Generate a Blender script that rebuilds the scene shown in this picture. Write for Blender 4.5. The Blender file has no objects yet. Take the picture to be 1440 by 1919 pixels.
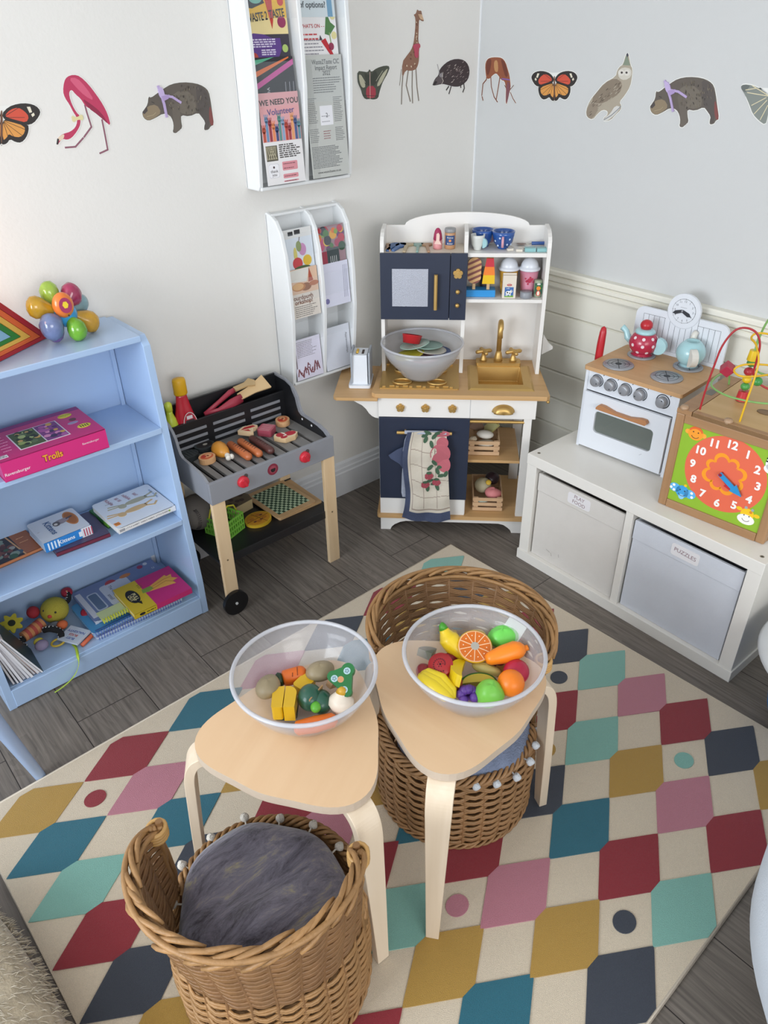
import bpy, math, random
from mathutils import Matrix, Vector
from mathutils.geometry import tessellate_polygon
random.seed(7)
PI = math.pi
C = bpy.context.scene.collection
sc = bpy.context.scene

# ---------------------------------------------------------------- camera
CAM = (-2.18542, -2.03050, 1.54329); YAW = .865746; PITCH = .575623; ROLL = -.018275; FPX = 1409.518
def cam_axes():
    cy, sy, cp, sp = math.cos(YAW), math.sin(YAW), math.cos(PITCH), math.sin(PITCH)
    f = Vector((cy*cp, sy*cp, -sp)); r = Vector((sy, -cy, 0)); u = r.cross(f)
    cr, sr = math.cos(ROLL), math.sin(ROLL)
    return r*cr + u*sr, u*cr - r*sr, f
RX, UX, FX = cam_axes()
def ray(x, y): return FX + RX*((x-720)/FPX) - UX*((y-959.5)/FPX)
def onz(x, y, z):
    d = ray(x, y); return Vector(CAM) + d*((z-CAM[2])/d.z)
def onleft(x, y, d=0):      # a point of the left wall (plane y = -d)
    q = ray(x, y); return Vector(CAM) + q*((-d-CAM[1])/q.y)
def onright(x, y, d=0):     # a point of the right wall (plane x = -d)
    q = ray(x, y); return Vector(CAM) + q*((-d-CAM[0])/q.x)

# ---------------------------------------------------------------- materials
def lin(c):
    if isinstance(c, str):
        c = [int(c[i:i+2], 16)/255 for i in (0, 2, 4)]
    return tuple(((v+.055)/1.055)**2.4 if v > .04045 else v/12.92 for v in c) + (1,)
_M = {}
def mat(name, col, rough=.5, metal=0, var=0, scale=20, bump=0, bscale=60, spec=None, coat=0, sheen=0, alpha=1, emit=0, stretch=None):
    if name in _M: return _M[name]
    m = bpy.data.materials.new(name); m.use_nodes = True; nt = m.node_tree; b = nt.nodes['Principled BSDF']
    b.inputs['Base Color'].default_value = lin(col); b.inputs['Roughness'].default_value = rough; b.inputs['Metallic'].default_value = metal
    if spec is not None: b.inputs['Specular IOR Level'].default_value = spec
    if coat: b.inputs['Coat Weight'].default_value = coat
    if sheen: b.inputs['Sheen Weight'].default_value = sheen
    if emit: b.inputs['Emission Color'].default_value = lin(col); b.inputs['Emission Strength'].default_value = emit
    tc = nt.nodes.new('ShaderNodeTexCoord'); src = tc.outputs['Object']
    if stretch:
        mp = nt.nodes.new('ShaderNodeMapping'); mp.inputs['Scale'].default_value = stretch; nt.links.new(src, mp.inputs[0]); src = mp.outputs[0]
    n = nt.nodes.new('ShaderNodeTexNoise'); n.inputs['Scale'].default_value = scale; n.inputs['Detail'].default_value = 4; nt.links.new(src, n.inputs['Vector'])
    v = var if var else .03
    mx = nt.nodes.new('ShaderNodeMix'); mx.data_type = 'RGBA'; L = lin(col)
    mx.inputs[6].default_value = tuple(max(0, q*(1-v)) for q in L[:3])+(1,); mx.inputs[7].default_value = tuple(min(1, q*(1+v)) for q in L[:3])+(1,)
    nt.links.new(n.outputs[0], mx.inputs[0]); nt.links.new(mx.outputs[2], b.inputs['Base Color'])
    if bump:
        n2 = nt.nodes.new('ShaderNodeTexNoise'); n2.inputs['Scale'].default_value = bscale; n2.inputs['Detail'].default_value = 5; nt.links.new(src, n2.inputs['Vector'])
        bp = nt.nodes.new('ShaderNodeBump'); bp.inputs['Strength'].default_value = bump; bp.inputs['Distance'].default_value = .004
        nt.links.new(n2.outputs[0], bp.inputs['Height']); nt.links.new(bp.outputs[0], b.inputs['Normal'])
    if alpha < 1:
        out = nt.nodes['Material Output']; tr = nt.nodes.new('ShaderNodeBsdfTransparent'); ms = nt.nodes.new('ShaderNodeMixShader')
        ms.inputs[0].default_value = alpha; nt.links.new(tr.outputs[0], ms.inputs[1]); nt.links.new(b.outputs[0], ms.inputs[2]); nt.links.new(ms.outputs[0], out.inputs[0])
    _M[name] = m; return m
def wood(name, c1, c2, axis=0, scale=9, rough=.45, contrast=.5, ring=3):
    if name in _M: return _M[name]
    m = bpy.data.materials.new(name); m.use_nodes = True; nt = m.node_tree; b = nt.nodes['Principled BSDF']; b.inputs['Roughness'].default_value = rough
    tc = nt.nodes.new('ShaderNodeTexCoord'); mp = nt.nodes.new('ShaderNodeMapping'); s = [1, 1, 1]; s = [scale*3]*3; s[axis] = scale*.25
    mp.inputs['Scale'].default_value = s; nt.links.new(tc.outputs['Object'], mp.inputs[0])
    n = nt.nodes.new('ShaderNodeTexNoise'); n.inputs['Scale'].default_value = 1.3; n.inputs['Detail'].default_value = 6; n.inputs['Distortion'].default_value = .8
    nt.links.new(mp.outputs[0], n.inputs['Vector'])
    cr = nt.nodes.new('ShaderNodeValToRGB'); cr.color_ramp.elements[0].position = .5-contrast/2; cr.color_ramp.elements[1].position = .5+contrast/2
    cr.color_ramp.elements[0].color = lin(c1); cr.color_ramp.elements[1].color = lin(c2)
    nt.links.new(n.outputs[0], cr.inputs[0]); nt.links.new(cr.outputs[0], b.inputs['Base Color'])
    _M[name] = m; return m
PAL = {}
def col(h, rough=.5, **k):      # plain paint by colour
    return mat('paint_'+h+('' if rough == .5 else '_%d' % (rough*100)), h, rough, **k)

# ---------------------------------------------------------------- mesh builder
def Fm(o, x, y):                # frame: origin, x direction, y direction (z = x cross y)
    x = Vector(x).normalized(); y = Vector(y); y = (y - x*y.dot(x)).normalized(); z = x.cross(y)
    M = Matrix((x, y, z)).transposed().to_4x4(); M.translation = Vector(o); return M
def FRONT(x=0, y=0, z=0): return Fm((x, y, z), (1, 0, 0), (0, 0, 1))     # a face looking to -y, art drawn in (x, z)
def TOP(x=0, y=0, z=0, a=0): return Fm((x, y, z), (math.cos(a), math.sin(a), 0), (-math.sin(a), math.cos(a), 0))
def Tr(x, y, z): return Matrix.Translation((x, y, z))
def Rz(a): return Matrix.Rotation(a, 4, 'Z')
def Rx_(a): return Matrix.Rotation(a, 4, 'X')
def Ry_(a): return Matrix.Rotation(a, 4, 'Y')
_TX = {}
def textgeo(s, bold=0):
    k = (s, bold)
    if k not in _TX:
        cu = bpy.data.curves.new('t', 'FONT'); cu.body = s; cu.size = 1; cu.align_x = 'CENTER'; cu.align_y = 'CENTER'; cu.offset = .02*bold; cu.resolution_u = 3
        o = bpy.data.objects.new('t', cu); C.objects.link(o); bpy.context.view_layer.update()
        me = o.to_mesh(); _TX[k] = ([v.co.copy() for v in me.vertices], [tuple(p.vertices) for p in me.polygons]); o.to_mesh_clear()
        bpy.data.objects.remove(o); bpy.data.curves.remove(cu)
    return _TX[k]
class MB:
    def __init__(s): s.v = []; s.f = []; s.m = []; s.s = []; s.mats = []; s.M = Matrix.Identity(4)
    def mi(s, m):
        if isinstance(m, str): m = col(m)
        if m not in s.mats: s.mats.append(m)
        return s.mats.index(m)
    def add(s, vs, fs, m, sm=False, M=None):
        T = s.M @ M if M is not None else s.M; k = len(s.v); i = s.mi(m)
        s.v += [T @ Vector(v) for v in vs]
        for f in fs: s.f.append(tuple(q+k for q in f)); s.m.append(i); s.s.append(sm)
        return s
    def box(s, x0, x1, y0, y1, z0, z1, m, M=None):
        vs = [(x, y, z) for z in (z0, z1) for y in (y0, y1) for x in (x0, x1)]
        return s.add(vs, [(0, 2, 3, 1), (4, 5, 7, 6), (0, 1, 5, 4), (2, 6, 7, 3), (0, 4, 6, 2), (1, 3, 7, 5)], m, False, M)
    def tube(s, pts, r, m, n=8, closed=False, flat=1, up=None, M=None, cap=True):
        pts = [Vector(p) for p in pts]; N = len(pts); R = r if isinstance(r, (list, tuple)) else [r]*N; vs = []; pn = None
        for i, p in enumerate(pts):
            a = pts[(i-1) % N] if (closed or i) else p; b = pts[(i+1) % N] if (closed or i < N-1) else p
            t = (b-a).normalized()
            if up is not None: nn = Vector(up) - t*Vector(up).dot(t)
            elif pn is None: nn = Vector((0, 0, 1)).cross(t) if abs(t.z) < .95 else Vector((1, 0, 0)).cross(t)
            else: nn = pn - t*pn.dot(t)
            if nn.length < 1e-6: nn = t.orthogonal()
            nn.normalize(); pn = nn; bb = t.cross(nn)
            for k in range(n):
                q = 2*PI*k/n; vs.append(p + nn*math.cos(q)*R[i]*flat + bb*math.sin(q)*R[i])
        fs = []
        for i in range(N if closed else N-1):
            for k in range(n):
                a = i*n+k; b = i*n+(k+1) % n; c_ = ((i+1) % N)*n+(k+1) % n; d = ((i+1) % N)*n+k; fs.append((a, b, c_, d))
        if not closed and cap: fs += [tuple(range(n-1, -1, -1)), tuple((N-1)*n+k for k in range(n))]
        return s.add(vs, fs, m, True, M)
    def cyl(s, p0, p1, r0, m, r1=None, n=20, M=None):
        r1 = r0 if r1 is None else r1; p0 = Vector(p0); p1 = Vector(p1); t = (p1-p0).normalized(); a = t.orthogonal().normalized(); b = t.cross(a); vs = []
        for p, r in ((p0, r0), (p1, r1)):
            for k in range(n): q = 2*PI*k/n; vs.append(p + (a*math.cos(q)+b*math.sin(q))*r)
        s.add(vs, [(k, (k+1) % n, n+(k+1) % n, n+k) for k in range(n)], m, True, M)
        return s.add(vs, [tuple(range(n-1, -1, -1)), tuple(range(n, 2*n))], m, False, M)
    def lathe(s, prof, m, n=28, M=None, sx=1, sy=1, sm=True):
        vs = []; fs = []; P = len(prof)
        for r, z in prof:
            for k in range(n): q = 2*PI*k/n; vs.append((r*math.cos(q)*sx, r*math.sin(q)*sy, z))
        for i in range(P-1):
            for k in range(n): fs.append((i*n+k, i*n+(k+1) % n, (i+1)*n+(k+1) % n, (i+1)*n+k))
        if prof[0][0] > 1e-5 and prof[0] != prof[-1]: fs.append(tuple(range(n-1, -1, -1)))
        if prof[-1][0] > 1e-5 and prof[0] != prof[-1]: fs.append(tuple((P-1)*n+k for k in range(n)))
        return s.add(vs, fs, m, sm, M)
    def ell(s, c, rx, ry, rz, m, M=None, n=20, lump=0, seed=1):
        prof = []; k = n//2
        for i in range(k+1):
            a = -PI/2+PI*i/k; prof.append((max(math.cos(a), 1e-4), math.sin(a)))
        vs = []
        for i, (r, z) in enumerate(prof):
            for j in range(n):
                q = 2*PI*j/n; w = 1+lump*(math.sin(3*q+seed+2*z)*.5+math.sin(2*q-seed*2+4*z)*.5)
                vs.append((c[0]+rx*r*math.cos(q)*w, c[1]+ry*r*math.sin(q)*w, c[2]+rz*z*w))
        fs = [(i*n+j, i*n+(j+1) % n, (i+1)*n+(j+1) % n, (i+1)*n+j) for i in range(k) for j in range(n)]
        return s.add(vs, fs, m, True, M)
    def prism(s, poly, z0, z1, m, M=None, top=None, sm=False):
        n = len(poly); a = sum(poly[i][0]*poly[(i+1) % n][1]-poly[(i+1) % n][0]*poly[i][1] for i in range(n))
        if a < 0: poly = poly[::-1]
        tri = tessellate_polygon([[Vector((x, y, 0)) for x, y in poly]]); T = []
        for t in tri:
            p, q, r = [Vector(poly[i]) for i in t]
            T.append(tuple(t) if (q-p).cross(r-p) > 0 else tuple(t)[::-1])
        vs = [(x, y, z0) for x, y in poly]+[(x, y, z1) for x, y in poly]
        s.add(vs, [(i, (i+1) % n, n+(i+1) % n, n+i) for i in range(n)]+[t[::-1] for t in T], m, False, M)
        return s.add(vs, [tuple(n+i for i in t) for t in T], top or m, sm, M)
    # flat art in a frame M: layer k lifts it a hair
    def art(s, poly, m, M, k=1, t=.0003): return s.prism(poly, 0, k*t, m, M)
    def rect(s, x0, y0, x1, y1, m, M, k=1, t=.0003): return s.art([(x0, y0), (x1, y0), (x1, y1), (x0, y1)], m, M, k, t)
    def disc(s, x, y, r, m, M, k=1, ry=None, n=24, t=.0003, a0=0):
        ry = ry or r; return s.art([(x+r*math.cos(2*PI*i/n+a0), y+ry*math.sin(2*PI*i/n+a0)) for i in range(n)], m, M, k, t)
    def stroke(s, pts, w, m, M, k=1, t=.0003):
        for si, ((x0, y0), (x1, y1)) in enumerate(zip(pts, pts[1:])):
            d = Vector((x1-x0, y1-y0)); L = d.length
            if L < 1e-6: continue
            d /= L; n = Vector((-d.y, d.x))*w/2; e = d*w*.3
            s.art([(x0-e.x+n.x, y0-e.y+n.y), (x0-e.x-n.x, y0-e.y-n.y), (x1+e.x-n.x, y1+e.y-n.y), (x1+e.x+n.x, y1+e.y+n.y)], m, M, k+.08*(si % 3), t)
        return s
    def text(s, t, x, y, size, m, M, k=1, a=0, bold=0, sx=1, lift=.0003):
        vs, fs = textgeo(t, bold); ca, sa = math.cos(a), math.sin(a)
        return s.add([(x+size*(v.x*sx*ca-v.y*sa), y+size*(v.x*sx*sa+v.y*ca), k*lift) for v in vs], fs, m, False, M)
    def lines(s, x0, x1, y0, y1, n, w, m, M, k=1, seed=0):   # rows of small print
        rr = random.Random(seed)
        for i in range(n):
            y = y1-(y1-y0)*(i+.5)/n; e = x1-(x1-x0)*rr.uniform(0, .3); x = x0
            while x < e-w:
                q = min(e, x+w*rr.uniform(1.5, 5)); s.rect(x, y-w/2, q, y+w/2, m, M, k); x = q+w*.8
        return s
def mesh_of(name, mb):
    me = bpy.data.meshes.new(name); me.from_pydata([tuple(v) for v in mb.v], [], mb.f)
    for m in mb.mats: me.materials.append(m)
    me.polygons.foreach_set('material_index', mb.m); me.polygons.foreach_set('use_smooth', mb.s); me.update(); return me
def obj(name, mb, parent=None, bevel=0, seg=2, label=None, sub=0, loc=None, rotz=0, ang=40):
    o = bpy.data.objects.new(name, mesh_of(name, mb)); C.objects.link(o)
    if parent: o.parent = parent
    if loc is not None: o.location = loc
    o.rotation_euler[2] = rotz
    if bevel:
        b = o.modifiers.new('b', 'BEVEL'); b.width = bevel; b.segments = seg; b.limit_method = 'ANGLE'; b.angle_limit = math.radians(ang)
    if sub:
        b = o.modifiers.new('s', 'SUBSURF'); b.levels = sub; b.render_levels = sub
    if label: o['label'] = label
    return o
def thing(name, label, cat, loc=(0, 0, 0), rotz=0, group=None):
    o = bpy.data.objects.new(name, None); C.objects.link(o); o.location = loc; o.rotation_euler = (0, 0, rotz); o.empty_display_size = .05
    o['label'] = label; o['category'] = cat
    if group: o['group'] = group
    return o
def tag(o, label, cat, group=None):
    o['label'] = label; o['category'] = cat
    if group: o['group'] = group
    return o
def structure(name, mb, **k):
    o = obj(name, mb, **k); o['kind'] = 'structure'; return o
def arc(cx, cy, r, a0, a1, n, ry=None):
    ry = ry or r; return [(cx+r*math.cos(a0+(a1-a0)*i/n), cy+ry*math.sin(a0+(a1-a0)*i/n)) for i in range(n+1)]
def rrect(x0, y0, x1, y1, r, n=4):
    return arc(x1-r, y1-r, r, 0, PI/2, n)+arc(x0+r, y1-r, r, PI/2, PI, n)+arc(x0+r, y0+r, r, PI, 1.5*PI, n)+arc(x1-r, y0+r, r, 1.5*PI, 2*PI, n)
def spline(P, k=8, closed=False):
    P = [Vector(p) for p in P]; N = len(P); out = []
    for i in range(N if closed else N-1):
        g = (lambda j: P[j % N]) if closed else (lambda j: P[max(0, min(N-1, j))])
        a, b, c_, d = g(i-1), g(i), g(i+1), g(i+2)
        for j in range(k):
            t = j/k; out.append(.5*((2*b)+(c_-a)*t+(2*a-5*b+4*c_-d)*t*t+(3*b-a-3*c_+d)*t**3))
    if not closed: out.append(P[-1])
    return out
# ---------------------------------------------------------------- room
def floor_mat():
    m = bpy.data.materials.new('grey_oak_planks'); m.use_nodes = True; nt = m.node_tree; b = nt.nodes['Principled BSDF']; N = nt.nodes.new; Lk = nt.links.new
    tc = N('ShaderNodeTexCoord'); mp = N('ShaderNodeMapping'); mp.inputs['Rotation'].default_value = (0, 0, PI/2); mp.inputs['Location'].default_value = (.31, .07, 0); Lk(tc.outputs['Object'], mp.inputs[0])
    br = N('ShaderNodeTexBrick'); br.inputs['Scale'].default_value = 1; br.inputs['Brick Width'].default_value = 1.2; br.inputs['Row Height'].default_value = .185; br.inputs['Mortar Size'].default_value = .0012
    br.offset = .37; br.inputs['Color1'].default_value = (.2, .2, .2, 1); br.inputs['Color2'].default_value = (.8, .8, .8, 1); br.inputs['Mortar'].default_value = (0, 0, 0, 1); Lk(mp.outputs[0], br.inputs['Vector'])
    # each plank shifts its grain
    sh = N('ShaderNodeVectorMath'); sh.operation = 'SCALE'; sh.inputs['Scale'].default_value = 7; Lk(br.outputs['Color'], sh.inputs[0])
    ad = N('ShaderNodeVectorMath'); ad.operation = 'ADD'; Lk(tc.outputs['Object'], ad.inputs[0]); Lk(sh.outputs[0], ad.inputs[1])
    m2 = N('ShaderNodeMapping'); m2.inputs['Scale'].default_value = (9, 1.1, 1); Lk(ad.outputs[0], m2.inputs[0])
    w = N('ShaderNodeTexNoise'); w.inputs['Scale'].default_value = 1.6; w.inputs['Detail'].default_value = 3; w.inputs['Distortion'].default_value = 1.2; Lk(m2.outputs[0], w.inputs['Vector'])
    mul = N('ShaderNodeMath'); mul.operation = 'MULTIPLY'; mul.inputs[1].default_value = 9; Lk(w.outputs[0], mul.inputs[0])
    fr = N('ShaderNodeMath'); fr.operation = 'FRACT'; Lk(mul.outputs[0], fr.inputs[0])
    m3 = N('ShaderNodeMapping'); m3.inputs['Scale'].default_value = (150, 6, 1); Lk(ad.outputs[0], m3.inputs[0])
    f = N('ShaderNodeTexNoise'); f.inputs['Scale'].default_value = 1; f.inputs['Detail'].default_value = 5; Lk(m3.outputs[0], f.inputs['Vector'])
    mixf = N('ShaderNodeMix'); mixf.inputs[0].default_value = .88; Lk(fr.outputs[0], mixf.inputs[2]); Lk(f.outputs[0], mixf.inputs[3])
    cr = N('ShaderNodeValToRGB'); e = cr.color_ramp.elements; e[0].position = .2; e[0].color = lin('57514b'); e[1].position = .75; e[1].color = lin('8b8279'); Lk(mixf.outputs[0], cr.inputs[0])
    big = N('ShaderNodeTexNoise'); big.inputs['Scale'].default_value = 2.2; Lk(tc.outputs['Object'], big.inputs['Vector'])
    tint = N('ShaderNodeMix'); tint.data_type = 'RGBA'; tint.blend_type = 'MULTIPLY'; tint.inputs[0].default_value = .35; Lk(cr.outputs[0], tint.inputs[6]); Lk(br.outputs['Color'], tint.inputs[7])
    seam = N('ShaderNodeMix'); seam.data_type = 'RGBA'; Lk(br.outputs['Fac'], seam.inputs[0]); Lk(tint.outputs[2], seam.inputs[6]); seam.inputs[7].default_value = lin('241f1c')
    Lk(seam.outputs[2], b.inputs['Base Color']); b.inputs['Roughness'].default_value = .5; b.inputs['Specular IOR Level'].default_value = .35
    bp = N('ShaderNodeBump'); bp.inputs['Strength'].default_value = .15; bp.inputs['Distance'].default_value = .001; Lk(f.outputs[0], bp.inputs['Height']); Lk(bp.outputs[0], b.inputs['Normal'])
    return m
XL, YB, ZC = -4.6, -4.6, 2.5
structure('floor', MB().box(XL, .1, YB, .1, -.05, 0, floor_mat()))
WL = mat('wall_white', 'e1dfda', .85, var=.03, scale=3, bump=.12, bscale=90)
WR = mat('wall_grey_blue', 'c9cac9', .85, var=.02, scale=3, bump=.12, bscale=90)
CREAM = mat('cream_panel_paint', 'e6e3d6', .45, var=.02, scale=6)
WHT = mat('white_gloss_trim', 'dddfe2', .35)
structure('wall_left', MB().box(XL, .1, 0, .1, 0, ZC, WL))
mb = MB().box(0, .1, YB, 0, 0, ZC, WR); structure('wall_right', mb)
structure('ceiling', MB().box(XL, .1, YB, .1, ZC, ZC+.05, mat('ceiling_white', 'e8e8e6', .9)))
# tongue and groove boards and moulded rail on the right wall
mb = MB(); g = [.012, .04+.0, .144, .249, .354, .459, .564, .669, .765]
for a, b in zip(g, g[1:]):
    e = .005
    mb.prism([(-.012, a+e), (-.006, a+.0012), (-.002, a), (0, a), (0, b), (-.002, b), (-.006, b-.0012), (-.012, b-e)], 0, 4.5, CREAM, Fm((0, 0, 0), (1, 0, 0), (0, 0, 1)))
structure('trim_1', mb)
mb = MB(); prof = [(0, .758), (-.018, .758), (-.022, .766), (-.022, .776), (-.018, .779), (-.026, .785), (-.026, .797), (-.021, .800), (-.030, .807), (-.030, .818), (-.026, .823), (0, .823)]
mb.prism(prof, 0, 4.5, CREAM, Fm((0, 0, 0), (1, 0, 0), (0, 0, 1))); structure('trim_2', mb)
structure('trim_3', MB().box(-.004, 0, -.005, 0, .823, ZC, col('e4e6e8')))
# skirting board of the left wall
prof = [(0, 0), (-.018, 0), (-.018, .095), (-.014, .1), (-.014, .112), (-.010, .116), (-.008, .130), (0, .137)]
mb = MB(); mb.prism(prof, 0, 4.6, WHT, Fm((XL, 0, 0), (0, 1, 0), (0, 0, 1))); structure('baseboard_left', mb)
mb = MB().box(-.02, -.0121, YB, -.02, 0, .03, mat('shaded_skirting', '8f8d88', .5)); structure('baseboard_right', mb)  # right skirting: the shade at the wall foot is put into its grey

# ---------------------------------------------------------------- rug
RUGL, RUGA = (-.61454, -.54309, 0), .01834
PILE = dict(rough=.95, var=.22, scale=650, bump=.7, bscale=800)
def pile(n, h):
    return mat(n, h, sheen=.25, **PILE)
RC = dict(m=pile('pile_mustard', 'b08a3c'), r=pile('pile_red', '8c1e2a'), t=pile('pile_teal', '1f6678'), k=pile('pile_charcoal', '343a46'), p=pile('pile_pink', 'b97886'), g=pile('pile_mint', '7fb3a6'))
cream = pile('pile_cream', 'd5c6af')
mb = MB(); mb.prism(rrect(-1.602, -1.287, 0, .0, .008), 0, .0085, cream)
TAB = {-1.485: 'mtgrkmptrg', -1.255: 'rptkgpmrkt', -1.028: 'tkmrprgmtk', -.8125: 'pgkmmtrpmk', -.588: 'ktpgrmktrg', -.36: 'rmtkprgmpr', -.1325: 'gkmrkgprkm'}
for ci, (u, row) in enumerate(TAB.items()):
    for k, ch in enumerate(row):
        v = -.0805-.1267*k; a, h, w = .1135, .0635, .017
        if k == 9: h = .0635
        P = [(u-a, v), (u-a*.93, v+.006), (u-w-.012, v+h-.008), (u-w, v+h), (u+w, v+h), (u+w+.012, v+h-.008), (u+a*.93, v+.006), (u+a, v),
             (u+a*.93, v-.006), (u+w+.012, v-h+.008), (u+w, v-h), (u-w, v-h), (u-w-.012, v-h+.008), (u-a*.93, v-.006)]
        mb.prism(P, .004, .0103+.00018*((ci*2+k) % 5), RC[ch])
for u, v, ch in ((-1.37, -.144, 'r'), (-.245, -.650, 'k'), (-.248, -1.03, 'g'), (-.7, -1.155, 'k'), (-.925, -.903, 'p'), (-.47, -.78, 'm')):
    mb.prism([(u+.026*math.cos(q*PI/12), v+.022*math.sin(q*PI/12)) for q in range(24)], .004, .0105, RC[ch])
b = [(-1.602, -1.287, .005), (0, -1.287, .005), (0, 0, .005), (-1.602, 0, .005)]
mb.tube([(x, y, z) for x, y, z in b], .005, mat('rug_binding', 'cbbfae', .9, bump=.4, bscale=300), closed=True)
rug = obj('area_rug', mb, loc=RUGL, rotz=RUGA); tag(rug, 'cream pile rug patterned with coloured diamonds and dots on grey plank floor', 'rug')
# ---------------------------------------------------------------- low white cabinet with two fabric bins
CAB = (-.48794, -.74207); CABA = -PI/2-.02032
WL2 = mat('white_laminate', 'e4e1da', .3)
t = thing('storage_cabinet', 'low white two-bay cabinet on the floor carrying the toy oven and activity cube', 'cabinet', CAB+(0,), CABA)
W, H, D = .77, .4037, .385
mb = MB()
mb.box(-.001, W+.001, -.002, D, H-.036, H, WL2); obj('top_panel', mb, t, .0015)
mb = MB().box(.0, .038, 0, D, .037, H-.036, WL2); obj('side_panel', mb, t, .001)
mb = MB().box(W-.038, W, 0, D, .037, H-.036, WL2); obj('side_panel', mb, t, .001)
mb = MB().box(.369, .393, .002, D, .037, H-.036, WL2); obj('divider', mb, t, .001)
mb = MB().box(-.004, W+.004, -.004, D, 0, .037, WL2); obj('base_panel', mb, t, .001)
mb = MB().box(.038, W-.038, D-.008, D, .037, H-.036, WL2); obj('back_panel', mb, t)
for x, y in ((.022, .025), (W-.022, .025), (.022, D-.03), (W-.022, D-.03)):
    mb = MB().cyl((x, y, H-.001), (x, y, H+.0004), .0055, col('8a8375', .4), n=12); mb.disc(x, y, .003, '4a463f', TOP(0, 0, H+.0004), 1); obj('cam_screw', mb, t)
def bin_(x0, x1, c, name, lab, words, extra=()):
    b = thing(name, lab, 'storage bin', (0, 0, 0), 0, 'fabric bins in the white cabinet')
    b.matrix_world = Matrix.Translation(CAB+(0,)) @ Rz(CABA) @ Tr(x0, .012, .0375)
    w = x1-x0; h = .308; d = .34; m = MB()
    F = mat(c+'_bin_fabric', c, .9, var=.05, scale=14, bump=.3, bscale=500)
    m.box(0, w, 0, .004, 0, h, F); m.box(0, w, d-.004, d, 0, h, F); m.box(0, .004, .004, d-.004, 0, h, F); m.box(w-.004, w, .004, d-.004, 0, h, F); m.box(.004, w-.004, .004, d-.004, 0, .004, F)
    obj('body', m, b, .0015)
    m = MB().box(-.0012, w+.0012, -.0025, .0065, h-.062, h+.001, F); obj('top_band', m, b, .0018, label='hem band folded over the top edge')
    FR = FRONT(w*.5, -.0026, h-.03)
    m = MB(); m.art(rrect(-.042, -.019, .042, .019, .008), col('e4e2e4'), FR, 1, .0006)
    for k, s in enumerate(words): m.text(s, 0, (.009-.018*k) if len(words) > 1 else 0, .017, '8a6a72', FR, 3, a=-.06)
    obj('handwritten_label', m, b)
    m = MB()
    for (a0, b0, a1, b1) in extra: m.stroke([(a0, b0), (a1, b1)], .001, '9a948e', FRONT(0, -.0002, 0), 1)
    if extra: obj('scuff_mark', m, b)
bin_(.044, .363, 'd4d0ca', 'fabric_bin', 'pale fabric bin in left cabinet bay, labelled play food', ['PLAY', 'FOOD'], ((.06, .045, .075, .04), (.08, .04, .083, .03), (.11, .05, .112, .04)))
bin_(.399, .725, 'ced2da', 'fabric_bin', 'bluish white fabric bin in right cabinet bay, labelled puzzles', ['PUZZLES'])

# ---------------------------------------------------------------- light blue bookcase
SH = (-2.04119, -.28691); SHA = .012224
BL = mat('light_blue_gloss', 'a7c0e0', .22, var=.03, scale=8)
bc = thing('bookcase', 'light blue painted open bookcase against the left wall', 'bookcase', SH+(0,), SHA)
def sidep(x0, x1):
    P = [(0, 0), (.0, .125), (.02, .34), (.04, .63), (.054, .86), (.075, .884), (.268, .884), (.268, 0)]
    m = MB(); m.prism(P, 0, x1-x0, BL, Fm((x0, 0, 0), (0, 1, 0), (0, 0, 1))); obj('side_panel', m, bc, .002)
sidep(0, .02); sidep(.592, .612)
def shelfp(z, y0, n='shelf', th=.016, ov=0): m = MB().box(.02-ov, .592+ov, y0, .262, z-th, z, BL); obj(n, m, bc, .0015)
shelfp(.066, .012); shelfp(.344, .019); shelfp(.634, .038)
m = MB().box(.02, .592, .056, .268, .872, .888, BL); obj('top_panel', m, bc, .002)
m = MB().box(.02, .592, -.002, .016, .004, .064, BL); obj('kick_board', m, bc, .0015)
m = MB().box(.0205, .5915, .262, .268, .0, .872, BL); obj('back_panel', m, bc)
for x in (.0205, .5795): m = MB().box(x, x+.011, .25, .262, .066, .872, BL); obj('corner_batten', m, bc, .001)

# ---------------------------------------------------------------- toy kitchen across the corner
KA = (-.72607, -.29665); KAA = -.792669
def kit(px_u, d, z): return (Matrix.Translation(KA+(0,)) @ Rz(KAA) @ Vector((px_u, d, z)))
kw = mat('kitchen_white_paint', 'e6e3de', .4, var=.02, scale=10); nv = mat('navy_paint', '272f42', .4, var=.06, scale=30); beech = wood('beech_veneer', 'bb9360', 'cea776', 0, 6); gold = mat('brushed_gold', 'cba765', .4, .7, var=.06, scale=30)
k = thing('play_kitchen', 'white and navy toy kitchen with gold sink standing across the room corner', 'toy kitchen', KA+(0,), KAA)
def kp(n, m, b=.0012, **q): return obj(n, m, k, b, **q)
m = MB(); P = [(0, 0), (.035, 0), (.04, .012), (.05, .022), (.07, .033), (.09, .038), (.42, .038), (.44, .033), (.455, .022), (.465, .012), (.47, 0), (.505, 0), (.505, .056), (0, .056)]
m.prism(P, 0, .012, kw, Fm((0, .012, 0), (1, 0, 0), (0, 0, 1))); kp('base_apron', m)
for x in (0, .493): kp('side_foot', MB().box(x, x+.012, .012, .28, 0, .056, kw))
kp('base_board', MB().prism(rrect(-.012, -.012, .515, .29, .012), .056, .071, beech))
kp('side_panel', MB().box(.0, .012, 0, .28, .071, .522, kw))
kp('side_panel', MB().box(.290, .300, .006, .28, .071, .452, kw))
kp('side_panel', MB().box(.478, .504, .0, .014, .071, .452, kw)); kp('side_panel', MB().box(.492, .504, .014, .05, .071, .452, kw)); kp('side_panel', MB().box(.470, .504, .262, .276, .071, .522, kw))
kp('toe_panel', MB().box(0, .298, -.002, .008, .071, .136, kw))
kp('oven_door', MB().box(.001, .302, -.006, .006, .137, .451, nv))
kp('control_panel', MB().box(.0, .514, -.005, .01, .453, .520, kw)); 
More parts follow.
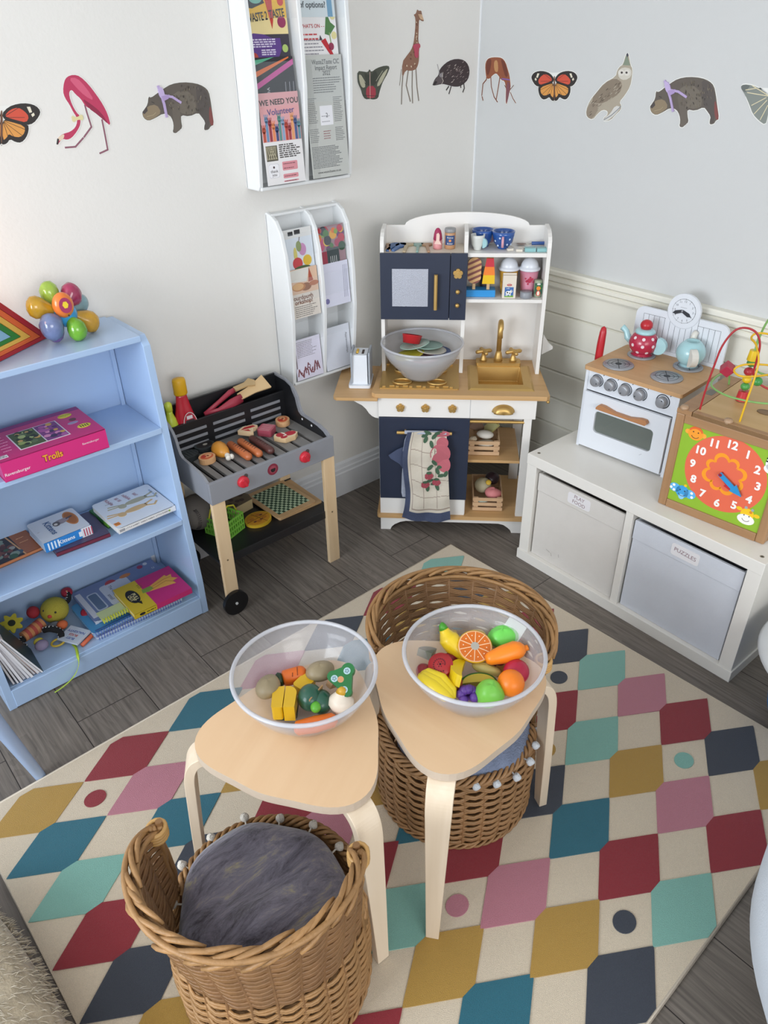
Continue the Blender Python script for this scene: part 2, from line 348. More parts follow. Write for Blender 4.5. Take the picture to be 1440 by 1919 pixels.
m = MB(); m.box(.3005, .3015, -.0056, -.004, .453, .52, col('9a9ca2')); kp('panel_seam', m, 0)
kp('shelf', MB().box(.300, .478, .014, .27, .277, .287, beech))
kp('back_rail', MB().box(.012, .5, .27, .28, .30, .522, kw))
kp('shelf_rod', MB().cyl((.30, .004, .438), (.48, .004, .438), .005, gold))
m = MB(); m.prism([(-.008, -.018), (.542, -.018), (.552, -.008), (.535, .302), (-.006, .302), (-.006, .302), (-.020, -.006)], .525, .540, beech); wt = kp('worktop', m, .003, seg=3)
m = MB(); m.prism(rrect(-.142, -.016, -.012, .262, .012)[0:0]+[(-.135, -.024), (.0, -.024), (.0, .25), (-.135, .25), (-.146, .238), (-.146, -.012)], .515, .527, beech); kp('side_worktop', m, .003)
m = MB(); P = [(0, .515), (0, .44), (-.012, .442), (-.022, .447), (-.033, .458), (-.042, .473), (-.055, .486), (-.075, .497), (-.092, .507), (-.108, .510), (-.115, .515)]
m.prism(P, 0, .011, kw, Fm((0, .02, 0), (1, 0, 0), (0, 0, 1))); kp('shelf_bracket', m)
m = MB(); P = [(0, .62), (0, .66), (.02, .63), (.035, .618), (.035, .61), (0, .59)]
m.prism(P, 0, .011, kw, Fm((.542, .23, 0), (1, 0, 0), (0, 0, 1))); kp('hook_bracket', m)
# sink: rim with an opening and a basin
m = MB(); z = .540
for r0, r1, z0, z1 in (((.292, .022, .506, .236), (.300, .030, .498, .228), z, z+.005), ((.300, .030, .498, .228), (.326, .056, .472, .205), z+.005, z+.008)):
    a = [(r0[0], r0[1]), (r0[2], r0[1]), (r0[2], r0[3]), (r0[0], r0[3])]; b = [(r1[0], r1[1]), (r1[2], r1[1]), (r1[2], r1[3]), (r1[0], r1[3])]
    vs = [(x, y, z0) for x, y in a]+[(x, y, z1) for x, y in b]; m.add(vs, [(i, (i+1) % 4, 4+(i+1) % 4, 4+i) for i in range(4)], gold)
a = [(.326, .056), (.472, .056), (.472, .205), (.326, .205)]; b = [(.332, .062), (.466, .062), (.466, .199), (.332, .199)]; vs = [(x, y, z+.008) for x, y in a]+[(x, y, z-.042) for x, y in b]
m.add(vs, [(i, (i+1) % 4, 4+(i+1) % 4, 4+i) for i in range(4)]+[(4, 5, 6, 7)], gold)
sk = kp('sink', m, .0015); sk.modifiers.new('t', 'SOLIDIFY').thickness = .001
obj('drain', MB().cyl((.4, .13, z-.0415), (.4, .13, z-.039), .006, gold, n=12), sk)
bl_ = wt.modifiers.new('hole', 'BOOLEAN'); cut = obj('worktop_hole_cutter', MB().box(.324, .474, .054, .207, .48, .6, gold)); 
# apply the boolean and drop the cutter
cut.matrix_world = Matrix.Translation(KA+(0,)) @ Rz(KAA); bl_.object = cut; bl_.operation = 'DIFFERENCE'; bl_.solver = 'EXACT'; bpy.context.view_layer.update()
dg = bpy.context.evaluated_depsgraph_get(); nm = bpy.data.meshes.new_from_object(wt.evaluated_get(dg)); wt.modifiers.clear(); wt.data = nm; bpy.data.objects.remove(cut)
# tap
m = MB(); m.prism(rrect(.322, .215, .474, .262, .006), z+.001, z+.018, gold); fa = kp('tap', m, .003)
m = MB().lathe([(.015, z+.018), (.014, z+.03), (.011, z+.045), (.008, z+.055)], gold, M=Tr(.398, .24, 0)); m.tube([(.398, .24, z+.05), (.398, .24, z+.14)]+[(.398, .24-.022+.022*math.cos(a), z+.14+.022*math.sin(a)) for a in [PI*i/10 for i in range(1, 10)]]+[(.396, .196, z+.138), (.396, .194, z+.115)], [.0085]*11+[.0085, .0095], gold, 12); obj('spout', m, fa)
for x in (.347, .449):
    m = MB().lathe([(.013, z+.018), (.012, z+.024), (.008, z+.034), (.006, z+.046), (.009, z+.05), (.006, z+.058), (0, z+.06)], gold, 16, Tr(x, .24, 0))
    for q in (.35, .35+PI/2): m.tube([(x-.029*math.cos(q), .24-.029*math.sin(q), z+.05), (x-.023*math.cos(q), .24-.023*math.sin(q), z+.051), (x, .24, z+.052), (x+.023*math.cos(q), .24+.023*math.sin(q), z+.051), (x+.029*math.cos(q), .24+.029*math.sin(q), z+.05)], [.0045, .0075, .006, .0075, .0045], gold)
    obj('tap_handle', m, fa)
# hob
m = MB(); m.prism(rrect(.002, .022, .262, .235, .006), z, z+.004, gold)
for cx_, cy_ in ((.075, .07), (.075, .17), (.19, .07), (.19, .17)):
    m.tube([(cx_+.030*math.cos(a), cy_+.022*math.sin(a), z+.007) for a in [i*PI/10 for i in range(20)]], .0035, gold, 6, True)
for i in range(6):
    for j in range(2): m.box(.012+.044*i, .022+.044*i, .026+.19*j, .036+.19*j, z+.004, z+.009, gold)
for i in range(5): m.box(.035+.044*i, .052+.044*i, .034, .040, z+.004, z+.008, gold)
kp('hob', m, .001)
def flower_knob(x, zz, r, parent=k, y=-.005, m_=gold):
    m = MB(); P = [(r*(.74+.34*abs(math.cos(2.5*a-PI/4))**.55)*math.cos(a), r*(.74+.34*abs(math.cos(2.5*a-PI/4))**.55)*math.sin(a)) for a in [2*PI*i/60 for i in range(60)]]
    F_ = FRONT(x, y, zz); m.prism(P, 0, .008, m_, F_); m.prism([(p*.72, q*.72) for p, q in P], .008, .012, m_, F_); m.cyl(F_ @ Vector((0, 0, .01)), F_ @ Vector((0, 0, .015)), r*.25, m_, n=10); obj('flower_knob', m, parent, .0012)
for x in (.073, .155, .243): flower_knob(x, .488, .0132)
m = MB(); F_ = FRONT(.408, -.005, .478)   # cup handle
prof = [(.036*math.cos(a), .026*math.sin(a)) for a in [PI*i/14 for i in range(15)]]
vs = []; R_ = [(1, 0), (.93, .004), (.86, .006), (.82, .016), (.6, .021), (.0, .023)]
for s_, h_ in R_: vs += [F_ @ Vector((x*s_, y*(s_ if s_ < .9 else s_)-.0, h_)) for x, y in prof]
m.add(vs, [(i*15+j, i*15+j+1, (i+1)*15+j+1, (i+1)*15+j) for i in range(len(R_)-1) for j in range(14)], gold, True); h = kp('cup_handle', m, 0); h.modifiers.new('t', 'SOLIDIFY').thickness = -.0015
m = MB().cyl((.062, -.024, .405), (.244, -.024, .405), .0055, gold); m.cyl((.09, -.024, .405), (.09, -.004, .405), .004, gold); m.cyl((.216, -.024, .405), (.216, -.004, .405), .004, gold); kp('towel_rail', m, 0)
kp('hook', MB().ell((.549, .0, .515), .006, .006, .006, gold).cyl((.549, .002, .514), (.549, .002, .53), .003, gold, n=8), 0)
# upper unit
y0, y1 = .165, .292
def uside(x0, x1, curved=True, top=.985):
    P = [(y0, .540), (y0, .955), (y0+.004, .968), (y0+.004, .975), (y0+.014, .985), (y0+.03, .993), (y0+.055, .999), (y1, 1.0), (y1, .540)]
    m = MB(); m.prism(P, 0, x1-x0, kw, Fm((x0, 0, 0), (0, 1, 0), (0, 0, 1))); kp('upper_side', m)
uside(.0, .012); uside(.520, .532)
P = [(y0, .54), (y0, .728), (y1, .728), (y1, .54)]; m = MB(); m.prism([(y0, .54), (y0, .73), (y0+.018, .73), (y0+.02, .75), (y1, .75), (y1, .73), (y0+.02, .72), (y0+.018, .54)], 0, .012, kw, Fm((.263, 0, 0), (0, 1, 0), (0, 0, 1))); kp('upright', m)
m = MB(); P = [(0, .54), (.532, .54), (.532, .995), (.472, .995)]+[(.272+.2*math.cos(a), .995+.04*math.sin(a)) for a in [PI*i/16 for i in range(1, 16)]]+[(.072, .995), (0, .995)]
m.prism(P, 0, .008, kw, Fm((0, y1+.008, 0), (1, 0, 0), (0, 0, 1))); kp('back_panel', m)
kp('upper_shelf', MB().box(.272, .520, y0+.002, y1, .926, .938, kw)); kp('upper_shelf', MB().box(.272, .520, y0+.002, y1, .782, .793, kw))
kp('shelf_divider', MB().prism([(y0+.004, .938), (y0+.004, .99), (y0+.015, 1.0), (y1, 1.0), (y1, .938)], 0, .012, kw, Fm((.264, 0, 0), (0, 1, 0), (0, 0, 1))))
kp('microwave_body', MB().box(.012, .264, y0, y1, .731, .930, nv)); kp('upper_shelf', MB().box(.012, .264, y0, y1, .9305, .9385, mat('shelf_cream', 'd8cdbd', .5)))
mw = kp('microwave_door', MB().box(.0, .2215, y0-.010, y0-.0005, .728, .940, nv))
kp('microwave_panel', MB().box(.2235, .276, y0-.010, y0-.0005, .728, .940, nv))
m = MB().rect(.038, .772, .153, .892, mat('mesh_silver', 'a9acb6', .35, .4, var=.45, scale=1, bump=.3), FRONT(0, y0-.010, 0), 1, .0008)
sm_ = _M['mesh_silver'].node_tree
for n_ in sm_.nodes:
    if n_.type == 'TEX_NOISE' : n_.inputs['Scale'].default_value = 700; n_.inputs['Detail'].default_value = 0
obj('window_mesh', m, mw)
m = MB().cyl((.178, y0-.024, .766), (.178, y0-.024, .878), .006, gold); m.cyl((.178, y0-.024, .78), (.178, y0-.01, .78), .004, gold, n=8); m.cyl((.178, y0-.024, .865), (.178, y0-.01, .865), .004, gold, n=8); obj('door_handle', m, mw, 0)
flower_knob(.247, .879, .0145, k, y0-.010)
for zz in (.822, .778): kp('push_button', MB().lathe([(0, .012), (.006, .011), (.0072, .006), (.004, 0)], gold, 14, FRONT(.248, y0-.010, zz)), 0)
# legs seen through the gap
kp('support_rod', MB().cyl((.18, .12, 0), (.18, .12, .056), .003, kw, n=8), 0)

# ---------------------------------------------------------------- tea towel over the oven rail
def towel():
    m = MB(); f = lambda u, v: -.0335-.004*math.sin(u*75+v*5)-.003*math.sin(v*22+u*20)-.008*v   # v 0 top .. 1 bottom
    blue = mat('towel_blue', '454e68', .95, bump=.15, bscale=900, var=.12, scale=60); cr = mat('towel_cream', 'd9d0c0', .95, bump=.12, bscale=900); cr2 = mat('towel_grey_white', 'a3a9b8', .95, var=.25, scale=90)
    line = mat('towel_line', 'a8988a', .95)
    L, Rr, nu, nv_ = .0, 1.0, 70, 130
    def P(a, v):   # a across, v down
        xl = .098 - .022*v - .01*math.sin(v*6); xr = .226+.024*v; z = .414-.338*v - .022*v*(1-a)*0 + .012*math.sin(a*PI)*-v
        x = xl+(xr-xl)*a; return (x, f(x, v), z)
    for i in range(nu):
        for j in range(nv_):
            a, v = (i+.5)/nu, (j+.5)/nv_
            edge = a < .13 or v > .9
            l1 = (.15 < a < .165 and v < .87) or (.855 < v < .868 and a > .15); l2 = (.115 < a < .13 and v < .9) or (.886 < v < .899 and a > .12)
            grid = (abs(a-.42) < .007 or abs(a-.72) < .007 or any(abs(v+.012*math.sin(a*9)-q) < .0038 for q in (.2, .37, .54, .71)))
            mt = cr if l2 else blue if edge else line if l1 else line if grid and a > .17 and v < .85 else cr
            vs = [P(i/nu, j/nv_), P((i+1)/nu, j/nv_), P((i+1)/nu, (j+1)/nv_), P(i/nu, (j+1)/nv_)]
            m.add(vs, [(0, 3, 2, 1)], mt, True)
    def blob(cx, cy, r, c, ry=None, k=1, n=20, rot=0, s5=0):
        ry = ry or r; vs = []; 
        for i in range(n):
            q = 2*PI*i/n; w = 1+s5*math.cos(5*q); x, y = r*w*math.cos(q), ry*w*math.sin(q); u = cx+(x*math.cos(rot)-y*math.sin(rot)); zz = cy+(x*math.sin(rot)+y*math.cos(rot)); v = (.414-zz)/.338; vs.append((u, f(u, v)-.0012*k, zz))
        m.add(vs, [tuple(range(n))], c)
    pk, gr, dk = mat('towel_pink', 'b3606a', .95), mat('towel_green', '3f5b45', .95), mat('towel_red', 'a04450', .95)
    blob(.213, .406, .026, pk, .010); blob(.214, .375, .02, pk, .02)
    blob(.208, .335, .034, pk, .038); blob(.221, .295, .022, pk, .028); blob(.183, .335, .003, cr, .02, 2, rot=-.2)
    for (x, y, a) in ((.155, .40, .6), (.165, .412, -.4), (.158, .385, 1.2), (.187, .40, .9), (.2, .412, .2), (.178, .372, 1.8), (.189, .30, 2.2), (.175, .283, .8), (.2, .268, 1.9), (.208, .285, .5), (.228, .262, 1.2), (.213, .253, .4), (.175, .232, .3), (.168, .2, 1.6), (.200, .205, 1.9), (.19, .218, .3)):
        blob(x, y, .013, gr, .0065, 2, 10, a)
    for x, y in ((.172, .252), (.160, .216), (.197, .224)): blob(x, y, .0145, dk, .0135, 3, 14, 0, .06); blob(x, y+.013, .009, gr, .005, 4); [blob(x+dx, y+dy, .0018, pk, .0018, 5, 6) for dx, dy in ((-.006, .004), (.005, .005), (0, -.002), (-.004, -.007), (.006, -.005))]
    t = thing('tea_towel', 'fruit print tea towel with blue border hanging on the toy oven rail', 'towel', KA+(0,), KAA)
    o = obj('front_fold', m, t); o.modifiers.new('t', 'SOLIDIFY').thickness = .0012
    # rear layers: over the rail, striped blue fold sticking out left
    m = MB(); R_ = lambda q: (.405+.0085*math.cos(q))
    vs = []; n = 12
    for i in range(n+1):
        q = PI*i/n
        for x in (.088, .226): vs.append((x, -.024-.0085*math.cos(q), .405+.0085*math.sin(q)))
    m.add(vs, [(2*i, 2*i+1, 2*i+3, 2*i+2) for i in range(n)], cr2, True)
    m.box(.105, .222, -.0165, -.0145, .2, .405, cr2); o = obj('rail_fold', m, t)
    def sheet(name, pts, mt, y, th=.0015, wav=.003):
        m = MB(); m.prism(pts, 0, th, mt, FRONT(0, y, 0)); obj(name, m, t)
    sheet('side_fold', [(.1, .412), (.088, .38), (.082, .34), (.09, .30), (.1, .26), (.102, .22), (.102, .16), (.118, .16), (.118, .412)], cr2, -.026)
    sheet('corner_fold', [(.092, .355), (.062, .34), (.033, .318), (.04, .305), (.07, .285), (.096, .245), (.1, .3)], blue, -.021)
    sheet('lower_fold', [(.078, .245), (.076, .17), (.08, .152), (.1, .15), (.1, .28), (.082, .29)], cr2, -.018)
    sheet('lower_hem', [(.110, .1), (.112, .064), (.135, .06), (.165, .075), (.22, .085), (.22, .12)], cr2, -.022)
towel()
# ---------------------------------------------------------------- toy barbecue
GR = (-.955, -.340)
gy = mat('grill_grey_paint', '888a90', .45, var=.04, scale=20); bk = mat('black_paint', '1b1c1f', .35); ply = wood('birch_ply', 'd3b48b', 'e2c8a2', 2, 6); redp = mat('red_plastic', 'c42838', .3)
g = thing('toy_barbecue', 'grey and black wooden toy barbecue on wooden legs by the left wall', 'toy barbecue', GR+(0,), 0)
def gp(n, m, b=.001, **q): return obj(n, m, g, b, **q)
X0, X1 = -.432, .006
gp('front_panel', MB().box(X0, X1, -.001, .011, .403, .472, gy))
P = [(.011, .403), (.011, .470), (.03, .482), (.06, .490), (.10, .494), (.145, .497), (.158, .505), (.166, .525), (.172, .548), (.185, .567), (.205, .582), (.235, .592), (.30, .595), (.30, .403)]
for x in (X0, X1-.008):
    m = MB(); m.prism(P, 0, .008, gy, Fm((x, 0, 0), (0, 1, 0), (0, 0, 1)))
    xi = x+.008 if x == X0 else x-.0012
    m.prism([(a*1.0+(.012 if a < .2 else -.0), b-.006 if b > .41 else b) for a, b in P[1:-1]]+[(.30, .455), (.02, .455)], 0, .0012, bk, Fm((xi, 0, 0), (0, 1, 0), (0, 0, 1)))
    for yy, zz in ((.10, .475), (.15, .48)): m.ell((xi if x != X0 else xi+.0012, yy, zz), .0015, .004, .004, col('d8d8d8', .3), n=8)
    gp('side_panel', m)
# grill plate with slots
gpl = mat('grill_plate_grey', '7b7977', .5, var=.05, scale=20)
slots = [-.390, -.358, -.326, -.290, -.25, -.214, -.178, -.14, -.094, -.045]
m = MB(); xs = [X0+.008]+[q for s in slots for q in (s-.006, s+.006)]+[X1-.008]
for a, b in zip(xs[::2], xs[1::2]): m.box(a, b, .011, .245, .445, .455, gpl)
for s in slots: m.box(s-.006, s+.006, .011, .035, .445, .455, gpl); m.box(s-.006, s+.006, .195, .245, .445, .455, gpl)
gp('grill_plate', m, 0, label='warm grey slotted plate'); gp('drip_tray', MB().box(X0+.008, X1-.008, .011, .26, .405, .41, bk), 0)
m = MB().box(X0+.008, X1-.008, .245, .253, .45, .548, bk)
for i in range(3):
    for j in range(3):
        x = X0+.028+i*.135; m.rect(x, .466+j*.024, x+.112, .475+j*.024, gy, FRONT(0, .245, 0), 1, .002)
gp('louvred_hood', m, .001)
m = MB().box(X0+.008, X1-.008, .253, .30, .46, .466, bk); gp('condiment_tray', m)
gp('back_panel', MB().box(X0+.008, X1-.008, .292, .30, .466, .595, bk))
for x in (-.326, -.107):
    m = MB(); F_ = FRONT(x, -.001, .442); m.disc(0, 0, .019, 'a8584f', F_, 1, t=.0006); 
    m.disc(.012, .014, .007, '4a4240', F_, 2, t=.0006)
    kb = gp('knob_dial', m, 0)
    m = MB(); m.lathe([(.0178, 0), (.0178, .004), (.0165, .010), (.013, .012), (0, .0125)], redp, 24, F_); m.box(-.004, .004, -.013, .013, .010, .017, redp, F_ @ Rz(.5)); obj('knob', m, kb, .001)
m = MB(); F_ = FRONT(-.222, -.001, .442); m.disc(0, 0, .0185, '7c2438', F_, 1, t=.0006); m.disc(0, 0, .012, '95404e', F_, 2, t=.0006); m.art(arc(0, -.001, .008, PI, 2*PI, 8)+[(.008, .003), (-.008, .003)], '1d1718', F_, 3, t=.0006); gp('grill_badge', m, 0)
def leg(x, y, lean=0, wheel=False):
    m = MB(); zb = .045 if wheel else 0
    vs = [(x-.021, y+lean, zb), (x+.021, y+lean, zb), (x+.021, y+lean+.014, zb), (x-.021, y+lean+.014, zb), (x-.021, y, .404), (x+.021, y, .404), (x+.021, y+.014, .404), (x-.021, y+.014, .404)]
    m.add(vs, [(0, 3, 2, 1), (4, 5, 6, 7), (0, 1, 5, 4), (1, 2, 6, 5), (2, 3, 7, 6), (3, 0, 4, 7)], ply); m.cyl((x, y+lean*.5-.001, .2), (x, y+lean*.5, .2), .003, col('6d5a42'), n=8)
    return gp('leg', m)
leg(-.410, .002, 0, True); leg(-.014, .002); leg(-.410, .27, 0, True); leg(-.014, .27)
for y in (-.012, .288):
    m = MB(); m.cyl((-.41, y-.001, .0415), (-.41, y+.012, .0415), .0415, mat('wheel_black', '141416', .3), n=36); m.cyl((-.41, y-.0035, .0415), (-.41, y, .0415), .0045, col('c8c8c8', .3), n=10); gp('wheel', m, .002)
m = MB().box(X0+.0, X1, .016, .27, .188, .196, bk); m.box(X0, X1, .012, .016, .178, .206, bk); m.box(X0, X1, .266, .27, .178, .206, bk); gp('lower_shelf', m)

# ---------------------------------------------------------------- leaflet racks on the left wall
plas = mat('white_rack_plastic', 'e6e8e8', .3); clear = mat('clear_pocket', 'dfe8ee', .08, alpha=.10)
def rack(x0, z0, w, h, dp, tiers, lab, n=2, th=.012):
    r = thing('leaflet_rack', lab, 'leaflet rack', (x0, 0, z0), 0, 'white leaflet racks on the left wall')
    def prof(s=1):
        P = [(0, 0), (-dp*.70, .0), (-dp*.78, .012), (-dp*.92, h*.25), (-dp, h*.42), (-dp*.98, h*.6), (-dp*.9, h*.78), (-dp*.74, h*.9), (-dp*.5, h*.965), (-dp*.25, h*.99), (0, h)]
        return P
    for i in range(n+1):
        x = (w-th)*i/n; m = MB(); m.prism(spl2(prof()), 0, th, plas, Fm((x, 0, 0), (0, 1, 0), (0, 0, 1))); obj('side_panel', m, r, .004, 3)
    obj('back_plate', MB().box(0, w, -.006, -.0005, .004, h-.004, plas), r)
    obj('bottom_lip', MB().box(th*.5, w-th*.5, -dp*.80, -.004, .0, .010, plas), r, .003)
    obj('top_lip', MB().box(th*.5, w-th*.5, -dp*.28, -.004, h-.012, h-.004, plas), r, .002)
    for i in range(n):
        a = (w-th)*i/n+th+.001; b = (w-th)*(i+1)/n-.001
        for k in range(tiers):
            z = h*(k+.06)/tiers; y = -rd(z, dp, h)+.004; z1 = z+h/tiers*.52
            m = MB(); m.add([(a, y, z), (b, y, z), (b, y+.0015, z1), (a, y+.0015, z1)], [(0, 1, 2, 3)], clear); obj('clear_pocket', m, r)
    return r
def spl2(P): return P
def rd(z, dp, h):
    T_ = [(0, .74), (.25, .92), (.42, 1), (.6, .98), (.78, .9), (.9, .74), (1, .4)]
    s = z/h
    for (a, p), (b, q) in zip(T_, T_[1:]):
        if s <= b: return dp*(p+(q-p)*(s-a)/(b-a))
    return dp*.4
R1 = rack(-.957, 1.148, .335, .60, .088, 3, 'upper white leaflet rack, largest, running out of the top of the frame')
R2 = rack(-.905, .541, .262, .536, .098, 4, 'lower white leaflet rack, smaller, fixed above the toy barbecue')
def leaflet(name, lab, x0, x1, z0, z1, y, paint, base='e6e4e4', cat='leaflet', lean=.012, group='leaflets in the wall racks'):
    t = tag(obj(name, MB()), lab, cat, group) if 0 else None
    m = MB(); a = math.atan2(lean, z1-z0); F_ = Fm((x0, y, z0), (1, 0, 0), (0, math.sin(a), math.cos(a)))
    w, h = x1-x0, z1-z0; m.rect(0, 0, w, h, base, F_ @ Tr(0, 0, -.0015), 1, .0015); paint(m, F_, w, h)
    o = obj(name, m); return tag(o, lab, cat, group)
def p_waste(m, F_, w, h):
    m.rect(0, h*.42, w, h, 'e5b52e', F_, 1); m.rect(0, h*.42, w, h*.66, 'e8d59a', F_, 1.5); m.art([(0, h*.98), (0, h*.82), (w*.2, h*.80), (w*.5, h*.88), (w*.45, h*.98)], '2b2a33', F_, 2); m.disc(w*.3, h*.93, w*.14, '79b8a8', F_, 3, ry=h*.06)
    m.art([(w*.5, h*1), (w*.68, h*1), (w*.66, h*.62), (w*.62, h*.5)], 'c0392f', F_, 4); m.disc(w*.88, h*.9, w*.07, 'c4342f', F_, 4); m.disc(w*.86, h*.6, w*.1, '93305a', F_, 4)
    m.text('WASTE 2', w*.29, h*.67, .026, '1e1c1c', F_, 5, a=.10, bold=1, sx=.62); m.text('TASTE', w*.76, h*.72, .026, '1e1c1c', F_, 5, a=.10, bold=1, sx=.66)
    m.rect(0, 0, w, h*.42, '39343f', F_, 1); m.art([(x*w, y*h) for x, y in ((0, .1), (0, .38), (.15, .44), (.4, .42), (.6, .36), (.78, .36), (.8, .2), (.7, .06), (.3, .04))], '5b3a86', F_, 2)
    m.lines(w*.08, w*.7, h*.22, h*.36, 4, .003, 'd9d0e6', F_, 3, 3); m.lines(w*.3, w*.74, h*.1, h*.2, 3, .003, 'd9d0e6', F_, 3, 5); m.disc(w*.88, h*.2, w*.07, 'a8c06a', F_, 3); m.disc(w*.12, h*.07, w*.09, 'b5423a', F_, 3)
def p_black(m, F_, w, h):
    m.rect(0, 0, w, h, '26252a', F_, 1)
    for i, c in enumerate(('c7549a', 'e0743a', '58b08c')): m.art([(0, h*(.30+.26*i)), (0, h*(.42+.26*i)), (w*min(1, 1.25-.35*i), h*min(1, (.95+.14*i))), (w*min(1, 1.25-.35*i), h*min(1, (.83+.14*i)))], c, F_, 2)
    m.text('very', w*.32, h*.2, .02, 'b8b8bc', F_, 3, a=-PI/2); m.text('e', w*.46, h*.08, .02, 'b8b8bc', F_, 3, a=-PI/2)
    for i in range(3): m.stroke([(w*(.72+.1*i), 0), (w*(.75+.1*i), h*.45)], .002, '8b8b92', F_, 3)
def p_need(m, F_, w, h):
    m.rect(0, h*.48, w, h, 'dca3a6', F_, 1); m.text('WE NEED YOU', w*.5, h*.9, .019, '2e2622', F_, 3, a=.02, bold=1); m.text('Volunteer', w*.52, h*.8, .022, '3d4f8a', F_, 4, a=.04)
    cs = ['b5533f', '6f8fb0', '963a44', 'e08a5c', '3f4f7c', '5d8f86', '8aa3c0', 'b8483c', '9d3f47', 'e2a06e', '4c5d8a', '68909c']
    for i, c in enumerate(cs):
        x = w*(.05+.082*i); t_ = h*(.60+.11*((i*7) % 4)/3); m.rect(x-.004, h*.485, x+.004, t_, c, F_, 2+i*.1); m.disc(x, t_+.002, .0062, c, F_, 2+i*.1, ry=.008)
        for d in (-1, 0, 1): m.stroke([(x+d*.003, t_+.004), (x+d*.0055, t_+.015)], .0022, c, F_, 2+i*.1)
    m.rect(w*.04, h*.27, w*.33, h*.44, '5b5648', F_, 1)
    for i in range(9): m.stroke([(w*(.06+.03*i), h*.29), (w*(.05+.03*((i*5) % 9)), h*.43)], .002, 'b8b095', F_, 2)
    m.lines(w*.38, w*.95, h*.29, h*.45, 7, .0032, '55504f', F_, 1, 2); m.art(rrect(w*.06, h*.08, w*.33, h*.24, .006), 'cfcdd2', F_, 1); m.art(rrect(w*.07, h*.085, w*.32, h*.235, .006), 'ecebee', F_, 2)
    m.text('thank', w*.195, h*.155, .011, '3a3638', F_, 3); m.text('you', w*.195, h*.115, .011, '3a3638', F_, 3); m.disc(w*.195, h*.2, .003, '4a3a3c', F_, 3)
    for a, b in ((.15, .25), (.06, .11), (.02, .035)): m.art(rrect(w*.42, h*a, w*.82, h*b, .003), 'd9929a', F_, 1); m.lines(w*.45, w*.8, h*a, h*b, 2 if a > .1 else 1, .002, '7c4a52', F_, 2, 4)
def p_opt(m, F_, w, h):
    m.rect(0, 0, w, h, 'cdd8dc', F_, 1); m.rect(w*.8, 0, w*.93, h, '5c93b5', F_, 2); m.text('of options?', w*.42, h*.25, .020, '33383c', F_, 3, bold=1)
    m.art([(w*.1, h*.5), (w*.6, h), (w*.0, h)], 'b9c6c8', F_, 2)
def p_whats(m, F_, w, h):
    m.text("WHAT'S ON - -", w*.36, h*.73, .0125, 'b5323a', F_, 2, bold=.5); m.lines(w*.05, w*.5, h*.45, h*.62, 2, .0035, 'c2474c', F_, 2, 3); m.lines(w*.05, w*.62, h*.05, h*.5, 7, .0026, '8c8a92', F_, 2, 8)
    m.art([(w*.68, h*.58), (w*.76, h), (w*.85, h*.8), (w*.97, h*.72), (w*.8, h*.55)], '4d7a46', F_, 2); m.stroke([(w*.8, h*.6), (w*.82, h*.42)], .003, '8aa070', F_, 3)
    m.art([(w*.56, h*.45), (w*.68, h*.5), (w*.92, h*.08), (w*.95, h*.02), (w*.84, h*.1)], 'b8242f', F_, 3); m.disc(w*.82, h*.34, w*.07, '8f2f4d', F_, 3); m.disc(w*.92, h*.92, w*.07, 'd8cf95', F_, 3); m.disc(w*.92, h*.55, w*.07, 'd8cf95', F_, 3); m.art([(w*.52, h*.47), (w*.55, h*.56), (w*.6, h*.47)], '3a3338', F_, 3)
def p_news(m, F_, w, h):
    m.text('Waste2Taste CIC', w*.58, h*.945, .0165, '3a3b3c', F_, 2, sx=.8); m.text('Impact Report', w*.58, h*.900, .0165, '3a3b3c', F_, 2, sx=.8); m.text('2022', w*.58, h*.858, .0165, '3a3b3c', F_, 2, sx=.85)
    m.lines(w*.22, w*.95, h*.7, h*.83, 7, .002, '6c6e6e', F_, 2, 1); m.rect(w*.33, h*.44, w*.66, h*.6, 'e4e4e8', F_, 2); m.text('2', w*.5, h*.52, .016, '4c4c52', F_, 3); m.lines(w*.36, w*.64, h*.5, h*.53, 1, .0015, '8a8a90', F_, 3); m.lines(w*.36, w*.64, h*.46, h*.48, 1, .0015, '8a8a90', F_, 3)
    for a, b, s in ((.02, .28, 3), (.70, .95, 4)): m.lines(w*a, w*b, h*.46, h*.67, 14, .0016, '77797a', F_, 2, s); m.lines(w*a, w*b, h*.3, h*.42, 8, .0016, '77797a', F_, 2, s+4)
    m.lines(w*.38, w*.6, h*.32, h*.4, 4, .002, '9a6a6c', F_, 2, 9); m.lines(w*.03, w*.85, h*.08, h*.27, 14, .0018, '6f7173', F_, 2, 6); m.text('www.waste2taste.co.uk', w*.45, h*.045, .009, '3f4042', F_, 2)
    m.art([(w*.02, h*.0), (w*.02, h*.93), (w*.1, h*.97), (w*.22, h*.97), (w*.2, 0)], 'b3b5b0', F_, 1)
GL = 'leaflets in the wall racks'
leaflet('leaflet', 'yellow and purple leaflet with painted vegetables, top left of upper rack', -.940, -.808, 1.462, 1.612, -.056, p_waste)
leaflet('leaflet', 'black leaflet with orange and pink diagonal stripes in upper rack', -.938, -.806, 1.365, 1.474, -.070, p_black, '26252a')
leaflet('leaflet', 'pink and white volunteer leaflet with raised hands in upper rack', -.938, -.808, 1.163, 1.392, -.086, p_need)
leaflet('leaflet', 'pale blue leaflet reading of options, top right of upper rack', -.776, -.645, 1.562, 1.672, -.050, p_opt)
leaflet('leaflet', "white what's on leaflet with chilli and leaf drawings in upper rack", -.776, -.645, 1.45, 1.575, -.060, p_whats)
leaflet('leaflet', 'grey newsprint impact report leaflet filling right column of upper rack', -.778, -.642, 1.163, 1.474, -.084, p_news, 'bfc1bc', lean=.02)
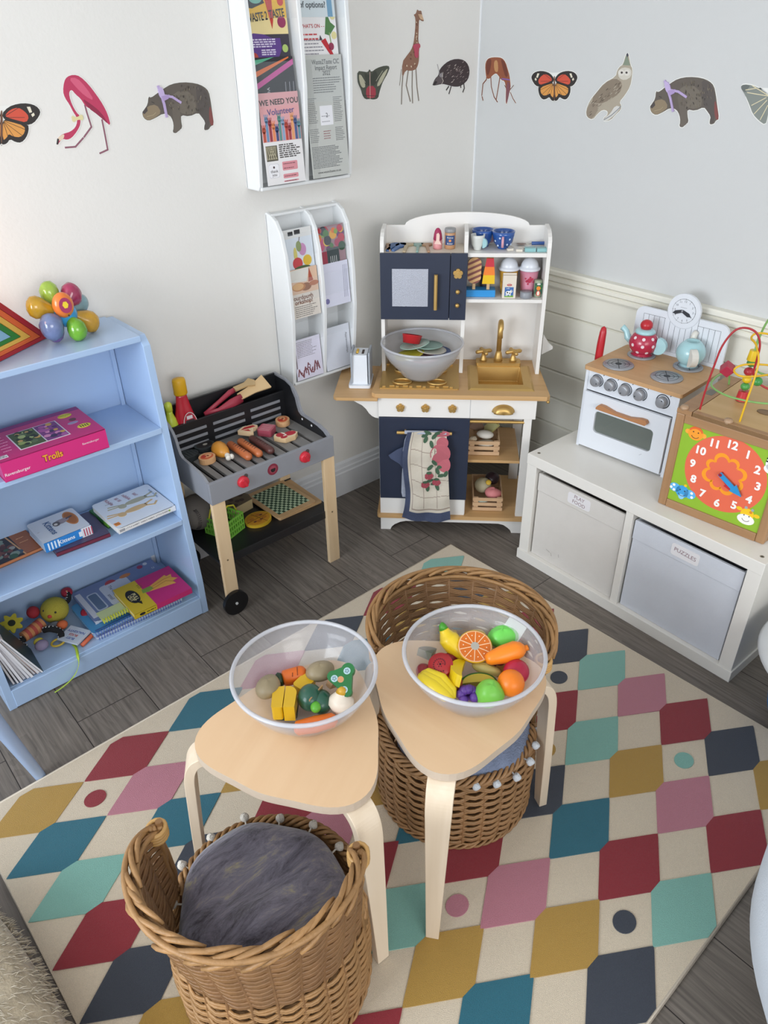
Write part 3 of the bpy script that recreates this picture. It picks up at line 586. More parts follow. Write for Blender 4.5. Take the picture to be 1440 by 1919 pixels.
def p_veg(m, F_, w, h):
    m.rect(0, h*.8, w, h, 'd8d8d6', F_, 1); m.rect(w*.18, h*.86, w*.35, h*.95, '2a2a2c', F_, 2); m.rect(w*.4, h*.87, w*.6, h*.97, '2a2a2c', F_, 2)
    m.disc(w*.62, h*.52, w*.13, 'c07fae', F_, 2, ry=h*.14); m.disc(w*.75, h*.26, w*.15, 'd6b23c', F_, 3); m.disc(w*.4, h*.22, w*.17, 'c2454a', F_, 3); m.disc(w*.5, h*.6, w*.09, '7d8b45', F_, 3, ry=h*.12); m.disc(w*.36, h*.42, w*.06, 'cfc04e', F_, 2, ry=h*.17); m.disc(w*.55, h*.1, w*.28, '4b5f3c', F_, 4, ry=h*.06); m.stroke([(w*.52, h*.7), (w*.56, h*.8)], .002, '5f4a3a', F_, 3)
def p_sour(m, F_, w, h):
    m.rect(0, 0, w, h, 'd8d0c6', F_, 1); m.rect(0, h*.5, w, h, 'd9b79c', F_, 2); m.art([(0, h*.98), (w*.75, h*1), (w*.6, h*.72), (0, h*.76)], 'd8d6cf', F_, 2.5); m.art([(w*.72, h), (w*.84, h*.72), (w*.66, h*.7)], 'a8503c', F_, 3); m.disc(w*.3, h*.64, w*.24, 'b9793f', F_, 4, ry=h*.085); m.disc(w*.27, h*.65, w*.2, 'd6a66c', F_, 5, ry=h*.07); m.disc(w*.55, h*.62, w*.2, '8f5a35', F_, 3.5, ry=h*.08); m.disc(w*.85, h*.66, w*.17, 'b06b48', F_, 4, ry=h*.05)
    m.text('ourdough', w*.42, h*.42, .019, '7c4f3a', F_, 3, bold=1); m.text('orkshop!', w*.42, h*.33, .019, '7c4f3a', F_, 3, bold=1); m.lines(w*.08, w*.9, h*.02, h*.26, 6, .002, '7d7874', F_, 3, 3)
def p_fruit(m, F_, w, h):
    m.rect(0, 0, w, h, '9a7f86', F_, 1); rr = random.Random(5)
    for i, c in enumerate(['e0a23a', '6d2f6c', 'c23a6c', 'd8722f', '4d7a46', 'e8c04a', 'b02f3a', '7f9f4a', 'a83a5a', 'd08aa8', '2f4f3a', 'b5354a', '33363f']*2): m.disc(w*rr.uniform(.08, .92), h*rr.uniform(.3, .92), w*rr.uniform(.07, .15), c, F_, 2+i*.1)
    m.rect(0, 0, w*.3, h*.35, '9c3b4c', F_, 6); m.rect(w*.32, 0, w*.75, h*.42, '3f4a4c', F_, 6)
    for i in range(4): m.stroke([(w*(.42+.07*i), h*.02), (w*(.42+.07*i), h*.2)], .0018, 'c7c7c7', F_, 7)
def p_lav(m, F_, w, h):
    for i in range(3): m.stroke([(w*(.78+.06*i), h*.15), (w*(.82+.06*i), h*.9)], .0014, '8f8fa6', F_, 1)
    m.disc(w*.12, h*.14, w*.08, '7b78a8', F_, 1)
def p_art(m, F_, w, h):
    for i in range(6): m.lines(w*.1, w*.9, h*.55, h*.95, 10, .0018, '8a8590', F_, 1, i) if i == 0 else None
    m.rect(w*.02, h*.3, w*.06, h*.95, '8a7f86', F_, 1); rr = random.Random(3)
    for i in range(9): m.stroke([(w*(.05+.09*i), h*rr.uniform(.05, .3)), (w*(.1+.09*i), h*rr.uniform(.1, .42)), (w*(.16+.09*i), h*rr.uniform(.05, .3)), (w*(.2+.08*i), h*rr.uniform(.05, .25))], .0042, '7c4a52', F_, 1)
    m.disc(w*.48, h*.3, w*.06, '6f4350', F_, 2); m.disc(w*.48, h*.3, w*.035, 'd9cfe0', F_, 3)
def p_vert(m, F_, w, h): m.text('Apprenticeships', w*.86, h*.55, .011, '5c5a62', F_, 1, a=-PI/2)
xa, xb, xc, xd = -.890, -.784, -.767, -.660
leaflet('leaflet', 'pale leaflet with vegetable figure picture, top left of lower rack', xa, xb, .90, 1.03, -.073, p_veg, 'd3dbe4')
leaflet('leaflet', 'sourdough workshop leaflet with sliced bread photo in lower rack', xa, xb, .765, .915, -.089, p_sour, 'dcdad6')
leaflet('leaflet', 'lilac leaflet with brown bird line drawing, bottom left of lower rack', xa, xb, .556, .69, -.082, p_art, 'd9d6e6')
leaflet('leaflet', 'leaflet with bright fruit photo, top right of lower rack', xc, xd, .905, 1.02, -.073, p_fruit, 'e0dee2')
leaflet('leaflet', 'plain lilac leaflet below the fruit photo in lower rack', xc, xd, .775, .91, -.089, p_lav, 'd7d8e8')
leaflet('leaflet', 'blank white leaflet with one vertical line of print, bottom right of lower rack', xc, xd, .556, .70, -.082, p_vert, 'd8dce6')

# ---------------------------------------------------------------- stools
BIR = wood('birch_veneer_seat', 'd6b189', 'e2c29c', 0, 5, .4, .7); LEGM = wood('birch_laminated_leg', 'd3bfa4', 'e0cfb8', 2, 7, .45)
edge = mat('birch_edge', 'bfae9b', .5, var=.1, scale=120, stretch=(1, 1, 8))
def stool(lab, cx, cy, th):
    t = thing('stool', lab, 'stool', (cx, cy, 0), th, 'birch three-legged stools')
    P = [((.1629+.0225*math.cos(3*a)+.0053*math.cos(6*a))*math.cos(a), (.1629+.0225*math.cos(3*a)+.0053*math.cos(6*a))*math.sin(a)) for a in [2*PI*i/90 for i in range(90)]]
    m = MB(); m.prism(P, .430, .450, edge, None, BIR); 
    obj('seat', m, t, .003, 3, ang=50)
    for j in range(3):
        pth = [(.045, .424), (.12, .424), (.165, .423), (.190, .416), (.203, .400), (.210, .375), (.214, .33), (.223, .2), (.229, .1), (.234, .0105)]
        wd = [.050, .050, .050, .050, .049, .048, .045, .037, .031, .026]; vs = []; T = .0095
        q_s = spline([(a, b, w) for (a, b), w in zip(pth, wd)], 4); pth = [(p.x, p.y) for p in q_s]; wd = [p.z for p in q_s]
        for i, (r, z) in enumerate(pth):
            a = Vector(pth[max(0, i-1)]); b = Vector(pth[min(len(pth)-1, i+1)]); d = (b-a).normalized(); n = Vector((-d.y, d.x))
            if i == len(pth)-1: n = Vector((1, 0))
            for s_ in (-1, 1):
                for w_ in (-.5, .5): q = Vector((r, z))+n*T*s_; vs.append((q.x, wd[i]*w_, q.y))
        fs = []
        for i in range(len(pth)-1):
            a = 4*i; b = a+4; fs += [(a, a+1, b+1, b), (a+2, b+2, b+3, a+3), (a, b, b+2, a+2), (a+1, a+3, b+3, b+1)]
        n_ = len(vs); fs += [(0, 2, 3, 1), (n_-4, n_-3, n_-1, n_-2)]
        m = MB(); m.add(vs, fs, LEGM, False, Rz(j*2*PI/3)); obj('leg', m, t, .0012, 2, ang=40)
    return t
stool('birch stool on the left holding the bowl of wooden vegetables', -1.6949, -1.2014, .4686)
stool('birch stool on the right holding the bowl of play fruit', -1.4159, -1.3287, 1.7026)

# ---------------------------------------------------------------- wicker baskets
wk1 = mat('wicker_golden', '9d764a', .5, var=.42, scale=28, bump=.3, bscale=200); wk2 = mat('wicker_brown', '84603c', .5, var=.35, scale=28, bump=.3, bscale=200); wk3 = mat('wicker_pale', 'c49a5e', .45, var=.25, scale=40)
def basket(lab, cx, cy, phi, FLR, stk=26, m_low=wk1, m_hi=wk2):
    t = thing('wicker_basket', lab, 'basket', (cx, cy, .0105), phi, 'wicker baskets with one high side')
    ZL, ZH, RB, RL, RH, OF, TH = .21, .452, .170, .168, .200, .04, 1.58
    def P(a, z, dr=0):
        r = RB+.006*math.sin(PI*min(z/ZL, 1)) if z < ZL else RL+FLR*((z-ZL)/(ZH-ZL))**1.1*max(0, math.cos(a))**.6
        if z > ZL+.03: aa_ = abs((a+PI) % (2*PI)-PI)/TH; z = z-.045*min(1, aa_)**5*(z-ZL)/(ZH-ZL)
        return ((r+dr)*math.cos(a), (r+dr)*math.sin(a), z)
    stk2 = stk
    m = MB(); rr = random.Random(int(phi*100)); row = 0; z = .008
    while z < ZL-.004:
        n = stk2*4
        for s in range(2):
            pts = [P(2*PI*i/n, z+s*.0045+.0012*math.sin(i*1.7+row), .0056*math.cos(stk2/2*2*PI*i/n*1.0+PI*row)) for i in range(n)]
            m.tube(pts, .0031, m_low, 5, True)
        z += .0104; row += 1
    obj('lower_weave', m, t)
    m = MB()
    while z < ZH-.012:
        aa = TH*(1.0 if z > ZL+.01 else 1.05); n = int(stk2*4*aa/PI)
        for s in range(3):
            pts = [P(-aa+2*aa*i/n, z+s*.0036+.0016*math.sin(i*1.3+row*2), .0045*math.cos(stk2/2*(-aa+2*aa*i/n)+PI*row)) for i in range(n+1)]
            m.tube(pts, .0025, m_hi, 5)
        z += .0096; row += 1
    obj('raised_weave', m, t)
    m = MB()
    for i in range(stk2):
        a = 2*PI*(i+.5)/stk2; a2 = (a+PI) % (2*PI)-PI; top = ZH-.005 if abs(a2) < TH else ZL
        m.tube([P(a, q) for q in [.004+(top-.004)*j/8 for j in range(9)]], .0032, m_hi, 5)
    obj('stakes', m, t)
    m = MB()
    for q in range(3):      # foot and low rim twists
        for zz, mm in ((.006, m_low),): m.tube([P(a, zz+.005*math.sin(18*a+q*2.1), .004+.005*math.cos(18*a+q*2.1)) for a in [2*PI*i/200 for i in range(200)]], .0034, mm, 5, True)
    obj('foot_border', m, t)
    m = MB()
    for q in range(4):
        pts = []
        for i in range(150):
            a = TH*.98+(2*PI-2*TH*.98)*i/149; pts.append(P(a, ZL+.006+.008*math.sin(16*a+q*PI/2), .008*math.cos(16*a+q*PI/2)))
        m.tube(pts, .0042, m_low, 6)
    obj('low_rim', m, t)
    m = MB()
    for q in range(22):     # thick rods sweeping diagonally along the high border
        a0 = -TH*1.02+(2*TH*.86)*q/21; pts = []
        for j in range(9):
            s = j/8; a = a0+.52*s; a = min(a, TH*1.03); pts.append(P(a, ZH-.022+.026*math.sin(s*PI*.75), .010*math.cos(s*PI)+.004*math.sin(q*2.3)))
        m.tube(pts, [.003]+[.0045]*6+[.004, .003], wk1, 6)
    for s in (0, 1): m.tube([P(-TH+2*TH*i/80, ZH+.000-.012*s, .007-.014*s) for i in range(81)], .005, wk1, 6)
    obj('high_rim', m, t)
    for sgn in (-1, 1):
        m = MB(); a = sgn*TH; 
        for q in range(4): m.tube([P(a-sgn*.02*q, zz, .006*math.cos(q*2+zz*30)) for zz in (ZL-.02, ZL+.08, ZL+.15, ZH-.03, ZH+.004)], .005, m_low, 6)
        c_ = Vector(P(a-sgn*.03, ZH-.012))
        for q in range(4): m.tube([c_+Vector((.017*math.cos(b)*-math.sin(a), .017*math.cos(b)*math.cos(a), 0))+Vector((math.cos(a), math.sin(a), 0))*.015*math.sin(b)+Vector((0, 0, -.012+.0065*q)) for b in [2*PI*i/14 for i in range(14)]], .0042, wk3, 6, True)
        m.cyl(P(a, ZH-.02), P(a+sgn*.01, ZH+.016), .007, m_hi, r1=.006, n=8)
        obj('handle_binding', m, t)
    m = MB().lathe([(0, .002), (RB-.006, .002), (RB-.006, .008), (0, .008)], m_hi, 30); obj('base', m, t)
    return t, P
B1 = (-1.868, -1.316); B1P = 3.86; B2 = (-1.312, -1.243); B2P = .76
basket('wicker basket at the bottom of the picture, nearest, high side towards viewer', B1[0], B1[1], B1P, .042)
basket('wicker basket behind and under the right-hand stool', B2[0], B2[1], B2P, .078, m_low=mat('wicker_mid', '96714a', .5, var=.38, scale=28, bump=.3, bscale=200))

# ---------------------------------------------------------------- cushions with pompoms
def cushion(lab, c, r, h, dome, mt, poms, tilt=(0, 0), seed=1, pm=None):
    t = thing('cushion', lab, 'cushion', c, 0, 'round cushions with pompom trim')
    t.rotation_euler = (tilt[0], tilt[1], 0)
    rr = random.Random(seed); m = MB(); n = 56; rings = 18; vs = []
    ph = [(rr.uniform(-40, 40), rr.uniform(-40, 40), rr.uniform(0, 6), rr.uniform(.0008, .0026)) for _ in range(14)]
    def hz(x, y): return sum(a*math.sin(p*x+q*y+s) for p, q, s, a in ph)
    def edge(a): return r*(1+.03*math.sin(3*a+seed)+.02*math.sin(7*a))
    for sgn in (1, -1):
        for i in range(rings+1):
            s = i/rings
            for k in range(n):
                a = 2*PI*k/n; R_ = edge(a)*s; x, y = R_*math.cos(a), R_*math.sin(a); zz = (dome if sgn > 0 else h-dome)*max(0, 1-s**3.2)**.6
                vs.append((x, y, sgn*zz+(hz(x, y) if sgn > 0 else 0)*(1-s**4)*1.6))
    N1 = (rings+1)*n; fs = []
    for b0, fl in ((0, 0), (N1, 1)):
        for i in range(rings):
            for k in range(n):
                f = (b0+i*n+k, b0+i*n+(k+1) % n, b0+(i+1)*n+(k+1) % n, b0+(i+1)*n+k); fs.append(f[::-1] if not fl else f)
    m.add(vs, fs, mt, True); obj('cover', m, t)
    pm = pm or mat('pompom_cream', 'd9d2c6', .95, bump=.8, bscale=500)
    for a in poms:
        R_ = edge(a)+.010; x, y = R_*math.cos(a), R_*math.sin(a); dz = rr.uniform(-.004, .006)
        m = MB().ell((x+.006*math.cos(a), y+.006*math.sin(a), dz), .009, .009, .009, pm, n=12, lump=.12, seed=a); m.tube([(edge(a)*.97*math.cos(a), edge(a)*.97*math.sin(a), 0), (x, y, dz)], .0018, pm, 5); obj('pompom', m, t)
def crushed():
    m = mat('grey_crushed_velvet', '66626c', .75, sheen=.4, bump=.9, bscale=22, stretch=(1.6, 5, 3)); nt = m.node_tree; b = nt.nodes['Principled BSDF']
    n = [q for q in nt.nodes if q.type == 'TEX_NOISE'][0]; n.inputs['Scale'].default_value = 5.5; n.inputs['Detail'].default_value = 10; n.inputs['Roughness'].default_value = .78; n.inputs['Distortion'].default_value = .6
    cr = nt.nodes.new('ShaderNodeValToRGB'); e = cr.color_ramp.elements; e[0].position = .36; e[0].color = lin('312e36'); e[1].position = .68; e[1].color = lin('b0a684')
    k = e.new(.47); k.color = lin('6a6674'); k2 = e.new(.57); k2.color = lin('827e8c'); nt.links.new(n.outputs[0], cr.inputs[0]); nt.links.new(cr.outputs[0], b.inputs['Base Color']); return m
cushion('crinkled grey velvet cushion with cream pompoms in the nearest basket', (-1.874, -1.308, .226), .151, .10, .055, crushed(), [-.5+.42*i for i in range(8)]+[2.78], (.06, -.06), 3)
cushion('blue-grey knitted cushion with white pompoms in the basket under right stool', (-1.312, -1.262, .232), .150, .09, .04, mat('blue_grey_knit', '77829a', .95, var=.3, scale=60, bump=1, bscale=260), [-2.2+.27*i for i in range(7)], (.04, -.04), 6, mat('pompom_white', 'd6dbe0', .95, bump=.8, bscale=500))
# ---------------------------------------------------------------- toy oven on the cabinet
OV = (-.32965, -.81167, .40373); OVA = -PI/2+.05
whp = mat('white_toy_paint', 'dce0e6', .35, var=.02); beo = wood('oven_beech_top', 'bd9467', 'cca377', 0, 6); silv = mat('silver_paint', '9a9ca1', .35, .35); blk = col('2a2d33', .5)
o_ = thing('toy_oven', 'white toy oven with four hobs and clock backboard on the low cabinet', 'toy oven', OV, OVA)
def op(n, m, b=.001, par=None): return obj(n, m, par or o_, b)
Wd, Dp, Ht = .292, .235, .268
op('side_panel', MB().box(-.006, .004, -.0, Dp, 0, Ht-.012, whp)); op('side_panel', MB().box(Wd-.004, Wd+.006, 0, Dp, 0, Ht-.012, whp))
op('base_panel', MB().box(.004, Wd-.004, .003, Dp-.004, .004, .012, whp)); op('back_panel', MB().box(.004, Wd-.004, Dp-.008, Dp, .012, Ht-.012, whp))
m = MB().box(.004, Wd-.004, .002, .012, .194, Ht-.012, whp); op('control_panel', m)
F_ = FRONT(0, .002, 0)
xs = [.035, .083, .131, .180, .250]
for i, x in enumerate(xs):
    m = MB(); m.art(arc(x+.001, .230, .020, -PI*.35, PI*.9, 14)+arc(x+.001, .230, .0175, PI*.9, -PI*.35, 14), blk, F_, 1) if i < 4 else m.art(arc(x, .230, .0215, 0, 2*PI, 30), blk, F_, 1)
    if i == 4: m.art(arc(x, .230, .0185, 0, 2*PI, 30), whp, F_, 2)
    m.disc(x+.02, .252, .0016, blk, F_, 1)
    d = op('dial_marks', m, 0)
    m = MB().lathe([(.0165, 0), (.0165, .012), (.0145, .017), (.011, .018), (0, .018)], silv, 24, FRONT(x, .002, .230)); a = [1.2, .6, -.6, -1.2, 2.6][i]; m.art([(x+.012*math.sin(a+q), .230-.012*math.cos(a+q)) for q in (0,)]+[(x+.008*math.sin(a+.35), .230-.008*math.cos(a+.35)), (x+.008*math.sin(a-.35), .230-.008*math.cos(a-.35))], blk, FRONT(0, .002-.0182, 0), 1)
    op('oven_knob', m, 0, d)
m = MB(); X0_, X1_, Z0_, Z1_ = .006, Wd-.006, .010, .191; a0, b0, a1, b1 = .050, .068, .245, .139; R_ = .012
m.box(X0_, a0, -.008, .002, Z0_, Z1_, whp); m.box(a1, X1_, -.008, .002, Z0_, Z1_, whp); m.box(a0, a1, -.008, .002, Z0_, b0, whp); m.box(a0, a1, -.008, .002, b1, Z1_, whp)
for cx0, cz0, sx_, sz_ in ((a0, b0, 1, 1), (a1, b0, -1, 1), (a0, b1, 1, -1), (a1, b1, -1, -1)):
    q = [(cx0, cz0)]+[(cx0+sx_*(R_-R_*math.sin(t_)), cz0+sz_*(R_-R_*math.cos(t_))) for t_ in [PI/2*i/6 for i in range(7)]]
    m.prism(q, 0, .010, whp, FRONT(0, .002, 0))
m.stroke([(.215, .048), (.222, .054)], .0008, '8a8d94', FRONT(0, -.008, 0), 1)
dr = op('oven_door', m, 0)
op('window', MB().box(.05, .245, -.001, .001, .068, .139, mat('smoked_window', '7c837c', .1, alpha=.55)), 0, dr)
m = MB(); m.prism([(.058, .158), (.066, .168), (.085, .168), (.12, .160), (.17, .160), (.205, .168), (.222, .168), (.228, .160), (.222, .152), (.058, .152)], -.0, .016, wood('handle_beech', 'a5714a', 'b98256', 0, 8), FRONT(0, -.008, 0)); op('door_handle', m, .003, dr)
m = MB(); m.prism([(-.010, -.004), (Wd+.012, -.004), (Wd+.012, Dp+.003), (.02, Dp+.003), (-.022, .15), (-.022, .13), (-.010, .05)][:0]+rrect(-.012, -.004, Wd+.012, Dp+.004, .008), Ht-.012, Ht, beo); op('hob_top', m, .001)
for x, y, r in ((.062, .064, .0455), (.070, .182, .042), (.212, .078, .0455), (.218, .192, .043)):
    m = MB().lathe([(r, 0), (r, .003), (r-.003, .005), (0, .005)], silv, 36, Tr(x, y, Ht)); F2 = TOP(x, y, Ht+.005)
    for q in (.72, .46, .22): m.art(arc(0, 0, r*q, 0, 2*PI, 28)+arc(0, 0, r*q-.0012, 2*PI, 0, 28), blk, F2, 1) if q > .3 else m.disc(0, 0, r*q, blk, F2, 1)
    for q in range(4): a = q*PI/2+.6; m.stroke([(r*.25*math.cos(a), r*.25*math.sin(a)), (r*.82*math.cos(a), r*.82*math.sin(a))], .0022, blk, F2, 1)
    op('hob_ring', m, 0)
# backboard with clock
z0, zt = Ht-.03, .398
Pb = [(0, z0), (Wd+.004, z0), (Wd+.004, zt-.03)]+arc(Wd-.021, zt-.025, .025, 0, PI/2, 5)+[(.2, zt)]+arc(.150, .411, .051, -.24, PI+.24, 22)+[(.1, zt)]+arc(.025, zt-.025, .025, PI/2, PI, 5)
m = MB(); m.prism(Pb, 0, .009, whp, FRONT(0, Dp+.014, 0)); F_ = FRONT(0, Dp+.005, 0)
m.stroke([(.026, .28), (.026, zt-.02), (.098, zt-.02)], .0008, blk, F_, 1); m.stroke([(.200, zt-.02), (Wd-.02, zt-.02), (Wd-.02, .28)], .0008, blk, F_, 1); m.stroke([(.026, .28), (Wd-.02, .28)], .0008, 'a9adb5', F_, 1)
for i in range(1, 14):
    x = .026+(Wd-.046)*i/14; d = abs(x-.150); top = zt-.02 if d > .053 else .411-math.sqrt(max(0, .0535**2-d*d)); m.stroke([(x, .281), (x, top)], .0009, blk, F_, 1)
m.art(arc(.150, .411, .0525, PI, 2*PI, 20)+arc(.150, .411, .0515, 2*PI, PI, 20), 'b5b9c1', F_, 1)
bb = op('backboard', m, .0006)
m = MB(); m.disc(.150, .411, .036, blk, F_, 1, n=40, t=.0004); m.disc(.150, .411, .0352, whp, F_, 2, n=40, t=.0004)
for i in range(12): a = PI/2-i*PI/6; m.text(str(i or 12), .150+.0285*math.cos(a), .411+.0285*math.sin(a), .0085, blk, F_, 3); m.stroke([(.15+.0335*math.cos(a), .411+.0335*math.sin(a)), (.15+.0365*math.cos(a), .411+.0365*math.sin(a))], .0007, blk, F_, 3)
m.lines(.138, .164, .419, .423, 1, .0009, '6a6d74', F_, 3); op('clock_face', m, 0, bb)
m = MB(); 
for a in (-.42, PI+.35): m.art([(.146+x*math.cos(a)-y*math.sin(a), .411+x*math.sin(a)+y*math.cos(a)) for x, y in ((0, .004), (.022, .0055), (.031, 0), (.022, -.0055), (0, -.004))], blk, F_, 8, t=.0004)
m.cyl((.146, Dp+.0015, .411), (.146, Dp+.0005, .411), .003, silv, n=10); op('clock_hands', m, 0, bb)
def ovpt(u, d, z): return Matrix.Translation(OV) @ Rz(OVA) @ Vector((u, d, z))
# red pan handle standing up at the back corner of the hob
m = MB(); m.tube([(0, 0, -.012), (0, 0, .0), (.001, 0, .03), (.003, 0, .055), (.004, 0, .066), (.0042, 0, .070)], [.0092, .0092, .009, .008, .006, .001], mat('red_gloss', 'b8242e', .3), 12)
p = ovpt(-.024, .094, Ht+.0); h_ = obj('wooden_peg', m, loc=tuple(p)); tag(h_, 'red rounded wooden peg standing at the left edge of the toy oven', 'peg')
# teapot and milk jug
crim = mat('crimson_gloss', 'b02744', .25, coat=.4); aqua = mat('pale_aqua_gloss', 'a5cdd2', .25, coat=.4); dotw = col('e7d3d8', .3)
p = ovpt(.070, .182, Ht+.005)
t = thing('toy_teapot', 'red toy teapot with white dots and pale blue spout on the toy oven', 'teapot', tuple(p), OVA+.1)
Rb = .036
def bpt(a, b, s=1.0): return (Rb*s*math.cos(b)*math.cos(a), Rb*s*math.cos(b)*math.sin(a), .031+.033*s*math.sin(b))
m = MB().lathe([(.022, 0), (.027, .001)]+[(Rb*math.cos(b), .031+.033*math.sin(b)) for b in [-.95+i*.14 for i in range(14)]]+[(.018, .062), (0, .062)], crim, 36); obj('pot', m, t)
m = MB()
for a, b in [(-1.57+q*.75+(.35 if r_ else 0), -.55+.55*r_) for r_ in range(3) for q in range(-3, 5)]:
    c = Vector(bpt(a, b)); nrm = Vector((math.cos(b)*math.cos(a), math.cos(b)*math.sin(a), math.sin(b))); m.disc(0, 0, .0042, dotw, Fm(c+nrm*.0002, nrm.orthogonal(), nrm.cross(nrm.orthogonal())), 1, n=12)
obj('dots', m, t)
m = MB().lathe([(.024, .056), (.025, .060), (.023, .064), (.013, .067), (.0, .068)], aqua, 30); lid = obj('lid', m, t); obj('lid_knob', MB().ell((0, 0, .076), .0155, .0155, .014, mat('red_gloss', 'b8242e', .3)), lid)
m = MB().tube([(-.030, 0, .028), (-.044, 0, .036), (-.050, 0, .050), (-.058, 0, .056), (-.062, 0, .058)], [.010, .009, .007, .0075, .008], aqua, 12); obj('spout', m, t)
m = MB(); m.prism(arc(.040, .030, .021, -PI*.62, PI*.55, 16), -.006, .006, aqua, Fm((0, 0, 0), (1, 0, 0), (0, 0, 1))); obj('handle', m, t, .003)
p = ovpt(.216, .196, Ht+.005)
t = thing('toy_jug', 'pale blue lidless round toy teapot with cream handle on the toy oven', 'jug', tuple(p), OVA)
m = MB().lathe([(.018, 0), (.022, .001)]+[(.034*math.cos(b), .032+.033*math.sin(b)) for b in [-.95+i*.13 for i in range(15)]]+[(.017, .062), (.013, .060), (.010, .045), (.0, .045)], aqua, 36); obj('pot', m, t)
m = MB(); m.prism(arc(.0, .030, .022, -PI/2, PI/2, 14), -.008, .008, mat('cream_wood', 'd9d6cd', .4), Fm((.016, -.026, 0), (.75, -.66, 0), (0, 0, 1))); obj('handle', m, t, .002)
m = MB(); m.tube([(-.012, .022, .05), (-.013, .03, .068), (-.011, .034, .072)], [.008, .0075, .007], mat('cream_wood', 'd9d6cd', .4), 10); obj('spout', m, t)

# ---------------------------------------------------------------- activity cube
CU = (-.44826, -1.17352, .40373); CUA = -PI/2+.06481
oak = wood('cube_frame_wood', '97714c', 'ab8560', 2, 7); oakx = wood('cube_frame_wood_flat', '97714c', 'ab8560', 0, 7); birch = wood('cube_ply', 'bd9a66', 'caa877', 0, 4)
q_ = thing('activity_cube', 'wooden activity cube with a clock face panel and bead maze on top', 'activity cube', CU, CUA)
def cp_(n, m, b=.0015, par=None, **k_): return obj(n, m, par or q_, b, **k_)
S_ = .296; HC = .292
for x, y in ((0, 0), (S_-.024, 0), (0, S_-.024), (S_-.024, S_-.024)): cp_('corner_post', MB().box(x, x+.024, y, y+.024, 0, HC-.012, oak), .004)
for y in (0, S_-.022):
    cp_('frame_rail', MB().box(.024, S_-.024, y, y+.022, 0, .024, oakx)); cp_('frame_rail', MB().box(.024, S_-.024, y, y+.022, HC-.036, HC-.012, oakx))
for x in (0, S_-.022):
    cp_('frame_rail', MB().box(x, x+.022, .024, S_-.024, 0, .024, oakx)); cp_('frame_rail', MB().box(x, x+.022, .024, S_-.024, HC-.036, HC-.012, oakx))
cp_('side_board', MB().box(.006, .012, .024, S_-.024, .024, HC-.036, birch), 0); cp_('side_board', MB().box(S_-.012, S_-.006, .024, S_-.024, .024, HC-.036, birch), 0); cp_('side_board', MB().box(.024, S_-.024, S_-.012, S_-.006, .024, HC-.036, birch), 0)
m = MB().box(.0, .040, .0, S_, HC-.012, HC, oakx); m.box(.042, S_, .0, S_, HC-.012, HC, birch); m.box(.042, S_, 0, .016, HC-.012, HC+.0006, oakx); m.box(.008, .03, .13, .17, HC, HC+.0006, col('6d675f')); m.disc(.175, .125, .021, '57422c', TOP(0, 0, HC), 1, ry=.016, t=.0008); m.disc(.175, .122, .019, '806445', TOP(0, 0, HC), 2, ry=.012, t=.0008); cp_('top_board', m, .001)
for x, y in ((.014, .010), (.130, .010)):
    cp_('dowel_cap', MB().lathe([(.0105, -.004), (.0115, .002), (.009, .007), (0, .008)], mat('dowel', 'ab8c6e', .4), 18, Tr(x, y, HC)), 0)
m = MB(); F_ = FRONT(0, .0045, 0); m.box(.024, S_-.024, .0045, .008, .024, HC-.036, 'a')  if 0 else None
m.box(.024, S_-.024, .0048, .009, .024, HC-.036, col('8db62f', .45)); cpn = cp_('clock_panel', m, 0)
F_ = FRONT(0, .0048, 0); cx_, cz_ = .156, .151; orr = mat('clock_orange', 'e2694c', .45)
m = MB(); m.disc(cx_, cz_, .106, orr, F_, 1, n=56)
pet = mat('petal_orange', 'f39a22', .45)
for i, (rr_, sz) in enumerate(((.040, .020), (.040, .015), (.040, .018), (.040, .016), (.038, .019), (.038, .016), (.04, .020), (.042, .014))):
    a = PI*.62-i*PI/4; x, y = cx_+rr_*math.cos(a), cz_+rr_*math.sin(a); m.art(arc(x, y, sz, a-1.7, a+1.7, 14)+arc(x-.0055*math.cos(a), y-.0055*math.sin(a), sz*.74, a+1.6, a-1.6, 14), pet, F_, 2)
for i in range(1, 13): a = PI/2-i*PI/6+.0; m.text(str(i), cx_+.086*math.cos(a), cz_+.086*math.sin(a), .030, 'f3efe9', F_, 3, a=0, bold=2)
obj('clock_dial', m, cpn)
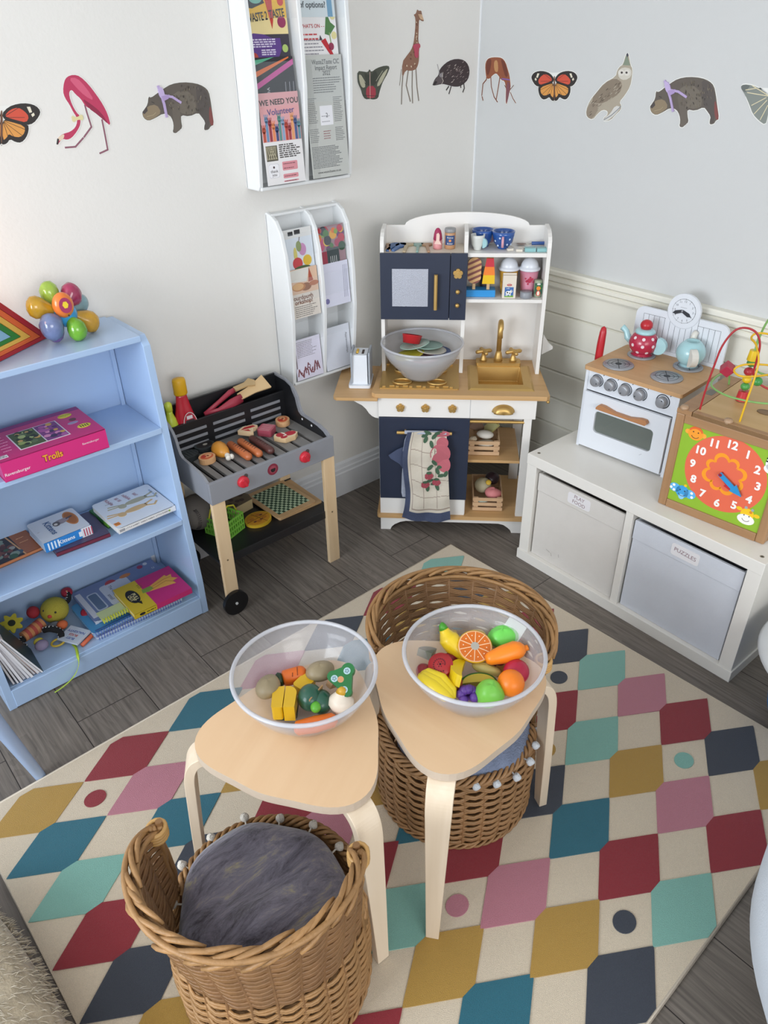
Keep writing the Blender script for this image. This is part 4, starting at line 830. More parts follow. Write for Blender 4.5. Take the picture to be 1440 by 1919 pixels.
def face(cx, cy, kind):
    m = MB(); m.M = Tr(cx, .0048, cy) @ Matrix.Scale(1.3, 4) @ Tr(-cx, -.0048, -cy)
    if kind == 'monkey': m.disc(cx, cy, .016, 'f29a2a', F_, 2, ry=.0145); m.disc(cx-.017, cy, .005, 'f2a83a', F_, 1.5); m.disc(cx+.017, cy, .005, 'f2a83a', F_, 1.5); m.art(arc(cx, cy+.003, .0145, .2, PI-.2, 12, .012)+arc(cx, cy+.002, .0115, PI-.2, .2, 12, .008), 'e0682f', F_, 3)
    if kind == 'elephant': m.disc(cx, cy, .014, '3d9fdc', F_, 2); m.disc(cx-.017, cy+.004, .012, '5ab0e6', F_, 2, ry=.010); m.disc(cx+.017, cy-.0, .012, '5ab0e6', F_, 2, ry=.010); m.disc(cx, cy-.012, .006, '8cc8ee', F_, 3); [m.disc(cx+d, cy+e, .003, 'f4f4f0', F_, 3) for d, e in ((-.02, .009), (-.025, .002), (.02, .004), (.022, -.005), (-.018, -.002))]; m.disc(cx+.004, cy+.016, .003, 'f2c51d', F_, 3)
    if kind == 'giraffe': m.disc(cx, cy+.006, .013, 'f2c51d', F_, 2, ry=.013); m.disc(cx, cy-.006, .017, 'f2f0ea', F_, 3, ry=.011); m.disc(cx-.017, cy+.013, .006, 'f2c51d', F_, 2, ry=.004); m.disc(cx+.018, cy+.009, .006, 'f2c51d', F_, 2, ry=.004); m.disc(cx-.005, cy+.02, .003, '9aa7a8', F_, 3); m.disc(cx+.008, cy+.019, .003, '9aa7a8', F_, 3); m.disc(cx+.006, cy+.013, .003, 'd98a22', F_, 3)
    if kind == 'zebra': m.disc(cx, cy, .014, 'eef0f0', F_, 2, ry=.015); m.disc(cx, cy-.011, .015, 'eef0f0', F_, 2, ry=.010); [m.stroke([(cx-.013, cy+d), (cx+.012, cy+d+.001)], .003, '23252a', F_, 3) for d in (.003, .009)]; m.art([(cx-.013, cy+.013), (cx-.010, cy+.022), (cx-.003, cy+.014)], '23252a', F_, 3); m.art([(cx, cy+.013), (cx+.005, cy+.026), (cx+.01, cy+.013)], 'e2694c', F_, 3)
    for d in (-.005, .005): m.disc(cx+d, cy+.003, .0013, '33302c', F_, 4)
    m.stroke([(cx+.0075*math.cos(a), cy-.004+.006*math.sin(a)) for a in [PI+.3+i*(PI-.6)/6 for i in range(7)]], .0009, '4a3a30', F_, 4); obj('animal_face', m, cpn)
face(.060, .236, 'monkey'); face(.060, .060, 'elephant'); face(.236, .058, 'giraffe'); face(.262, .222, 'zebra')
m = MB(); F3 = FRONT(0, -.003, 0); a = -.56; R_ = lambda x, y: (cx_-.006+x*math.cos(a)-y*math.sin(a), cz_+.002+x*math.sin(a)+y*math.cos(a))
m.prism([R_(*p) for p in ((-.004, .006), (.044, .006), (.044, .013), (.075, 0), (.044, -.013), (.044, -.006), (-.004, -.006))], 0, .004, col('2c8fc9', .4), F3); obj('minute_hand', m, cpn, .0008, label='blue arrow hand')
a = -.80; m = MB(); m.prism([R_(*p) for p in ((0, .005), (.030, .005), (.030, .011), (.052, 0), (.030, -.011), (.030, -.005), (0, -.005))], 0, .0035, col('c42c34', .4), FRONT(0, .001, 0)); m.cyl((cx_-.006, .005, cz_+.002), (cx_-.006, -.0085, cz_+.002), .0045, col('8f2436', .35), n=14); obj('hour_hand', m, cpn, label='red arrow hand')
wr = mat('wire_red', 'a6282f', .35); wy = mat('wire_yellow', 'dcae1f', .35); wg = mat('wire_green', '7fae62', .35)
def wire(pts, mt, r=.0026): return cp_('bead_wire', MB().tube(spline(pts, 8), r, mt, 8), 0)
wire([(.046, .030, HC-.002), (.049, .030, .345), (.055, .032, .41), (.062, .036, .465), (.080, .042, .506), (.104, .048, .517), (.128, .054, .508), (.140, .060, .48), (.140, .066, .44), (.140, .072, .40), (.16, .085, .375), (.20, .10, .365), (.24, .13, .38), (.26, .18, .40), (.262, .22, .36), (.262, .23, HC-.002)], wr)
wire([(.150, .030, HC-.002), (.152, .034, .345), (.154, .040, .40), (.150, .05, .445), (.128, .07, .475), (.106, .09, .482), (.112, .11, .49), (.15, .125, .488), (.21, .14, .47), (.245, .15, .44), (.23, .13, .42), (.17, .10, .425), (.115, .075, .42), (.095, .06, .405), (.12, .05, .398), (.16, .09, .40), (.22, .2, .40), (.225, .24, HC-.002)], wy)
wire([(.030, .235, HC-.002), (.028, .22, .325), (.020, .17, .335), (.035, .10, .332), (.10, .07, .33), (.19, .085, .335), (.235, .16, .34), (.18, .23, .345), (.11, .2, .36), (.102, .165, .40), (.104, .150, .46), (.118, .145, .52), (.15, .14, .56), (.2, .15, .55), (.24, .2, .48), (.25, .25, HC-.002)], wg)
wire([(.100, .155, HC-.002), (.100, .154, .35), (.101, .152, .42), (.102, .150, .47)], wg, .002)
for x, y, z_, r, c, kd in ((.100, .155, .308, .016, 'c03238', 'c'), (.100, .155, .332, .0115, '4f9a4a', 's'), (.100, .154, .352, .0115, 'e0bb1e', 's'), (.100, .153, .374, .0125, 'b5303c', 's'), (.101, .152, .398, .0115, '4f9a4a', 's'), (.101, .151, .420, .0135, 'e0bb1e', 'c'), (.078, .062, .402, .013, 'a82f45', 'b'), (.150, .080, .384, .0125, '3f9146', 's')):
    m = MB(); cm = col(c, .3)
    if kd == 's': m.ell((x, y, z_), r, r, r*.9, cm)
    elif kd == 'c': m.cyl((x, y, z_-.014), (x, y, z_+.012), r, cm, r1=r*.8)
    else: m.box(-r, r, -r, r, -r, r, cm, Tr(x, y, z_) @ Matrix.Rotation(.7, 4, 'Y') @ Rz(.5))
    obj('bead', m, q_, .002 if kd == 'b' else 0)

# ---------------------------------------------------------------- things on the toy kitchen
def kloc(u, d, z): return tuple(kit(u, d, z))
# toaster
t = thing('toy_toaster', 'white toy toaster with grey sides and two bread slots on kitchen side shelf', 'toaster', kloc(-.066, .105, .5275), KAA)
m = MB(); m.prism(rrect(-.037, -.055, .037, .055, .008), 0, .010, whp); obj('base', m, t, .002)
wt_ = .026
m = MB().add([(-wt_, -.042, .01), (wt_, -.042, .01), (wt_, .042, .01), (-wt_, .042, .01), (-wt_+.001, -.034, .108), (wt_-.001, -.034, .108), (wt_-.001, .034, .108), (-wt_+.001, .034, .108)], [(0, 3, 2, 1), (4, 5, 6, 7), (0, 1, 5, 4), (1, 2, 6, 5), (2, 3, 7, 6), (3, 0, 4, 7)], whp); F2 = TOP(0, 0, .108)
m.rect(-.013, -.02, -.005, .018, '6b5f4a', F2, 1); m.rect(.006, -.02, .014, .018, '3f302c', F2, 1); obj('body', m, t, .002)
gs = mat('toaster_grey', '9aa0a8', .4)
for s in (-1, 1):
    m = MB(); m.prism(rrect(-.044, .008, .044, .118, .010), 0, .006, gs, Fm((s*.029+.003, 0, 0), (0, 1, 0), (0, 0, 1)) @ Tr(0, 0, -.003-.0)); obj('side_cheek', m, t, .001)
br_ = obj('bread_slice', MB().box(-.0065, .0015, -.016, .014, -.03, .004, mat('bread_yellow', 'd9b04a', .7)), loc=kloc(-.072, .105, .5275+.1095), rotz=KAA, bevel=.002); tag(br_, 'yellow wooden toast slice standing in the toaster slot', 'toast')
# big clear bowls
bowlm = mat('frosted_clear_plastic', 'cfcdd0', .14, alpha=.26, coat=.3)
bowlk = mat('frosted_grey_plastic', 'd2d3d5', .2, alpha=.44, coat=.3)
bowlr = mat('frosted_clear_rim', 'cfd0d6', .15, alpha=.6, coat=.3)
def bowl(lab, x, y, z, R=.134, Hh=.114, rb=.058, mt=bowlm):
    t = thing('mixing_bowl', lab, 'bowl', (x, y, z), 0, 'translucent plastic mixing bowls')
    pr = [(rb*.2, .0), (rb*.9, 0), (rb*1.05, .002), (rb*1.22, .012), (rb*1.45, .030), (R*.80, .058), (R*.90, .082), (R*.965, Hh-.006)]
    pi = [(a-.0018, b+(.0018 if b < .03 else 0)) for a, b in pr][::-1]
    m = MB().lathe([(0, 0)]+pr+pi+[(0, .0018)], mt, 64); obj('bowl_body', m, t)
    m = MB().tube([((R*.975)*math.cos(a), (R*.975)*math.sin(a), Hh-.003) for a in [2*PI*i/72 for i in range(72)]], .0042, bowlr, 8, True); obj('rim', m, t); return t
kb_ = kit(.138, .120, .5455); bowl('translucent bowl of play plates standing on the toy kitchen hob', kb_.x, kb_.y, .5495, .137, .118, mt=bowlk)
def inb(u, d, z): return kloc(.138+u, .120+d, .5495+z)
def disc_thing(n, lab, c, r, cl, loc, tilt, rim=None, grp='play plates in the kitchen bowl'):
    m = MB().lathe([(0, 0), (r*.7, 0), (r, .006), (r*.99, .008), (r*.7, .003), (0, .003)], cl, 30)
    o = obj(n, m, loc=loc); o.rotation_euler = (tilt[0], tilt[1], KAA); tag(o, lab, c, grp)
plt = [('blue', '3f5488', (.045, .02, .074), (-.05, .05)), ('pink', 'c9929a', (.005, -.02, .062), (-.04, -.02)), ('mint', '9dbcb0', (.018, .035, .086), (-.08, .0)), ('cream', 'd2ccc0', (.03, .01, .080), (-.06, .06)), ('yellow', 'c9ba3c', (-.04, -.01, .070), (.0, -.22)), ('pale green', 'b5cfc2', (-.025, .03, .090), (-.04, -.2))]
for nm_, c, p, tl in plt: disc_thing('toy_plate', nm_+' play plate lying in the bowl on the toy hob', 'plate', .05, col(c, .4), inb(*p), tl)
m = MB().lathe([(0, 0), (.028, 0), (.033, .026), (.035, .027), (.033, .028), (.026, .003), (0, .003)], mat('red_gloss2', 'c2262c', .25), 30); o = obj('toy_cup', m, loc=inb(-.038, .040, .097)); o.rotation_euler = (-.30, .12, KAA); tag(o, 'red shallow play dish on top of the plates in the bowl', 'dish')
# top shelf left
zt_ = .9405
t = thing('lipstick_bottle', 'pink dome-topped play bottle with crimson top on top shelf', 'bottle', kloc(.180, .222, zt_-.002), KAA)
m = MB().lathe([(.0135, 0), (.0145, .003), (.0145, .026), (.0125, .027)], mat('pink_wood', 'd58f90', .4), 24); obj('base', m, t)
m = MB().lathe([(.0125, .027), (.0145, .03), (.0125, .045), (.0095, .056), (.005, .062), (0, .064)], mat('crimson_wood', 'a02c54', .35), 24); obj('dome', m, t)
m = MB(); m.art([(-.011, .018), (.012, .016), (.0055, .028), (.006, .045), (.002, .052), (-.004, .048), (-.005, .028)], 'e6c4b8', FRONT(0, -.0148, 0), 2); obj('emblem', m, t)
t = thing('play_jar', 'small play jar with grey lid and blue label on top shelf', 'jar', kloc(.219, .228, zt_-.002), KAA)
m = MB().lathe([(.016, 0), (.0175, .003), (.0175, .048), (.0165, .05)], mat('tan_wood', 'b98d67', .4), 26); obj('body', m, t); obj('lid', MB().lathe([(.0175, .05), (.018, .052), (.018, .060), (.0165, .062), (0, .062)], col('8f8f90', .4), 26), t)
m = MB(); n = 12; vs = [(.0177*math.sin(a), -.0177*math.cos(a), z_) for z_ in (.013, .042) for a in [-.95+1.9*i/n for i in range(n+1)]]; m.add(vs, [(i, i+1, n+2+i, n+1+i) for i in range(n)], '2f4a7a', True); F2 = FRONT(0, -.0182, 0); m.text('Peanut', 0, .036, .007, 'e8e8ea', F2, 1); m.text('Butter', 0, .018, .007, 'e8e8ea', F2, 1); m.disc(0, .027, .004, 'd98a4a', F2, 1); obj('label', m, t)
def cutlery(lab, u, d, a, P, c, z_=zt_-.002, th=.005, cat='toy utensil', n='toy_utensil', grp='wooden play utensils on the top shelf'):
    m = MB(); m.prism(P, 0, th, col(c, .5)); o = obj(n, m, loc=kloc(u, d, z_), rotz=KAA+a, bevel=.001); tag(o, lab, cat, grp)
spoon = [(-.004, -.05), (.004, -.05), (.006, -.01)]+arc(0, .012, .013, -1.0, PI+1.0, 12, .024)+[(-.006, -.01)]
knife = [(-.006, -.055), (.006, -.055), (.006, 0), (.009, .03), (.002, .05), (-.006, .045)]
spat = [(-.004, -.055), (.004, -.055), (.005, .01), (.018, .022), (.018, .034), (-.018, .034), (-.018, .022), (-.005, .01)]
cutlery('tan play knife at the far left end of the top shelf', .022, .225, .1, [(a*.8, b*.7) for a, b in knife], 'a5856b')
cutlery('left of two blue play spoons on the top shelf', .036, .236, -.25, spoon, '42618f'); cutlery('right of two blue play spoons on the top shelf', .057, .236, -.3, spoon, '4a6a9c')
cutlery('beige play spatula beside the blue spoons on the top shelf', .079, .232, -.05, spat, 'b3a183'); cutlery('mint play spatula in the middle of the left top shelf', .117, .232, 0, [(a*.7, b) for a, b in spat], '86a59c'); cutlery('tan play spatula beside the pink dome bottle', .147, .232, .1, [(a*.8, b) for a, b in spat], 'a98567')
# cups
def cup(lab, u, d, r, h, body, hand, ha, z_=zt_-.002, dots=False, foot=.6, hs=.012):
    t = thing('toy_cup', lab, 'cup', kloc(u, d, z_), KAA)
    m = MB().lathe([(r*foot*.9, 0), (r*foot, .001), (r*foot*.95, .004), (r*.85, h*.35), (r, h*.8), (r*1.04, h), (r*.96, h), (r*.92, h*.8), (r*.7, h*.2), (0, h*.12)], body, 32); obj('cup_body', m, t)
    m = MB(); c_, s_ = math.cos(ha), math.sin(ha); m.prism(arc(0, h*.48, h*.33, -PI/2, PI/2, 12), -.0035, .0035, hand, Fm((r*.88*c_, r*.88*s_, 0), (c_, s_, 0), (0, 0, 1))); obj('handle', m, t, .0015)
    if dots:
        m = MB()
        for a, z2 in ((-2.5, .5), (-2.2, .25), (-1.0, .62), (-.7, .3), (-1.2, .32), (-.4, .7), (-1.95, .7)):
            rr_ = r*(.85+.15*min(1, (z2-.35)/.45) if z2 > .35 else .72+.13*z2/.35)+.0012; nrm = Vector((math.cos(a), math.sin(a), -.2)).normalized(); m.disc(0, 0, .0032, 'c4d4ea', Fm(Vector((rr_*math.cos(a), rr_*math.sin(a), h*z2)), nrm.orthogonal(), nrm.cross(nrm.orthogonal())), 1, n=10)
        obj('dots', m, t)
blg = mat('blue_glaze', '27539a', .2, coat=.5)
cup('white play teacup with pale blue handle at the left of the right top shelf', .306, .213, .0215, .046, mat('white_glaze', 'd6d8d2', .3), mat('aqua2', '9cc3c8', .3), -.5)
cup('plain blue play cup partly hidden behind the white teacup', .323, .258, .034, .052, blg, col('c99aa6'), .5)
cup('blue polka dot play cup with pink handle facing front', .387, .232, .0345, .053, blg, col('cf9aa6', .3), -PI/2-.1, dots=True, foot=.5)
m = MB().lathe([(0, 0), (.010, .001), (.016, .003), (.013, .0035), (0, .002)], col('8f7a72'), 20, sy=.7); tag(obj('toy_spoon_bowl', m, loc=kloc(.448, .268, zt_), rotz=KAA), 'small brown oval dish at the back of the right top shelf', 'dish')
tag(obj('play_whisk', MB().cyl((-.022, 0, .006), (.024, .003, .006), .0055, blg, n=12).tube([(-.022, 0, .006), (-.036, -.006, .006), (-.04, -.01, .005), (-.036, -.014, .004), (-.024, -.006, .005)], .001, col('c9c4b8'), 5), loc=kloc(.502, .262, zt_), rotz=KAA), 'blue-handled play whisk lying at the back of the right top shelf', 'whisk')
def blk_(lab, u, a): tag(obj('wooden_block', MB().box(-.017, .017, -.012, .012, 0, .011, mat('mint_block', '86b7b8', .4)), loc=kloc(u, .195, zt_-.002), rotz=KAA+a, bevel=.001), lab, 'block', 'mint wooden blocks on the top shelf')
blk_('left mint wooden block at the right end of the top shelf', .470, 0); blk_('right mint wooden block against the kitchen side panel', .507, .03)
for lab, u, d, a in (('cream wooden peg lying left of the mint blocks', .408, .2, .3), ('cream wooden peg touching the left mint block', .436, .19, 0)): tag(obj('wooden_tongs', MB().box(-.010, .010, -.005, .005, 0, .007, col('d9d2c4')).tube([(.008, 0, .005), (.016, .012, .006), (.012, .028, .006), (.0, .034, .005)], .0016, col('c9c0ae'), 6), loc=kloc(u, d, zt_-.002), rotz=KAA+a, bevel=.001), lab, 'toy peg')
# second shelf
z2_ = .7935
t = thing('lolly_stand', 'bright blue block stand holding two play ice lollies', 'toy stand', kloc(.322, .213, z2_), KAA); obj('stand_block', MB().box(-.048, .048, -.022, .022, 0, .022, mat('bright_blue', '2f8fd0', .35)), t, .001)
def lolly(lab, u, P, cols, stripes=False):
    t = thing('toy_ice_lolly', lab, 'ice lolly', kloc(u, .20, z2_+.0225), KAA, 'play ice lollies in the blue stand')
    obj('stick', MB().box(-.005, .005, -.002, .002, 0, .022, col('c9a87c', .6)), t, .001)
    m = MB(); F2 = FRONT(0, .004, 0); m.prism(P, 0, .009, col(cols[0], .4), F2)
    ys = [p[1] for p in P]; 
    def clip(poly, y0, y1):
        out = []
        for sgn, lim in ((1, y0), (-1, y1)):
            src = poly; out = []
            for (xa, ya), (xb, yb) in zip(src, src[1:]+src[:1]):
                ia, ib = sgn*(ya-lim) >= 0, sgn*(yb-lim) >= 0
                if ia: out.append((xa, ya))
                if ia != ib: s = (lim-ya)/(yb-ya); out.append((xa+s*(xb-xa), lim))
            poly = out
        return out
    if stripes:
        sh = [(x, y-x*.45) for x, y in P]
        for i in range(5): c_ = clip(sh, .020+i*.0175-.004, .020+i*.0175+.004); c_ and len(c_) > 2 and m.art([(x, y+x*.45) for x, y in c_], cols[1], FRONT(0, -.005, 0), 1)
    else:
        for i, c in enumerate(cols[1:]): c_ = clip(P, *((.047, .073), (.073, .2))[i]); m.art(c_, c, FRONT(0, -.005, 0), 1)
    obj('ice', m, t, .0008)
lolly('striped brown and cream play ice lolly in the blue stand', .300, rrect(-.0215, .02, .0215, .102, .02, 6), ['d6aa74', '834b44'], True)
lolly('yellow orange and red play ice lolly in the blue stand', .346, [(-.020, .019), (.020, .019), (.019, .05), (.013, .1), (-.009, .1), (-.017, .05)], ['e8bd1c', 'ee7f2a', 'c9303f'])
m = MB().cyl((0, 0, 0), (0, 0, .055), .012, col('5e5564'), n=18); m.lathe([(.013, .055), (.012, .07), (.006, .078), (0, .08)], col('c9c6cc', .25), 18); tag(obj('play_bottle', m, loc=kloc(.335, .262, z2_), rotz=KAA), 'dark play bottle with pale top behind the ice lollies', 'bottle')
def tub(lab, u, d, c, deco):
    t = thing('ice_cream_tub', lab, 'ice cream tub', kloc(u, d, z2_), KAA, 'play ice cream tubs')
    obj('tub_body', MB().lathe([(.021, 0), (.022, .002), (.0285, .072)], col(c, .4), 30), t)
    obj('domed_lid', MB().lathe([(.0305, .072), (.0325, .074), (.0325, .079), (.027, .081)]+[(.0265*math.cos(a), .081+.0275*math.sin(a)) for a in [i*PI/20 for i in range(1, 11)]], mat('white_dome', 'dfe3ea', .2), 34), t)
    m = MB(); F2 = FRONT(0, -.0272, 0)
    for x, z_, r in deco[1]: m.disc(x, z_, r, deco[0], F2, 1, n=12, t=.0004)
    obj('printed_decoration', m, t)
tub('yellow play ice cream tub with white domed lid behind the milk carton', .412, .238, 'd5a13c', ('b8772a', [(-.014, .03, .007), (-.016, .042, .005), (-.012, .02, .005)]))
tub('pink play ice cream tub with white domed lid and red splash', .478, .238, 'd0889c', ('b52a4a', [(0, .046, .007), (-.008, .044, .004), (.008, .05, .004), (.002, .055, .003), (-.004, .036, .003), (.011, .042, .0025), (-.012, .052, .0025)]))
t = thing('milk_carton', 'cream play milk carton with blue cow label', 'carton', kloc(.413, .190, z2_), KAA)
m = MB().box(-.0215, .0215, -.010, .012, 0, .073, col('ddd3c4', .5)); m.box(-.0215, .0215, -.001, .003, .073, .078, col('ddd3c4', .5)); obj('carton_body', m, t, .001)
F2 = FRONT(0, -.0103, 0); m = MB(); m.rect(-.014, .004, .014, .036, '3a69a8', F2, 1); m.art([(-.014, .004), (.014, .004), (.014, .010), (-.014, .008)], '6fa03c', F2, 2); m.disc(-.002, .018, .009, 'f0f0ee', F2, 2, ry=.006); m.disc(.007, .023, .004, 'f0f0ee', F2, 2); [m.stroke([(x, .018), (x, .008)], .002, 'f0f0ee', F2, 2) for x in (-.009, -.005, .002, .005)]; [m.disc(x, y, r, '22252a', F2, 3, n=10) for x, y, r in ((-.005, .019, .0025), (.002, .017, .002), (.008, .024, .0015))]; m.disc(0, .043, .008, 'b5303a', F2, 1, ry=.0035); m.text('MILK', 0, .043, .0045, 'f0ece6', F2, 2); m.text('milk', -.004, .032, .006, 'f0f0ee', F2, 2); obj('cow_label', m, t)
tag(obj('play_tin', MB().lathe([(.019, 0), (.0195, .002), (.0195, .018), (.018, .0195), (0, .0195)], col('8d9096', .35), 28), loc=kloc(.469, .193, z2_), rotz=KAA), 'short grey play tin in front of the pink tub', 'tin')
t = thing('play_juice_can', 'play fruit can with green leaf and orange print at the right shelf end', 'can', kloc(.507, .205, z2_), KAA)
obj('can_body', MB().lathe([(.012, 0), (.0135, .002), (.0135, .05), (.012, .053), (0, .053)], col('9aa58c', .4), 24), t); F2 = FRONT(0, -.0142, 0); m = MB(); m.art([(-.0125, .012), (.0125, .012), (.0125, .046), (-.0125, .046)], '2f5a44', F2, 1); m.disc(0, .030, .0065, 'e58a2a', F2, 2); m.disc(0, .014, .007, 'c94a38', F2, 2, ry=.009); m.disc(0, .014, .004, 'f0e3cf', F2, 3, ry=.007); m.disc(0, .043, .006, 'd5d7cc', F2, 2, ry=.003); [m.disc(x, y, .003, '3f7a3c', F2, 2) for x, y in ((-.008, .036), (.008, .038), (.009, .030))]; obj('printed_label', m, t)
# crates in the open shelves
crw = wood('crate_pine', 'c09c78', 'cfae8a', 0, 8)
def crate(lab, u, d, z_, a, w=.106, dd=.12, h=.058):
    t = thing('wooden_crate', lab, 'crate', kloc(u, d, z_), KAA+a, 'small slatted crates in the toy kitchen')
    for i in range(3):
        z3 = .001+i*h*.345
        for y in (0, dd-.004): obj('slat', MB().box(0, w, y, y+.004, z3, z3+.0125, crw), t, .0006)
        for x in (0, w-.004): obj('slat', MB().box(x, x+.004, .004, dd-.004, z3, z3+.0125, crw), t, .0006)
    for x in (.004, w-.020):
        for y in (.004, dd-.010): obj('corner_post', MB().box(x, x+.016, y, y+.006, 0, h-.004, crw), t)
    obj('crate_floor', MB().box(.004, w-.004, .004, dd-.004, 0, .004, crw), t)
crate('slatted crate of wooden bread and cutlery on the middle kitchen shelf', .304, .048, .2875, 0); crate('slatted crate of play food on the bottom kitchen shelf', .328, .030, .0715, 0, .106, .17, .058)
def blob_thing(n, lab, c, P, loc, rx, ry, rz_, rot=(0, 0, 0), lump=.05, cl='c', rough=.6):
    m = MB().ell((0, 0, 0), rx, ry, rz_, col(cl, rough), lump=lump, seed=hash(lab) % 7 if 0 else len(lab) % 7); o = obj(n, m, loc=loc); o.rotation_euler = rot; tag(o, lab, c, P) if P else tag(o, lab, c); return o
G1 = 'play food in the middle shelf crate'; G2 = 'play food in the bottom crate'
blob_thing('play_food', 'white oval egg half in the middle shelf crate', 'play food', G1, kloc(.360, .085, .350), .030, .020, .014, (0, .1, KAA), 0, 'd9d4ca'); blob_thing('play_food', 'pale flat roll low in the middle shelf crate', 'play food', G1, kloc(.365, .080, .318), .032, .022, .012, (0, 0, KAA), 0, 'd8cdbb')
blob_thing('play_food', 'small beige knob at the left of the middle shelf crate', 'play food', G1, kloc(.320, .066, .342), .013, .010, .008, (0, 0, KAA), .1, 'bfb29c')
def slabby(lab, P, th, c1, c2, loc, rot, G): m = MB(); m.prism(P, 0, th, col(c2), None, col(c1)); o = obj('play_food', m, loc=loc, bevel=.001); o.rotation_euler = rot; tag(o, lab, 'play food', G)
half = arc(0, 0, .034, 0, PI, 14)
slabby('brown half-round slice leaning in the middle shelf crate', half, .012, '7d6455', 'a98a74', kloc(.325, .125, .345), (1.2, .5, KAA+.5), G1); slabby('pale green half-round slice leaning in the middle shelf crate', half, .014, 'a5a070', 'd2cf8a', kloc(.392, .12, .345), (1.2, -.9, KAA-.4), G1)
blob_thing('play_food', 'large cream ball in the bottom crate', 'play food', G2, kloc(.366, .115, .128), .030, .030, .028, (0, 0, 0), .02, 'b9b193'); blob_thing('play_food', 'pink ribbed play food in the bottom crate', 'play food', G2, kloc(.402, .075, .118), .030, .024, .022, (.1, .2, KAA), .08, 'd07f80'); blob_thing('play_food', 'dark aubergine shape at the back of the bottom crate', 'play food', G2, kloc(.400, .155, .135), .028, .026, .024, (0, 0, 0), .05, '2f1f26', .35); blob_thing('play_food', 'small yellow disc on the bottom crate heap', 'play food', G2, kloc(.384, .095, .152), .010, .010, .006, (.7, 0, KAA), 0, 'd9b23a'); blob_thing('play_food', 'pale grey-green shape low in the bottom crate', 'play food', G2, kloc(.360, .050, .100), .022, .014, .012, (0, 0, KAA), .05, 'a9b5a8')

# ---------------------------------------------------------------- things on and under the barbecue
def gl_(x, y, z_): return (GR[0]+x, GR[1]+y, z_)
zg = .4555
saus = [('left-hand orange sausage on the barbecue', -.256, .125, 'b5653a'), ('middle orange sausage on the barbecue', -.222, .120, 'b8683c'), ('dark brown sausage on the barbecue', -.185, .112, '54302c')]
for lab, x, y, c in saus:
    t = thing('toy_sausage', lab, 'sausage', gl_(x, y, zg+.0115), 0, 'wooden sausages on the barbecue'); L_ = .058
    obj('sausage_body', MB().tube([(0, -L_, 0), (0, -L_+.003, 0), (0, -L_+.010, 0), (0, 0, 0), (0, L_-.01, 0), (0, L_-.003, 0), (0, L_, 0)], [.002, .008, .0115, .0115, .0115, .008, .002], col(c, .4), 14), t)
    m = MB()
    for i in range(6): yy = -.03+i*.011; m.tube([(-.005, yy-.002, .0103), (0, yy, .0116), (.005, yy+.002, .0103)], .0009, col('3a1c18'), 5)
    obj('grill_marks', m, t)
def slab(n, lab, cat, P, th, loc, a, side, top, marks, grp=None):
    t = thing(n, lab, cat, loc, a, grp) ; m = MB(); m.prism(P, 0, th, col(side, .5), None, col(top, .5)); obj('slab', m, t, .0015); m = MB(); F2 = TOP(0, 0, th)
    marks(m, F2); obj('painted_face', m, t); return t
G = 'wooden steaks on the barbecue'
def pk_ham(m, F2): m.disc(0, 0, .0165, 'c9603a', F2, 1, ry=.013); m.disc(.003, .001, .011, 'e0a878', F2, 2, ry=.008); m.disc(-.006, .004, .006, 'b83a2c', F2, 3); m.disc(.003, 0, .003, '8a3a2a', F2, 3)
slab('toy_steak', 'round gammon slice at the front left of the grill', 'play steak', [(.021*math.cos(a), .0185*math.sin(a)) for a in [2*PI*i/20 for i in range(20)]], .014, gl_(-.352, .150, zg), .2, 'd9a97a', 'dfab7c', pk_ham, G)
slab('toy_steak', 'round gammon slice at the back right of the grill', 'play steak', [(.021*math.cos(a), .0185*math.sin(a)) for a in [2*PI*i/20 for i in range(20)]], .014, gl_(-.043, .205, zg), .9, 'd9a97a', 'dfab7c', pk_ham, G)
def pk_t(m, F2): m.art([(-.020, .006), (-.004, .012), (.018, .006), (.019, -.004), (.004, -.002)], 'b52a30', F2, 1); m.art([(-.018, .001), (-.004, -.004), (-.006, -.017)], 'b52a30', F2, 1)
slab('toy_steak', 'triangular T-bone steak resting on the sausage ends', 'play steak', [(-.028, .010), (-.005, .018), (.022, .010), (.026, -.004), (.01, -.006), (-.004, -.024), (-.012, -.022)], .012, gl_(-.170, .205, zg+.013), .1, 'dcbf98', 'e3cda8', pk_t, G)
def pk_u(m, F2): m.disc(-.012, .006, .011, 'b02c3a', F2, 1); m.disc(.012, .0, .016, 'b02c3a', F2, 1, ry=.011); m.disc(-.010, -.010, .009, 'b02c3a', F2, 1, ry=.006); m.stroke([(-.004, .014), (.0, -.002), (-.008, -.004)], .003, 'e6dcd2', F2, 2)
slab('toy_steak', 'red chop steak with cream edge at the front right of the grill', 'play steak', [(-.030, .008), (-.022, .018), (-.004, .017), (.004, .010), (.024, .011), (.032, -.004), (.018, -.018), (-.012, -.020), (-.022, -.008)], .013, gl_(-.096, .110, zg), -.1, 'd9b98e', 'dcc4a2', pk_u, G)
slab('toy_meat_square', 'square pink ribbed meat piece on the grill', 'play steak', rrect(-.021, -.021, .021, .021, .006), .018, gl_(-.118, .185, zg), .6, 'a84a5c', 'b35a68', lambda m, F2: [m.stroke([(-.017+.007*i, -.015), (-.017+.007*i, .015)], .0012, 'd9a9ae', F2, 1) for i in range(6)], G)
